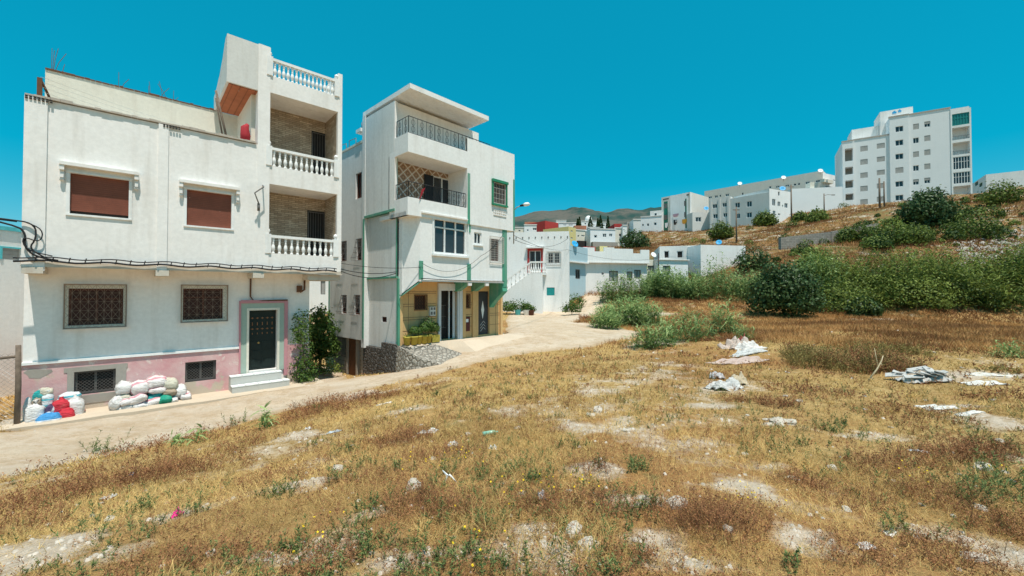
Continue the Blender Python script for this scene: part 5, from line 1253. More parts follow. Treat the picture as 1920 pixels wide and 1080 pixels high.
# ================================================================ vegetation (numpy ribbons and leaves)
class NB:
    def __init__(s): s.V = []; s.Q = []; s.T = []; s.C = []; s.n = 0
    def add(s, V, Q, T, C):
        if Q is not None: s.Q.append(Q+s.n)
        if T is not None: s.T.append(T+s.n)
        s.V.append(V); s.C.append(C); s.n += len(V)
    def ribbons(s, base, vec, width, droop, tint, segs=1, az=None):
        N = len(base); 
        if N == 0: return
        width = np.broadcast_to(width, (N,)); droop = np.broadcast_to(droop, (N,)); tint = np.broadcast_to(tint, (N,))
        if az is None: az = rng.uniform(0, 2*np.pi, N)
        side = np.stack([np.cos(az), np.sin(az), np.zeros(N)], -1)
        rows = []
        for k in range(segs):
            t = k/segs; c = base+vec*t; c = c.copy(); c[:,2] -= droop*t*t
            w = width*(1-t*.75)*(.55 if (k == 0 and segs > 1) else 1)
            rows.append(c-side*w[:,None]*.5); rows.append(c+side*w[:,None]*.5)
        tip = base+vec; tip = tip.copy(); tip[:,2] -= droop; rows.append(tip)
        V = np.stack(rows, 1).reshape(-1, 3); m = 2*segs+1; o = np.arange(N)*m
        Q = [np.stack([o+2*k, o+2*k+1, o+2*k+3, o+2*k+2], -1) for k in range(segs-1)]
        T = np.stack([o+2*segs-2, o+2*segs-1, o+2*segs], -1)
        s.add(V, np.concatenate(Q) if Q else None, T, np.repeat(tint, m))
    def leaves(s, P, N_, size, tint, aspect=.6):
        n = len(P); size = np.broadcast_to(size, (n,)); r = rng.normal(size=(n, 3)); a = np.cross(N_, r); a /= np.linalg.norm(a, axis=1)[:,None]+1e-9
        b = np.cross(N_, a); sz = size[:,None]
        V = np.stack([P-a*sz*.5, P+b*sz*.5*aspect+N_*sz*.1, P+a*sz*.5, P-b*sz*.5*aspect+N_*sz*.1], 1).reshape(-1, 3); o = np.arange(n)*4
        s.add(V, np.stack([o,o+1,o+2,o+3], -1), None, np.repeat(np.broadcast_to(tint, (n,)), 4))
    def build(s, name, m, parent=None, loc=(0,0,0)):
        V = np.concatenate(s.V)-np.array(loc); F_ = []
        if s.Q: F_.append(np.concatenate(s.Q))
        if s.T: F_.append(np.concatenate(s.T))
        o = npmesh(name, V, F_, m, parent, np.clip(np.concatenate(s.C), 0, 1))
        if parent is None: o.location = loc
        return o
def U(a, b, n): return rng.uniform(a, b, n)
def dirs(n, zlo, zhi):
    az = U(0, 2*np.pi, n); z = U(zlo, zhi, n); h = np.sqrt(np.clip(1-z*z, 0, 1)); return np.stack([np.cos(az)*h, np.sin(az)*h, z], -1)
def onground(x, y): return np.stack([x, y, Hn(x, y)], -1)
# ---- scatter of dry grass
def scatter(n, r0, r1, mode='log', a0=-58, a1=58):
    a = np.radians(U(a0, a1, n)); r = np.exp(U(math.log(r0), math.log(r1), n)) if mode == 'log' else U(r0, r1, n)
    return np.sin(a)*r, np.cos(a)*r
def inside_building(x, y):
    m = np.zeros(x.shape, bool)
    for f, b in ((f1, (-.1, 7.2, -1.3, 9)), (f2, (-.3, 6.2, -1.7, 7))):
        u = (x-f.o.x)*f.x.x+(y-f.o.y)*f.x.y; v = (x-f.o.x)*f.y.x+(y-f.o.y)*f.y.y
        m |= (u > b[0]) & (u < b[1]) & (v > b[2]) & (v < b[3])
    return m
def keep_grass(x, y, k=1.0, lim=.05):
    rm = road_mask(x, y); bm = bare_mask(x, y)+vnoise(x*5, y*5, 3)*.12; p = np.clip(1-(bm-lim+.06)/.42, .10, 1)*(rm+.25*vnoise(x*2.2, y*2.2, 9) < .03)
    return (U(0, 1, len(x)) < p*k) & ~inside_building(x, y)
x1, y1_ = scatter(80000, 1.9, 30, 'log'); x2, y2 = scatter(52000, 5, 36, 'lin'); x = np.concatenate([x1, x2]); y = np.concatenate([y1_, y2])
k = keep_grass(x, y); x, y = x[k], y[k]
dens = fbm(x*.8, y*.8, 51, 3); k = U(-.75, .65, len(x)) < dens; x, y = x[k], y[k]
r = np.hypot(x, y); nb = 8; base = np.repeat(onground(x, y), nb, 0); rr_b = np.repeat(r, nb); n = len(base)
off = rng.normal(size=(n, 2))*(.035+.004*rr_b)[:,None]; base[:,:2] += off; base[:,2] -= .01
hh = (U(.04, .15, n)*np.repeat(1+.7*fbm(x*.5, y*.5, 61, 3), nb)); d = dirs(n, .25, .95)*hh[:,None]
tint = np.repeat(np.clip(.5+fbm(x*.45, y*.45, 71, 4)*1.3+rng.normal(size=len(x))*.24, 0, 1), nb)+rng.normal(size=n)*.16
g = NB(); g.ribbons(base, d, np.maximum(.0035, .00095*rr_b), hh*U(0, .5, n), tint, 1)
x, y = scatter(9000, 2.0, 22, 'log'); k = keep_grass(x, y) & (fbm(x*.6, y*.6, 58, 3) > -.05); x, y = x[k], y[k]; nb = 13; base = np.repeat(onground(x, y), nb, 0); n = len(base)
base[:,:2] += rng.normal(size=(n, 2))*.022; hh = np.repeat(U(.12, .30, len(x)), nb)*U(.6, 1.1, n); g.ribbons(base, dirs(n, .35, .98)*hh[:,None], np.maximum(.005, .0011*np.hypot(base[:,0], base[:,1])), hh*U(.1, .6, n), np.repeat(U(.1, 1, len(x)), nb)+rng.normal(size=n)*.1, 2)
tag(g.build('dry_grass', M['drygrass']), kind='stuff')
del g
# ---- brown weeds: bushy zones (px, py, rx_px, height m, count)
def weeds(nbld, cx, cy_, rx, ry, h, n, tw=9, lean=.35, wmin=.003, tlo=0, thi=1, seed=True):
    a = U(0, 2*np.pi, n); q = np.sqrt(U(0, 1, n)); x = cx+np.cos(a)*q*rx; y = cy_+np.sin(a)*q*ry
    rm = road_mask(x, y) < .15; x, y, q = x[rm], y[rm], q[rm]; n = len(x)
    if n == 0: return
    r = np.hypot(x, y); b = onground(x, y); b[:,2] -= .01; w = np.maximum(wmin, .0008*r)
    H_ = h*U(.45, 1.1, n)*(1-.35*q); v = dirs(n, 1-lean, 1)*H_[:,None]; v[:,0] += (x-cx)/max(rx,.01)*h*.25; v[:,1] += (y-cy_)/max(ry,.01)*h*.25
    t0 = U(tlo, thi, n); nbld.ribbons(b, v, w*1.3, 0, t0*.7, 1)
    bb = np.repeat(b, tw, 0); vv = np.repeat(v, tw, 0); t = U(.2, 1, len(bb)); p = bb+vv*t[:,None]; L = np.repeat(H_, tw)*U(.15, .4, len(bb))*(1.15-t*.6)
    tv_ = dirs(len(bb), .1, .9)*L[:,None]; ti = np.repeat(t0, tw)+rng.normal(size=len(bb))*.15; ww = np.repeat(w, tw); nbld.ribbons(p, tv_, ww, 0, ti, 1)
    if seed:
        pp = p+tv_; k = U(0, 1, len(pp)) < .7; pp = pp[k]; nbld.leaves(pp, dirs(len(pp), -1, 1), np.maximum(.012, .0024*np.hypot(pp[:,0], pp[:,1]))*U(.6, 1.4, len(pp)), ti[k]+.1, .7)
WD = NB(); 
WP = [(60,880,70,.42,60),(150,860,80,.42,80),(250,850,70,.4,80),(330,840,60,.36,60),(60,950,70,.4,70),(150,930,70,.42,80),(230,900,70,.42,80),(290,900,50,.36,60),(20,1000,60,.34,60),(340,880,50,.35,60),(400,870,60,.3,50),
  (440,1050,60,.22,60),(300,1060,70,.2,60),(600,1060,70,.2,80),(760,820,45,.3,80),(830,850,60,.3,90),(790,950,55,.32,110),(850,960,50,.28,70),(740,830,40,.3,60),(1110,880,35,.2,60),(1130,700,60,.12,30),
  (1340,985,70,.34,150),(1290,960,60,.28,80),(1400,970,50,.25,60),(1060,950,70,.24,90),(1130,940,60,.22,80),(1000,950,50,.24,60),(1180,1040,50,.16,50),(1500,900,40,.2,60),(1600,930,70,.2,80),(1760,930,60,.28,90),
  (1800,850,60,.35,110),(1860,840,50,.35,80),(1720,860,60,.25,70),(1610,1040,70,.2,80),(1780,1040,70,.25,90),(1880,980,50,.3,80),(1640,870,60,.22,80),(1460,760,35,.3,70),(1400,750,40,.22,50),(620,760,45,.4,130),(590,775,30,.35,60),(660,765,20,.3,40),
  (730,742,20,.35,40),(690,745,14,.35,30),(560,790,25,.25,40),(470,830,40,.25,50),(510,900,50,.22,60),(700,900,50,.2,50),(900,760,50,.12,40),(1050,740,60,.12,40),(1550,740,60,.2,60),(1480,730,50,.18,50),(1700,770,60,.2,70),(1880,740,60,.2,60),
  (1590,690,110,.75,420),(1680,690,90,.65,300),(1540,680,60,.7,200),(1490,670,45,.6,150),(1640,665,90,.6,200),(1090,600,25,.5,60),(1880,700,50,.25,50),(1350,640,40,.3,60)]
OW = NB()
for px, py, rp, h, n in WP:
    g_ = G(px, py); e = G(px+rp, py); rx = abs(e.x-g_.x); 
    if py < 705 and px > 1400:
        for _ in range(5): weeds(OW if R_.random() < .7 else WD, g_.x+R_.uniform(-1,1)*rx*.7, g_.y+R_.uniform(-1,1)*rx*.5, rx*.42, rx*.36, h*R_.uniform(.6,1.15), int(n*.3), 8)
    else: weeds(WD, g_.x, g_.y, rx, rx*.75, h, int(n*1.7), 8)
x, y = scatter(2600, 2.0, 26, 'log'); k = keep_grass(x, y, .8)
for a_, b_ in zip(x[k], y[k]): weeds(WD, a_, b_, .16+.006*b_, .16, R_.uniform(.1,.26), 7, 7)
tag(OW.build('olive_weeds', M['oliveweed']), kind='stuff'); tag(WD.build('brown_weeds', M['brownweed']), kind='stuff'); del WD
# rust coloured dry grass band in front of the thicket and over the hillside
RW = NB(); x, y = scatter(46000, 15, 54, 'lin', 8, 60); k = keep_grass(x, y); x, y = x[k], y[k]
k = (fbm(x*.25, y*.25, 91, 3)+np.clip((np.hypot(x, y)-19)/9, -1, .9)) > U(-.1, .7, len(x)); x, y = x[k], y[k]
b = np.repeat(onground(x, y), 5, 0); n = len(b); b[:,:2] += rng.normal(size=(n, 2))*.12; hh = U(.1, .34, n); RW.ribbons(b, dirs(n, .55, 1)*hh[:,None], .0011*np.hypot(b[:,0], b[:,1]), 0, np.repeat(np.clip(.4+fbm(x*.4, y*.4, 93, 3)*1.5, 0, 1), 5)+rng.normal(size=n)*.2, 1)
x, y = scatter(60000, 36, 110, 'log', 8, 60); hz = H0(x, y); k = (hz > 3.0) & (fbm(x*.15, y*.15, 95, 4) > U(-.5, .3, len(x))); x, y = x[k], y[k]
b = np.repeat(onground(x, y), 4, 0); n = len(b); b[:,:2] += rng.normal(size=(n, 2))*.4; hh = U(.15, .6, n); RW.ribbons(b, dirs(n, .4, 1)*hh[:,None], .0012*np.hypot(b[:,0], b[:,1]), 0, np.repeat(np.clip(.28+fbm(x*.2, y*.2, 97, 3)*1.5, 0, 1), 4)+rng.normal(size=n)*.2, 1)
tag(RW.build('rust_coloured_grass', M['rustweed']), kind='stuff'); del RW
# ---- green sprigs
GS = NB()
def sprig(nb_, x, y, h, ns=3, lv=22, wl=.012):
    r = math.hypot(x, y); z = Z(x, y); wl = max(wl, .0016*r)
    n = ns; b = np.stack([x+rng.normal(size=n)*.04*h/.2, y+rng.normal(size=n)*.04*h/.2, np.full(n, z-.01)], -1); v = dirs(n, .8, 1)*(h*U(.6, 1.1, n))[:,None]
    nb_.ribbons(b, v, max(.005, .0008*r), 0, .3, 1)
    bb = np.repeat(b, lv, 0); vv = np.repeat(v, lv, 0); t = U(.1, 1, len(bb)); p = bb+vv*t[:,None]; L = U(.18, .34, len(bb))*h*(1.15-.7*t)
    nb_.ribbons(p, dirs(len(bb), .2, .9)*L[:,None], wl, L*.15, U(0, 1, len(bb)), 2)
SP = [(920,770,.16),(880,775,.15),(600,830,.14),(640,850,.3),(690,870,.22),(750,880,.2),(840,880,.22),(1050,835,.2),(1130,870,.16),(1190,870,.22),(1200,880,.2),(1090,830,.12),(930,890,.22),(950,880,.2),(1225,950,.2),(985,905,.2),(645,905,.25),
  (1900,930,.45),(1910,950,.4),(1840,920,.3),(1830,940,.28),(1880,900,.3),(1850,830,.3),(1870,830,.25),(1560,800,.22),(1590,790,.22),(1540,800,.2),(440,800,.5),(445,795,.4),(160,850,.45),(205,850,.4),(225,845,.42),(540,930,.18),(490,940,.16),(700,950,.15),
  (600,700+70,.2),(1180,750,.15),(960,745,.18),(890,745,.22),(820,745,.2),(1000,750,.14),(1260,790,.15),(1040,780,.15),(1700,1000,.2),(1480,1060,.16),(880,1050,.14),(560,1020,.14),(960,1070,.15),(280,950,.24),(380,960,.18),(640,1010,.14),(1500,830,.2),(1450,840,.18)]
for px, py, h in SP:
    g_ = G(px, py)
    for _ in range(5 if h < .33 else 2): sprig(GS, g_.x+rng.normal()*.09, g_.y+rng.normal()*.08, h*R_.uniform(.5, 1.1), 3)
x, y = scatter(5200, 2.2, 26, 'log'); k = keep_grass(x, y, .85) & (fbm(x*.5, y*.5, 101, 3) > -.06)
for a_, b_ in zip(x[k], y[k]): sprig(GS, a_, b_, R_.uniform(.06, .2), 2, 14)
tag(GS.build('green_weeds', M['greenweed']), kind='stuff'); del GS
FLW = NB()
for px, py in ((775,885),(860,870),(880,875),(1080,925),(1090,935),(1400,945),(1390,940),(1730,905),(590,1035),(880,1055),(960,940),(830,880),(1880,905),(1020,935)):
    g_ = GN(px, py); n = 9; p = np.array([g_.x, g_.y, g_.z])+np.stack([rng.normal(size=n)*.1, rng.normal(size=n)*.1, U(.1, .22, n)], -1)
    for _ in range(2): FLW.leaves(p, dirs(n, .5, 1), .018, 0, 1)
tag(FLW.build('yellow_flowers', M['flower']), kind='stuff')
# ---- reeds
def reeds(nb_, pts, hgt, lv=13, wl=.05, L0=.5, tlo=0, thi=1):
    n = len(pts); b = pts.copy(); b[:,2] -= .05; Hh = hgt*U(.7, 1.12, n); v = dirs(n, .93, 1)*Hh[:,None]
    t0 = U(tlo, thi, n); nb_.ribbons(b, v, .022, 0, .5, 2)
    bb = np.repeat(b, lv, 0); vv = np.repeat(v, lv, 0); m = len(bb); t = np.tile(np.linspace(.12, 1, lv), n)+rng.normal(size=m)*.03; p = bb+vv*t[:,None]
    L = L0*U(.7, 1.25, m)*(1.1-.35*t); nb_.ribbons(p, dirs(m, .35, .9)*L[:,None], wl*U(.7, 1.2, m), L*U(.3, .9, m), np.repeat(t0, lv)*.5+rng.normal(size=m)*.22+.25*t+.06, 3)
def clump(px, py, rx, ry, n, h, label, lv=13, wl=.05, L0=.5, name='reed_clump', m='reed', grp='reed clumps along the track', **kw):
    c = GN(px, py); c.y += ry*.6; a = U(0, 2*np.pi, n); q = np.sqrt(U(0, 1, n)); x = c.x+np.cos(a)*q*rx; y = c.y+np.sin(a)*q*ry; P = onground(x, y)
    g = NB(); 
    hh = h*(1.05-.4*q)*(.88+.25*fbm(x*1.1, y*1.1, 7, 2)); reeds(g, P, hh, lv, wl, L0, **kw)
    return tag(g.build(name, M[m], None, (c.x, c.y, Z(c.x, c.y))), label, 'reeds', grp)
clump(1176,566,2.1,1.4,190,3.0,'dark bushy reed clump in front of the long low white house', 12, .10, .6, thi=.5)
clump(1190,612,2.1,1.3,220,2.3,'bright arching reed clump beside the end of the track, the widest in the open', 11, .095, .75, tlo=.3)
clump(1138,617,.9,.7,70,1.5,'small low reed clump at the left foot of the widest open clump', 11, .085, .6, tlo=.3)
clump(1232,654,1.0,.7,80,1.35,'loose reed clump left of the blanket heap, nearest to the track', 9, .065, .55, tlo=.1)
clump(1297,640,1.1,.7,75,1.7,'leaning reed clump behind the nearest one, left of the tall tuft', 10, .07, .6, tlo=.1)
clump(1360,628,.75,.5,52,2.3,'tall narrow reed tuft above the blanket heap', 11, .075, .65, tlo=.2)
clump(1396,640,.4,.3,26,1.0,'tiny reed tuft just right of the tall narrow one', 10, .045, .4, tlo=.2)
clump(495,808,.16,.14,9,.75,'single young reed tuft on the roadside below the steps', 8, .05, .35, tlo=.4)
clump(345,842,.25,.16,9,.5,'pale broad-leaved tuft on the roadside below the white sacks', 7, .06, .35, tlo=.6)
clump(1912,672,.5,.3,26,.7,'green reed tuft at the right edge of the field', 8, .05, .4, tlo=.3)
TH = NB()
def hedge(segs, n, m_h, tl, th_, lv=13, wl=.06, L0=.5):
    # segs: list of (px, Ybase, height)
    t = U(0, 1, n); k = t*(len(segs)-1); i = np.minimum(k.astype(int), len(segs)-2); f = k-i; S = np.array(segs, float)
    px = S[i,0]*(1-f)+S[i+1,0]*f; Y = S[i,1]*(1-f)+S[i+1,1]*f; h = S[i,2]*(1-f)+S[i+1,2]*f; d = U(0, 1, n)
    Y = Y+d*m_h; x = (px-PX)/F*Y+rng.normal(size=n)*.3; P = onground(x, Y); h = h*(.85+.75*fbm(x*.38, Y*.38, 33, 3))*(1-.4*d)
    reeds(TH, P, h, lv, wl, L0, tl, th_)
hedge([(1215,36.5,2.3),(1250,36,3.3),(1300,35.5,3.7),(1420,34,3.7),(1500,33,3.9),(1560,33,4.0)], 1500, 4, .0, .8, 12, .12, .6)
tag(TH.build('reed_thicket', M['reed']), kind='stuff'); TH = NB()
hedge([(1500,34,3.8),(1600,32,4.0),(1700,31,3.9),(1800,30.5,3.9),(1920,30,4.1),(2050,31,4.2)], 1900, 4.5, .0, 1, 14, .12, .62)
def shrubs(nb_, px0, px1, Y0, Y1, n, hs, ls, dens=420, tl=0, th_=1):
    for _ in range(n):
        Y = R_.uniform(Y0, Y1); x = (R_.uniform(px0, px1)-PX)/F*Y; z = Z(x, Y); h = R_.uniform(*hs); m = int(dens*h); d = dirs(m, -.3, 1); rr_ = U(.5, 1, m)**.5*(1+.25*rng.normal(size=m)*.5)
        P = np.array([x, Y, z+h*.35])+d*rr_[:,None]*np.array([h*.75, h*.75, h*.65]); k = P[:,2] > z-.1; P = P[k]; d = d[k]+rng.normal(size=(k.sum(), 3))*.6; d /= np.linalg.norm(d, axis=1)[:,None]
        nb_.leaves(P, d, ls*U(.6, 1.3, len(P)), R_.uniform(tl, th_)*.75+rng.normal(size=len(P))*.25, .6)
shrubs(TH, 1540, 2000, 30, 34.5, 22, (.8, 2.9), .17, 380)
tag(TH.build('mixed_thicket', M['hedge']), kind='stuff'); TH = NB()
shrubs(TH, 1610, 1880, 41, 56, 52, (.5, 1.7), .24, 260, 0, .5); shrubs(TH, 1600, 1960, 38, 58, 26, (.2, .7), .2, 300); shrubs(TH, 1250, 1620, 46, 90, 24, (.4, 1.2), .22, 160); shrubs(TH, 1640, 2000, 55, 62, 16, (.4, 1.0), .24, 200); shrubs(TH, 1440, 1560, 39, 43, 10, (.4, 1.0), .18, 300)
tag(TH.build('hillside_scrub', M['hedge']), kind='stuff'); del TH
# ---- trees and bushes as things
def bush(name, label, cat, c, lobes, leaf, n, mat, trunkh=.6, tr=.1, tint=(.0,.8), grp=None, limbs=6):
    """c base point; lobes: (dx,dy,dz,rx,ry,rz)"""
    o = empty(name, c, 0, label, cat, grp); g = NB(); vol = [l[3]*l[4]*l[5] for l in lobes]; tot = sum(vol); cn = Vector(c)
    for l, v_ in zip(lobes, vol):
        m = int(n*v_/tot); 
        if m < 4: continue
        d = dirs(m, -1, 1); q = U(.25, 1, m)**.4; bump = 1+.22*np.sin(d[:,0]*7+l[0]*3)*np.sin(d[:,1]*6+l[2])+.16*np.sin(d[:,2]*9+l[1]*5)
        P = np.array(l[:3])+d*(q*bump)[:,None]*np.array(l[3:6]); P += rng.normal(size=(m, 3))*leaf*.5
        keep = (P[:,2] > .05) & (fbm(P[:,0]*1.6/max(.5,l[3]*.5)+l[0], P[:,2]*1.6/max(.5,l[3]*.5)+P[:,1], 17, 3) > U(-1.1, .25, m)); P = P[keep]; dd_ = d[keep]+rng.normal(size=(keep.sum(), 3))*.55; dd_ /= np.linalg.norm(dd_, axis=1)[:,None]
        tt = R_.uniform(*tint)*.4+.25+rng.normal(size=len(P))*.22
        g.leaves(P, dd_, leaf*U(.6, 1.35, len(P)), tt, .7)
    g.build('crown', M[mat], o); mb = MB(); top = max(l[2] for l in lobes)
    mb.tube([(0,0,-.2),(.03,0,trunkh*.5),(0,.03,trunkh)], [tr, tr*.8, tr*.65], 7)
    for k in range(limbs):
        l = lobes[k % len(lobes)]; e = Vector((l[0]+R_.uniform(-.4,.4)*l[3], l[1]+R_.uniform(-.4,.4)*l[4], l[2]+R_.uniform(-.2,.6)*l[5])); s0 = Vector((0,0,trunkh*R_.uniform(.3,1))); mid = s0.lerp(e, .5)+Vector((0,0,.1*e.z)); mb.tube([s0, mid, e], [tr*.5, tr*.3, tr*.1], 5)
    mb.build('trunk', M['bark'], o); return o
c = GN(1485, 598); bush('fig_tree', 'round dark fig tree standing alone at the edge of the dry field', 'tree', tuple(c+Vector((0,.8,0))), [(0,0,2.0,2.0,1.8,1.7),(-1.2,.0,1.5,1.2,1.2,1.2),(1.3,0,1.4,1.3,1.2,1.2),(.3,-.6,1.1,1.8,1.2,.9),(-.4,.2,2.9,1.2,1.1,1.0),(.9,0,2.7,1.1,1,.9),(-2.0,0,.9,.7,.7,.6),(2.1,0,1.0,.7,.7,.8),(-.9,0,3.3,.6,.6,.6),(1.7,0,2.5,.6,.6,.6),(-1.9,.0,2.3,.5,.5,.5)], .2, 11000, 'fig', .7, .13, (0,.5))
def wp(px, py, Y):
    p = W(px, py, Y); return (p.x, p.y, min(Z(p.x, p.y), p.z+1.5))
bush('hill_tree', 'large dark evergreen tree on the hillside below the tower', 'tree', wp(1740,470,50), [(0,0,3.0,2.7,2.4,2.4),(-1.5,-.5,3.2,1.7,1.7,1.6),(1.5,0,2.3,1.8,1.8,1.9),(.3,0,4.4,1.9,1.8,1.5),(1.2,-.5,.8,1.7,1.4,1.2)], .3, 12000, 'fig', 1.2, .2, (0,.3))
for px, py, Y, s_, lb, mt_, tn in ((1668,470,44,1.5,'olive green bush left below the big hillside tree','hedge',(.3,.9)),(1830,470,43,1.7,'dark bush right below the big hillside tree','hedge',(0,.3)),(1712,475,42,1.1,'small bush at the foot of the big hillside tree','hedge',(.1,.5)),
   (1412,492,42,1.3,'dark feathery bush over the reed thicket beside the blank white house','fig',(0,.4)),(1880,375,54,1.6,'wide green bush on the crest at the right edge','hedge',(.2,.6)),(1434,414,84,1.5,'green shrub at the foot of the blank grey block','hedge',(.2,.6)),(1534,428,70,1.2,'lone green shrub above the retaining wall','hedge',(.3,.8)),
   (1352,446,70,1.4,'dark shrub on the slope under the low grey block','hedge',(0,.4)),(1190,456,80,1.9,'round dark tree beside the unfinished grey town house','fig',(.1,.5)),(1590,458,48,.9,'small dark shrub below the retaining wall','hedge',(0,.3)),(1530,500,38,1.3,'silvery leafed bush rising behind the fig tree','hedge',(.5,.9)),(1618,590,30.5,.75,'small dark bush at the foot of the thicket right of the fig tree','fig',(0,.5)),(1500,395,80,1.0,'low green shrub on the crest in front of the pale blank block','hedge',(.2,.7))):
    bush('bush', lb, 'bush', wp(px, py+8, Y), [(0,0,s_*.9,s_*1.2,s_,s_),(-s_*.8,0,s_*.6,s_*.8,s_*.7,s_*.7),(s_*.8,-.2,s_*.6,s_*.8,s_*.7,s_*.7)], .2*max(1,Y/42), 2600, mt_, .4*s_, .08*s_, tn)
for i, (px, s_) in enumerate(((1083,2.7),(1086.5,3.2),(1107,3.3),(1121,2.8),(1126,3.6),(1140,3.4))):
    p = W(px, 431, 112); o = empty('cypress', (p.x, p.y, p.z-1.2), 0, 'slim dark cypress in the row beside the domed white house in the far town', 'tree', 'cypresses in the far town')
    g = NB(); m = 420; t = U(0, 1, m); az = U(0, 2*np.pi, m); rad = (.85 if i in (2, 4) else .6)*np.sin(np.clip(t, 0, 1)**.55*np.pi)*.9*(.7+.3*U(0,1,m)); P = np.stack([np.cos(az)*rad, np.sin(az)*rad, .3+t*(s_+1.2)], -1); g.leaves(P, dirs(m, -.2, 1), .5, U(0, .3, m)); g.build('crown', M['fig'], o)
    mb = MB(); mb.tube([(0,0,-.3),(0,0,1.2)], .12, 5); mb.build('trunk', M['bark'], o)
p = f1.w(6.72, -.4, 0); bush('climbing_vine', 'leafy climbing vine on the wall corner right of the black door', 'vine', (p.x, p.y, 0), [(.0,0,.55,.42,.35,.55),(.05,.05,1.2,.26,.3,.6),(-.1,0,1.9,.38,.3,.5),(.02,.1,2.3,.28,.25,.35),(-.22,.1,2.35,.25,.2,.3),(.1,.0,.25,.45,.35,.3)], .085, 2300, 'vine', 1.2, .03, (.2,1))
p = W(600, 640, 19.5); bush('alley_tree', 'dark leafy lemon tree filling the alley between the two big houses', 'tree', (p.x, p.y, Z(p.x, p.y)), [(0,0,1.7,.75,.8,1.0),(-.4,.1,1.0,.5,.6,.7),(.35,0,1.1,.5,.6,.7),(0,0,2.5,.5,.5,.5)], .13, 5200, 'vine', 1.0, .08, (0,.5))
p = W(590, 670, 18.3); bush('alley_shrub', 'low pale weed shrub under the lemon tree in the alley', 'shrub', (p.x, p.y, Z(p.x, p.y)), [(0,0,.3,.7,.5,.35),(.7,.1,.25,.5,.4,.3),(-.4,0,.3,.4,.4,.3)], .08, 1500, 'hedge', .2, .02, (.4,1))
for px, py, Y, s_, lb in ((950,577,33.5,.6,'flowering shrub at the left end of the bed by the stair house'),(972,577,33.8,.75,'tall green shrub in the middle of the bed by the stair house'),(990,578,34,.45,'low shrub at the right end of the bed by the stair house'),(1072,580,33,.6,'dry green weeds at the right corner of the stair house'),(1076,560,36,.8,'weedy bush beside the path between the stair house and the low white house')):
    q = W(px, py, Y); bush('garden_shrub', lb, 'shrub', (q.x, q.y, min(q.z, Z(q.x, q.y)+.2)), [(0,0,s_*.7,s_*1.1,s_*.6,s_*.7),(-s_*.8,0,s_*.5,s_*.6,s_*.5,s_*.5),(s_*.8,0,s_*.5,s_*.6,s_*.5,s_*.5)], .13, 900, 'vine', .3, .03, (.2,.9))
# ================================================================ sacks, pots, rubbish, rocks
def sack_mb(sx, sy, sz, e=.55, nz=.05, seed=0, neck=False, nu=30, nv=18):
    V = []; Fq = []; 
    def sp(c, p): return math.copysign(abs(c)**p, c)
    for j in range(nv+1):
        v = -math.pi/2+math.pi*j/nv
        for i in range(nu):
            u = 2*math.pi*i/nu; ev = 1.0 if (not neck and e < .7) else e; x = sp(math.cos(v), ev)*sp(math.cos(u), e); y = sp(math.cos(v), ev)*sp(math.sin(u), e); z = sp(math.sin(v), ev if ev < 1 else .85)
            if neck and z > .55: k = 1-(z-.55)/.45*.75; x *= k; y *= k
            V.append([x*sx, y*sy, z*sz])
    V = np.array(V); s_ = max(sx, sy, sz)
    n1 = fbm(V[:,0]/s_*2.2+seed*3.1+V[:,2]/s_*1.7, V[:,1]/s_*2.2+V[:,2]/s_*2.1, seed, 3); V *= (1+nz*2.2*n1)[:,None]; V *= (1+.05*fbm(V[:,0]/s_*7+seed, V[:,1]/s_*7+V[:,2]/s_*8, seed+3, 2))[:,None]; V[:,2] += np.sin(V[:,0]/s_*9+seed)*.008+np.abs(np.sin(V[:,0]/s_*5+V[:,1]/s_*4+seed))*-.012
    for j in range(nv):
        for i in range(nu): Fq.append((j*nu+i, j*nu+(i+1) % nu, (j+1)*nu+(i+1) % nu, (j+1)*nu+i))
    mb = MB(); mb.v = [tuple(p) for p in V]; mb.f = Fq; mb.sm = [True]*len(Fq); return mb
def bagmat(name, c1, c2=None, axis=2, bands=None, sc=1):
    t = NT(name); c = c1
    if c2 is not None:
        s = t.n.new('ShaderNodeSeparateXYZ'); t.l.new(t.tc, s.inputs[0]); f = t.math('SINE', t.math('MULTIPLY', s.outputs[axis], bands or 22.)); c = t.mix(t.ramp(f, .55, .7), c1, c2)
    n = t.ramp(t.noise(6, 5, .6), .3, .75, .82, 1.08); c = t.mix(1., c, n, 'MULTIPLY'); c = t.mix(t.ramp(t.noise(3, 5, .7), .58, .75, 0, .35), c, (.40,.33,.26)); t.color(c)
    w = t.noise(9, 4, .65, st=(1,1,2.4)); t.bump(w, 1., .06); return t.done(.6, 0, .3)
BM_ = dict(white=bagmat('woven_white_sack', (.74,.72,.70)), pinkw=bagmat('pink_striped_sack', (.74,.70,.68), (.62,.30,.34), 1, 26), red=bagmat('red_plastic_bag', (.60,.03,.05)), blue=bagmat('blue_banded_bag', (.06,.30,.62), (.72,.75,.78), 2, 30),
   teal=bagmat('teal_sack', (.02,.36,.36)), green=bagmat('green_sack', (.01,.30,.20)), cream=bagmat('cream_sack', (.60,.57,.46)), brown=bagmat('brown_sack', (.38,.30,.22)), tealw=bagmat('teal_white_sack', (.70,.74,.76), (.10,.50,.60), 2, 40), purple=bagmat('purple_sack', (.10,.06,.13), (.6,.58,.62), 0, 30))
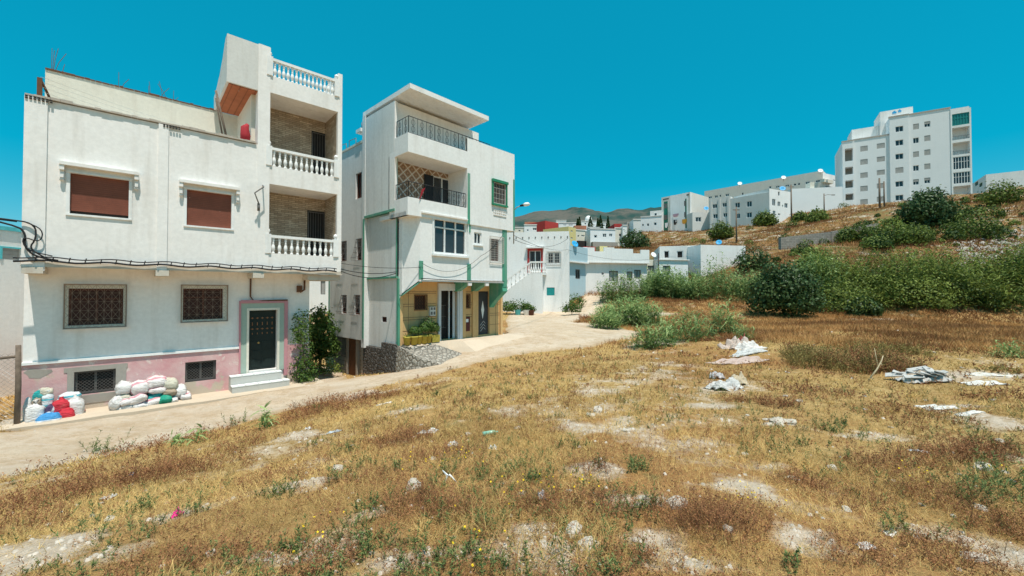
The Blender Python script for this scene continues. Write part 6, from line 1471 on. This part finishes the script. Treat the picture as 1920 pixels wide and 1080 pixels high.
def sack(l, t, r, b, off, mat, label, grp, rot=0, neck=False, dy=None, e=.55):
    x0, x1, z0, z1 = f1.R(l, t, r, b, off); sx, sz = (x1-x0)/2, (z1-z0)/2; c = f1.w((x0+x1)/2, off, (z0+z1)/2)
    sy = dy or max(.1, min(sx, .22)); mb = sack_mb(sx*(1.12 if neck else 1.25), sy*1.1, sz*(1.08 if neck else 1.3), e, .09, R_.randint(0, 99), neck)
    if neck: mb.tube([(0,0,sz*.9),(.01,0,sz*1.05),(0,.01,sz*1.22)], [.03,.022,.06], 7)
    zmin = min(v[2] for v in mb.v)
    o = mb.build('sack' if not neck else 'tied_bag', BM_[mat]); o.location = c; o.rotation_euler = (0, rot, f1.ang); return tag(o, label, 'bag', grp)
g1_ = 'bags heaped by the fence post'; g2_ = 'sacks stacked against the pink plinth'
S1 = [(44,752,60,792,-.35,'white','white sack at the far left of the bag heap, half hidden',0,False),(49,755,83,803,-.6,'white','large upright white sack at the front left of the bag heap',0,True),(72,777,111,804,-.78,'blue','blue and white banded bag lying at the front of the heap',0,False),
 (108,768,138,798,-.68,'red','lower of the two bright red bags in the heap',0,False),(98,748,129,777,-.55,'red','upper red bag with a dark opening, on top of the lower red one',0,True),(122,744,156,788,-.45,'white','big white sack at the right end of the bag heap',0,True),(140,756,157,782,-.3,'red','dark red bag peeking out behind the right white sack',0,False),
 (64,733,82,752,-.35,'teal','teal bag at the top left of the heap',.2,False),(80,736,100,766,-.4,'tealw','white bag with teal stripes in the middle of the heap top',0,True),(74,728,98,741,-.32,'cream','crumpled pale bag lying highest on the heap',.15,False),(112,737,148,752,-.32,'tealw','teal and white bag lying along the top right of the heap',-.05,False),(86,759,104,779,-.62,'purple','dark purple and white bag squeezed above the blue banded one',.3,False),(62,748,76,760,-.5,'brown','small brown bundle on the upright white sack',0,False)]
for l, t_, r, b, off, m_, lb, rot, nk in S1: sack(l, t_, r, b, off, m_, lb, g1_, rot, nk)
def c2(x, y): return 20+x/5.486, 690+y/5.486
S2 = [(1030,300,1130,415,'white','sack standing slanted at the left end of the low stack',.5),(1100,358,1252,422,'white','lowest white sack at the left of the stack',0),(1258,348,1402,402,'white','white sack at the bottom middle of the stack',0),(1385,300,1560,375,'pinkw','pink striped sack slanting at the bottom right of the stack',-.25),(1125,310,1245,372,'pinkw','pink edged sack wedged in the lower left of the stack',-.1),
 (1105,252,1232,330,'cream','cream sack in the second layer at the left',0),(1236,268,1384,352,'pinkw','slanting pinkish sack in the middle of the stack',-.3),(1396,240,1556,312,'teal','teal sack slanting in the middle of the stack',-.3),(1535,270,1645,352,'green','bright green bag bulging at the lower right of the stack',0),(1092,150,1236,255,'white','plump white sack on top at the left of the stack',0),(1244,142,1412,256,'pinkw','plump pale pink sack on top next to the left one',0),
 (1412,92,1600,192,'pinkw','topmost sack of the stack, white with red stripes',0),(1424,188,1592,248,'pinkw','flat red striped sack right under the topmost one',0),(1560,112,1706,222,'cream','greenish cream sack on top at the right of the stack',0),(1570,205,1690,275,'brown','brown sack under the greenish cream one',0),(1686,180,1795,292,'white','soft white sack leaning at the right of the stack',0),(1750,250,1842,322,'pinkw','small pinkish sack at the right end of the stack',0),(1636,290,1712,346,'white','small white sack on the ground right of the green bag',0)]
for i, (l, t_, r, b, m_, lb, rot) in enumerate(S2):
    L_, T_ = c2(l, t_); R2, B_ = c2(r, b); sack(L_, T_, R2, B_, -.42-(.12 if b > 340 else 0)+.05*(i % 2), m_, lb, g2_, rot, False, .26, .42)
# small debris at the stack end
# pots
def pot(x, y, z, r_, h, plant, label, size=.35, mat='yellow'):
    p = f2.w(x, y, z); o = empty('potted_plant', tuple(p), f2.ang, label, 'potted plant', 'potted plants by the tall house door')
    mb = MB(); mb.lathe([(r_*.75,0),(r_*.95,h*.8),(r_*1.08,h*.82),(r_*1.08,h),(r_*.9,h),(r_*.88,h*.9)], (0,0,0), 14); mb.build('pot', POT, o)
    mb = MB(); mb.lathe([(r_*.9,h*.88),(.01,h*.9)], (0,0,0), 10); mb.build('soil', M['bark'], o)
    g = NB()
    if plant == 'spiky': b = np.zeros((26,3)); b[:,2] = h*.9; L = size*U(.7,1.2,26); g.ribbons(b, dirs(26, .3, 1)*L[:,None], .035, L*.25, U(.3,1,26), 3)
    else:
        m = 420; d = dirs(m, -.4, 1); P = np.array([0,0,h+size*.45])+d*(U(.2,1,m)**.5)[:,None]*np.array([size*.5,size*.5,size*.55]); g.leaves(P, d, .075, U(0,1,m)*.8, .6); b = np.zeros((8,3)); b[:,2] = h*.85; g.ribbons(b, dirs(8,.8,1)*size*.8, .012, 0, .2, 1)
    g.build('foliage', M['vine'], o)
POT = plaster('yellow_pot', (.46,.36,.06), (.2,.16,.06), .6, .4, 5)
for i, (px, pt, lb, hs, rr2) in enumerate(((763,'spiky','yellow pot with a spiky pale plant, leftmost of the row by the wall',.3,.15),(775,'bushy','yellow pot with a rounded bush, second from the left of the row',.42,.16),(785,'bushy','yellow pot with a low dark bush, third in the row',.35,.14),(794,'bushy','yellow pot with a taller leafy plant, fourth in the row',.55,.14),(803,'bushy','yellow pot with the tallest dark plant beside the meter box',.8,.15))):
    x = f2.front(px, 640, -.3)[0]; pot(x, -.3-.05*(i % 2), gz+.03, rr2, .34, pt, lb, hs)
x = f2.front(815, 640, -.25)[0]; o = empty('planter_box', tuple(f2.w(x, -.2, gz+.03)), f2.ang, 'square yellow planter with a wide green plant beside the white door frame', 'planter')
mb = MB(); mb.box(-.2,.2,-.15,.12,0,.3); mb.build('box', POT, o); g = NB(); m = 500; d = dirs(m,-.4,1); P = np.array([0,0,.55])+d*(U(.2,1,m)**.5)[:,None]*np.array([.3,.25,.3]); g.leaves(P, d, .085, U(0,1,m)*.9, .6); g.build('foliage', M['vine'], o)
for i, (px, m_, lb) in enumerate(((971,'turq','turquoise bucket planter in the bed by the stair house'),(987,'frame','white bucket planter in the bed by the stair house'),(996,'brownwood','dark brown tub in the bed by the stair house'))):
    p = W(px, 580, 33.6); mb = MB(); mb.lathe([(.2,0),(.26,.42),(.28,.44),(.24,.43),(.22,.36)], (0,0,0), 12); o = mb.build('bucket', M[m_]); o.location = (p.x, p.y, Z(p.x,p.y)); tag(o, lb, 'bucket')
kb = [W(px, 583, 33.4) for px in (944, 1000)]
# rocks
rockm = stone_mat('limestone_rock', (.50,.44,.38), (.62,.57,.50), 3)
rk = NT('pale_rock'); c_ = rk.mix(rk.ramp(rk.noise(9, 6, .7), .35, .65), (.36,.31,.25), (.60,.53,.45)); rk.color(c_); rk.bump(rk.noise(5, 7, .75), .6, .006); M['rock'] = rk.done(.95, 0, .15)
def rock_mesh(seed):
    mb = sack_mb(1, .8, .62, .75, .12, seed, False, 14, 9)
    V = np.array(mb.v); q = np.round(V*2.3+fbm(V[:,0]*2+seed, V[:,1]*2+V[:,2], seed, 2)[:,None]*.8)/2.3; V = V*.62+q*.38; mb.v = [tuple(p) for p in V]; mb.sm = [False]*len(mb.f); return mb
ROCKS = [rock_mesh(s_).build('rock', M['rock']) for s_ in (3, 8, 21)]; first = [True]*3
def rock(px, py, s_, label, sz=(1,1,1), grp=None, k=None):
    k = R_.randrange(3) if k is None else k; o = ROCKS[k]
    if not first[k]: o = o.copy(); COL.objects.link(o)
    first[k] = False; g_ = GN(px, py); o.location = (g_.x, g_.y, g_.z+s_*sz[2]*.22); o.scale = (s_*sz[0], s_*sz[1], s_*sz[2]); o.rotation_euler = (R_.uniform(-.3,.3), R_.uniform(-.3,.3), R_.uniform(0,6.28)); return tag(o, label, 'rock', grp)
rock(1075, 995, .075, 'rounded pale rock on the bare patch at the bottom centre', (1,.8,.9), k=0); rock(1103, 1025, .07, 'angular pale rock lying below the rounded one', (1,.9,.7), k=1); rock(1093, 1000, .03, 'small stone just right of the rounded pale rock', k=2)
rock(776, 912, .085, 'upright white grey rock in the middle of the weeds', (.8,.8,1.3), k=1); rock(632, 880, .09, 'flat pale rock left of the green sprigs', (1.3,.9,.6), k=2); rock(1121, 773, .10, 'white rock beside a hollow in the middle of the field', (1,.9,.8), k=0); rock(1108, 778, .07, 'flat stone leaning at the white rock in mid field', (1.2,.9,.4), k=2)
rock(1270, 942, .085, 'grey pitted rock half sunk in dry grass at lower centre right', (1,.9,.8), k=1); rock(1825, 1040, .07, 'dark reddish stone at lower right', (1,.8,.8), k=0); rock(1845, 872, .1, 'grey rock among weeds near the right edge', (1.4,.9,.6), k=2)
for px, py in ((1455,790),(1468,788),(1478,792),(1440,794),(1462,796)): rock(px, py, R_.uniform(.07,.12), 'pale stone in the little heap in front of the dry thistle', (1,.9,.6), 'stones in a little heap')
for i in range(46):
    px, py = R_.choice([(R_.uniform(40,1880), R_.uniform(900,1070)), (R_.uniform(500,1880), R_.uniform(740,900)), (R_.uniform(1150,1900), R_.uniform(640,760))]); g_ = G(px, py)
    if road_mask(np.array([g_.x]), np.array([g_.y]))[0] > 0: continue
    rock(px, py, R_.uniform(.02,.045)*(1+.06*g_.y), 'small pale stone lying in the dry grass', (1,.9,.6), 'scattered small stones')
x, y = scatter(9000, 2, 34, 'log'); bm = bare_mask(x, y); rm = road_mask(x, y); k = (U(0,1,len(x)) < np.clip(bm*2+.25+.3*(rm > 0), .06, 1)) ; x, y = x[k], y[k]; n = len(x); P = onground(x, y)
s_ = U(.004, .014, n)*(1+.12*np.hypot(x, y)); cube = np.array([[-1,-1,0],[1,-.8,0],[.9,1,0],[-.8,.9,0],[-.5,-.6,1],[.6,-.4,.9],[.4,.6,1.1],[-.6,.4,.8]])
ang = U(0, 6.28, n); ca, sa = np.cos(ang), np.sin(ang); Vv = cube[None]*s_[:,None,None]; X = Vv[:,:,0]*ca[:,None]-Vv[:,:,1]*sa[:,None]; Yv = Vv[:,:,0]*sa[:,None]+Vv[:,:,1]*ca[:,None]
Vv = np.stack([X, Yv, Vv[:,:,2]-.002], -1)+P[:,None]; o_ = np.arange(n)*8; fc = np.concatenate([np.stack([o_+a for a in f_], -1) for f_ in ((4,5,6,7),(0,1,5,4),(1,2,6,5),(2,3,7,6),(3,0,4,7))])
tag(npmesh('pebbles', Vv.reshape(-1,3), [fc], M['rock']), kind='stuff')
Y_ = U(36, 44, 420); px_ = U(1795, 1990, 420); x = (px_-PX)/F*Y_; P = onground(x, Y_); s_ = U(.06, .36, 420)**1.2; n = 420; ang = U(0, 6.28, n); ca, sa = np.cos(ang), np.sin(ang); Vv = (cube[None]*(1+.25*rng.normal(size=(n,8,1))))*s_[:,None,None]
X = Vv[:,:,0]*ca[:,None]-Vv[:,:,1]*sa[:,None]; Yv = Vv[:,:,0]*sa[:,None]+Vv[:,:,1]*ca[:,None]; Vv = np.stack([X, Yv, Vv[:,:,2]-.03], -1)+P[:,None]; o_ = np.arange(n)*8; fc = np.concatenate([np.stack([o_+a for a in f_], -1) for f_ in ((4,5,6,7),(0,1,5,4),(1,2,6,5),(2,3,7,6),(3,0,4,7))])
tag(npmesh('hillside_rubble', Vv.reshape(-1,3), [fc], M['cement']), kind='stuff')
# crumpled litter: small draped sheets
def crumple(name, px, py, sx, sy, h, col, label, cat='rubbish', rz=0, seed=0, n=14, rough=.6, grp=None):
    g_ = GN(px, py); xs = np.linspace(-1, 1, n); A, B = np.meshgrid(xs, xs); rr2 = np.hypot(A, B); edge = 1+.25*vnoise(A*1.3+seed, B*1.3, seed)
    X = A*sx*edge; Y = B*sy*edge; Zz = h*(.5+1.1*fbm(A*2.3+seed*2, B*2.3, seed, 3))*np.clip(1.25-np.maximum(abs(A), abs(B))**2.2, 0, 1)+.012*vnoise(A*5, B*5, seed+2)
    c_, s2_ = math.cos(rz), math.sin(rz); XX = X*c_-Y*s2_; YY = X*s2_+Y*c_; gz_ = Hn((XX+g_.x).ravel(), (YY+g_.y).ravel()).reshape(X.shape)-g_.z
    V = np.stack([XX, YY, Zz+gz_+.004], -1).reshape(-1, 3); I = np.arange(n*n).reshape(n, n); q = np.stack([I[:-1,:-1], I[:-1,1:], I[1:,1:], I[1:,:-1]], -1).reshape(-1, 4)
    m_ = M.get('lit%s' % (col,)) or bagmat('litter', col); M['lit%s' % (col,)] = m_
    o = npmesh(name, V, [q], m_, smooth=True); o.location = g_; sl_ = o.modifiers.new('thickness', 'SOLIDIFY'); sl_.thickness = .006; return tag(o, label, cat, grp)
crumple('plastic_scrap', 333, 968, .035, .05, .05, (.75,.02,.25), 'bright pink plastic scrap in the grass at lower left', rz=.2, seed=3)
crumple('plastic_bag', 849, 829, .07, .06, .09, (.78,.77,.75), 'round white plastic bag left of centre', seed=5); crumple('paper_scrap', 923, 836, .06, .05, .05, (.78,.76,.72), 'white paper scrap right of the round plastic bag', seed=6); crumple('plastic_wrapper', 1015, 928, .035, .05, .07, (.68,.72,.78), 'bluish white crumpled wrapper near bottom centre', seed=9)
crumple('plastic_wrapper', 625, 810, .12, .06, .04, (.50,.60,.68), 'pale blue wrapper near the roadside weeds', seed=10); crumple('plastic_wrapper', 577, 806, .07, .05, .04, (.78,.78,.76), 'small white wrapper left of the pale blue one', seed=11); crumple('plastic_sheet', 800, 808, .16, .09, .06, (.70,.66,.62), 'crumpled pale plastic sheet above the brown weeds in mid field', seed=12)
crumple('paper_scrap', 720, 757, .16, .05, .03, (.74,.70,.64), 'long pale scrap by the road edge', seed=13, rz=.3); crumple('plastic_scrap', 248, 893, .03, .03, .04, (.30,.42,.62), 'small blue scrap at the left', seed=14); crumple('plastic_sheet', 205, 938, .06, .05, .06, (.62,.58,.54), 'grey crumpled sheet in the brown weeds at left', seed=15); crumple('plastic_scrap', 1725, 838, .1, .05, .03, (.62,.68,.72), 'bluish scrap right of the long bare patch', seed=16)
crumple('paper_scrap', 1620, 1020, .05, .04, .03, (.8,.78,.75), 'white scrap at the lower right', seed=17); crumple('paper_scrap', 1670, 998, .05, .03, .03, (.75,.72,.66), 'tiny white scrap above the lower right one', seed=18); crumple('debris_patch', 1755, 763, .25, .12, .05, (.72,.70,.66), 'broken white plaster debris in the right of the field', seed=19)
crumple('debris_patch', 1815, 778, .22, .08, .03, (.70,.67,.62), 'thin white debris strip near the right edge', seed=20); crumple('debris_patch', 1860, 705, .6, .12, .05, (.66,.62,.56), 'long pale debris bank at the right edge', seed=21); crumple('debris_patch', 1840, 718, .45, .16, .07, (.70,.67,.62), 'shorter pale debris strip below the long bank', seed=22)
crumple('rubble_sheet', 1730, 712, .5, .24, .2, (.52,.50,.47), 'pile of grey white broken sheets in the right of the field', 'rubble', seed=23, n=24)
SL = M['lit%s' % ((.52,.50,.47),)]
g_ = GN(1730, 710)
for i in range(16):
    a_ = R_.uniform(-.5,.5); mb = MB(); w_ = R_.uniform(.08,.22); mb.box(-w_, w_, -w_*.5, w_*.5, 0, .02); o = mb.build('broken_slab', SL); o.location = (g_.x+a_, g_.y+R_.uniform(-.25,.25), Z(g_.x+a_, g_.y)+.1+.12*(1-abs(a_)/.6)); o.rotation_euler = (R_.uniform(-.4,.4), R_.uniform(-.4,.4), R_.uniform(0,3)); tag(o, 'broken grey white slab on the pile of broken sheets', 'rubble', 'slabs on the rubble pile')
crumple('white_rubbish_heap', 1360, 728, .38, .22, .22, (.62,.60,.57), 'heap of white rubbish with cloth in mid field', 'rubbish', seed=25, n=22); crumple('straw_bundle', 1385, 722, .2, .16, .22, (.56,.46,.32), 'tan bundle on the white rubbish heap', seed=26); crumple('plastic_sheet', 1345, 712, .16, .12, .22, (.55,.52,.52), 'grey crumpled sheet behind the white rubbish heap', seed=27)
crumple('blanket', 1378, 655, .5, .4, .42, (.56,.45,.38), 'pinkish beige blanket humped at the left of the dumped blanket pile', 'blanket', seed=30, n=22, rz=.3); crumple('blanket', 1405, 658, .5, .3, .30, (.70,.66,.62), 'off white blanket in the middle of the dumped pile', 'blanket', seed=31, n=22, rz=.2); crumple('blanket', 1400, 667, .8, .18, .16, (.60,.60,.58), 'long grey white sheet rolled along the front of the dumped pile', 'blanket', seed=32, n=22, rz=.45)
crumple('mattress', 1385, 678, 1.0, .28, .12, (.56,.42,.36), 'flat pinkish brown mattress under the blanket pile', 'mattress', seed=33, n=22, rz=.35); crumple('red_cloth', 1392, 650, .12, .1, .46, (.40,.08,.07), 'small red cloth on the dumped blankets', 'cloth', seed=34)
mb = MB(); mb.lathe([(.032,0),(.034,.16),(.013,.21),(.013,.23)], (0,0,0), 10); o = mb.build('plastic_bottle', simple('green_bottle', (.25,.5,.38), .2)); q_ = GN(905, 811); o.location = (q_.x, q_.y, q_.z+.05); o.rotation_euler = (0, 1.5, .2); tag(o, 'pale green plastic bottle lying in the middle of the field', 'bottle')
mb = MB(); b_ = W(1630, 708, G(1630,708).y); z_ = 0
mb.tube([(0,0,0),(.22,0,.28),(.34,0,.5),(.38,0,.62)], [.022,.018,.014,.008], 6); mb.tube([(.25,0,.33),(.24,.05,.6),(.21,.05,.8)], [.012,.009,.004], 5); mb.tube([(.3,0,.43),(.38,.03,.38)], [.02,.01], 5)
o = mb.build('dead_branch', simple('bleached_wood', (.62,.50,.32), .8)); o.location = GN(1628, 708); tag(o, 'bleached forked branch leaning on the dark weeds', 'branch')
mb = MB(); mb.tube([(0,0,0),(.03,.0,.08),(.05,0,.1),(.12,0,.02)], [.012,.01,.01,.006], 5); mb.tube([(.03,0,.09),(-.02,.02,.13)], [.01,.004], 4); o = mb.build('dead_twig', M['frame']); o.location = GN(833, 903); tag(o, 'white bent twig right of the upright rock', 'twig')
# house glimpsed through the alley
r, f, zt, zb = house('alley_house', 'white house with grey door glimpsed through the alley', 560, 33, 640, 33.5, 470, 553, M['whiteclean'], 5, wins=[(601,522,610,552)], parapet=False, frame=M['iron'], glass=M['shutterg'])
# ---------------------------------------------------------------- light
w = bpy.data.worlds.new('World'); scene.world = w; w.use_nodes = True; nt = w.node_tree; bg = nt.nodes['Background']
sky = nt.nodes.new('ShaderNodeTexSky'); sky.sky_type = 'NISHITA'; sky.sun_disc = False
sd = (.16, -.31, 1.0)   # direction to the sun
SV = Vector(sd).normalized(); el = math.asin(SV.z); az = math.atan2(SV.x, SV.y)
sky.sun_elevation = el; sky.sun_rotation = az; sky.altitude = 300; sky.air_density = 1.0; sky.dust_density = .6; sky.ozone_density = 1.5
hsv = nt.nodes.new('ShaderNodeHueSaturation'); hsv.inputs['Hue'].default_value = SKY_HUE; hsv.inputs['Saturation'].default_value = SKY_SAT; hsv.inputs['Value'].default_value = 1
nt.links.new(sky.outputs[0], hsv.inputs['Color']); mx = nt.nodes.new('ShaderNodeMix'); mx.data_type = 'RGBA'; mx.inputs[0].default_value = .52; mx.inputs[7].default_value = (.03, 2.65, 4.1, 1)
nt.links.new(hsv.outputs[0], mx.inputs[6]); nt.links.new(mx.outputs[2], bg.inputs[0]); bg.inputs[1].default_value = SKY_STR
sl = bpy.data.lights.new('sun', 'SUN'); so = bpy.data.objects.new('sun', sl); COL.objects.link(so); sl.energy = SUN_E; sl.angle = math.radians(.53); sl.color = (1, .945, .85)
so.rotation_euler = (-SV).to_track_quat('-Z', 'Y').to_euler()
scene.render.engine = 'CYCLES'
vs = scene.view_settings; vs.view_transform = 'Standard'; vs.look = 'None'; vs.gamma = 1; vs.exposure = EXPO; vs.use_curve_mapping = False
scene.cycles.max_bounces = 8; scene.cycles.diffuse_bounces = 4; scene.cycles.transparent_max_bounces = 8
scene.render.resolution_x = 1024; scene.render.resolution_y = 576
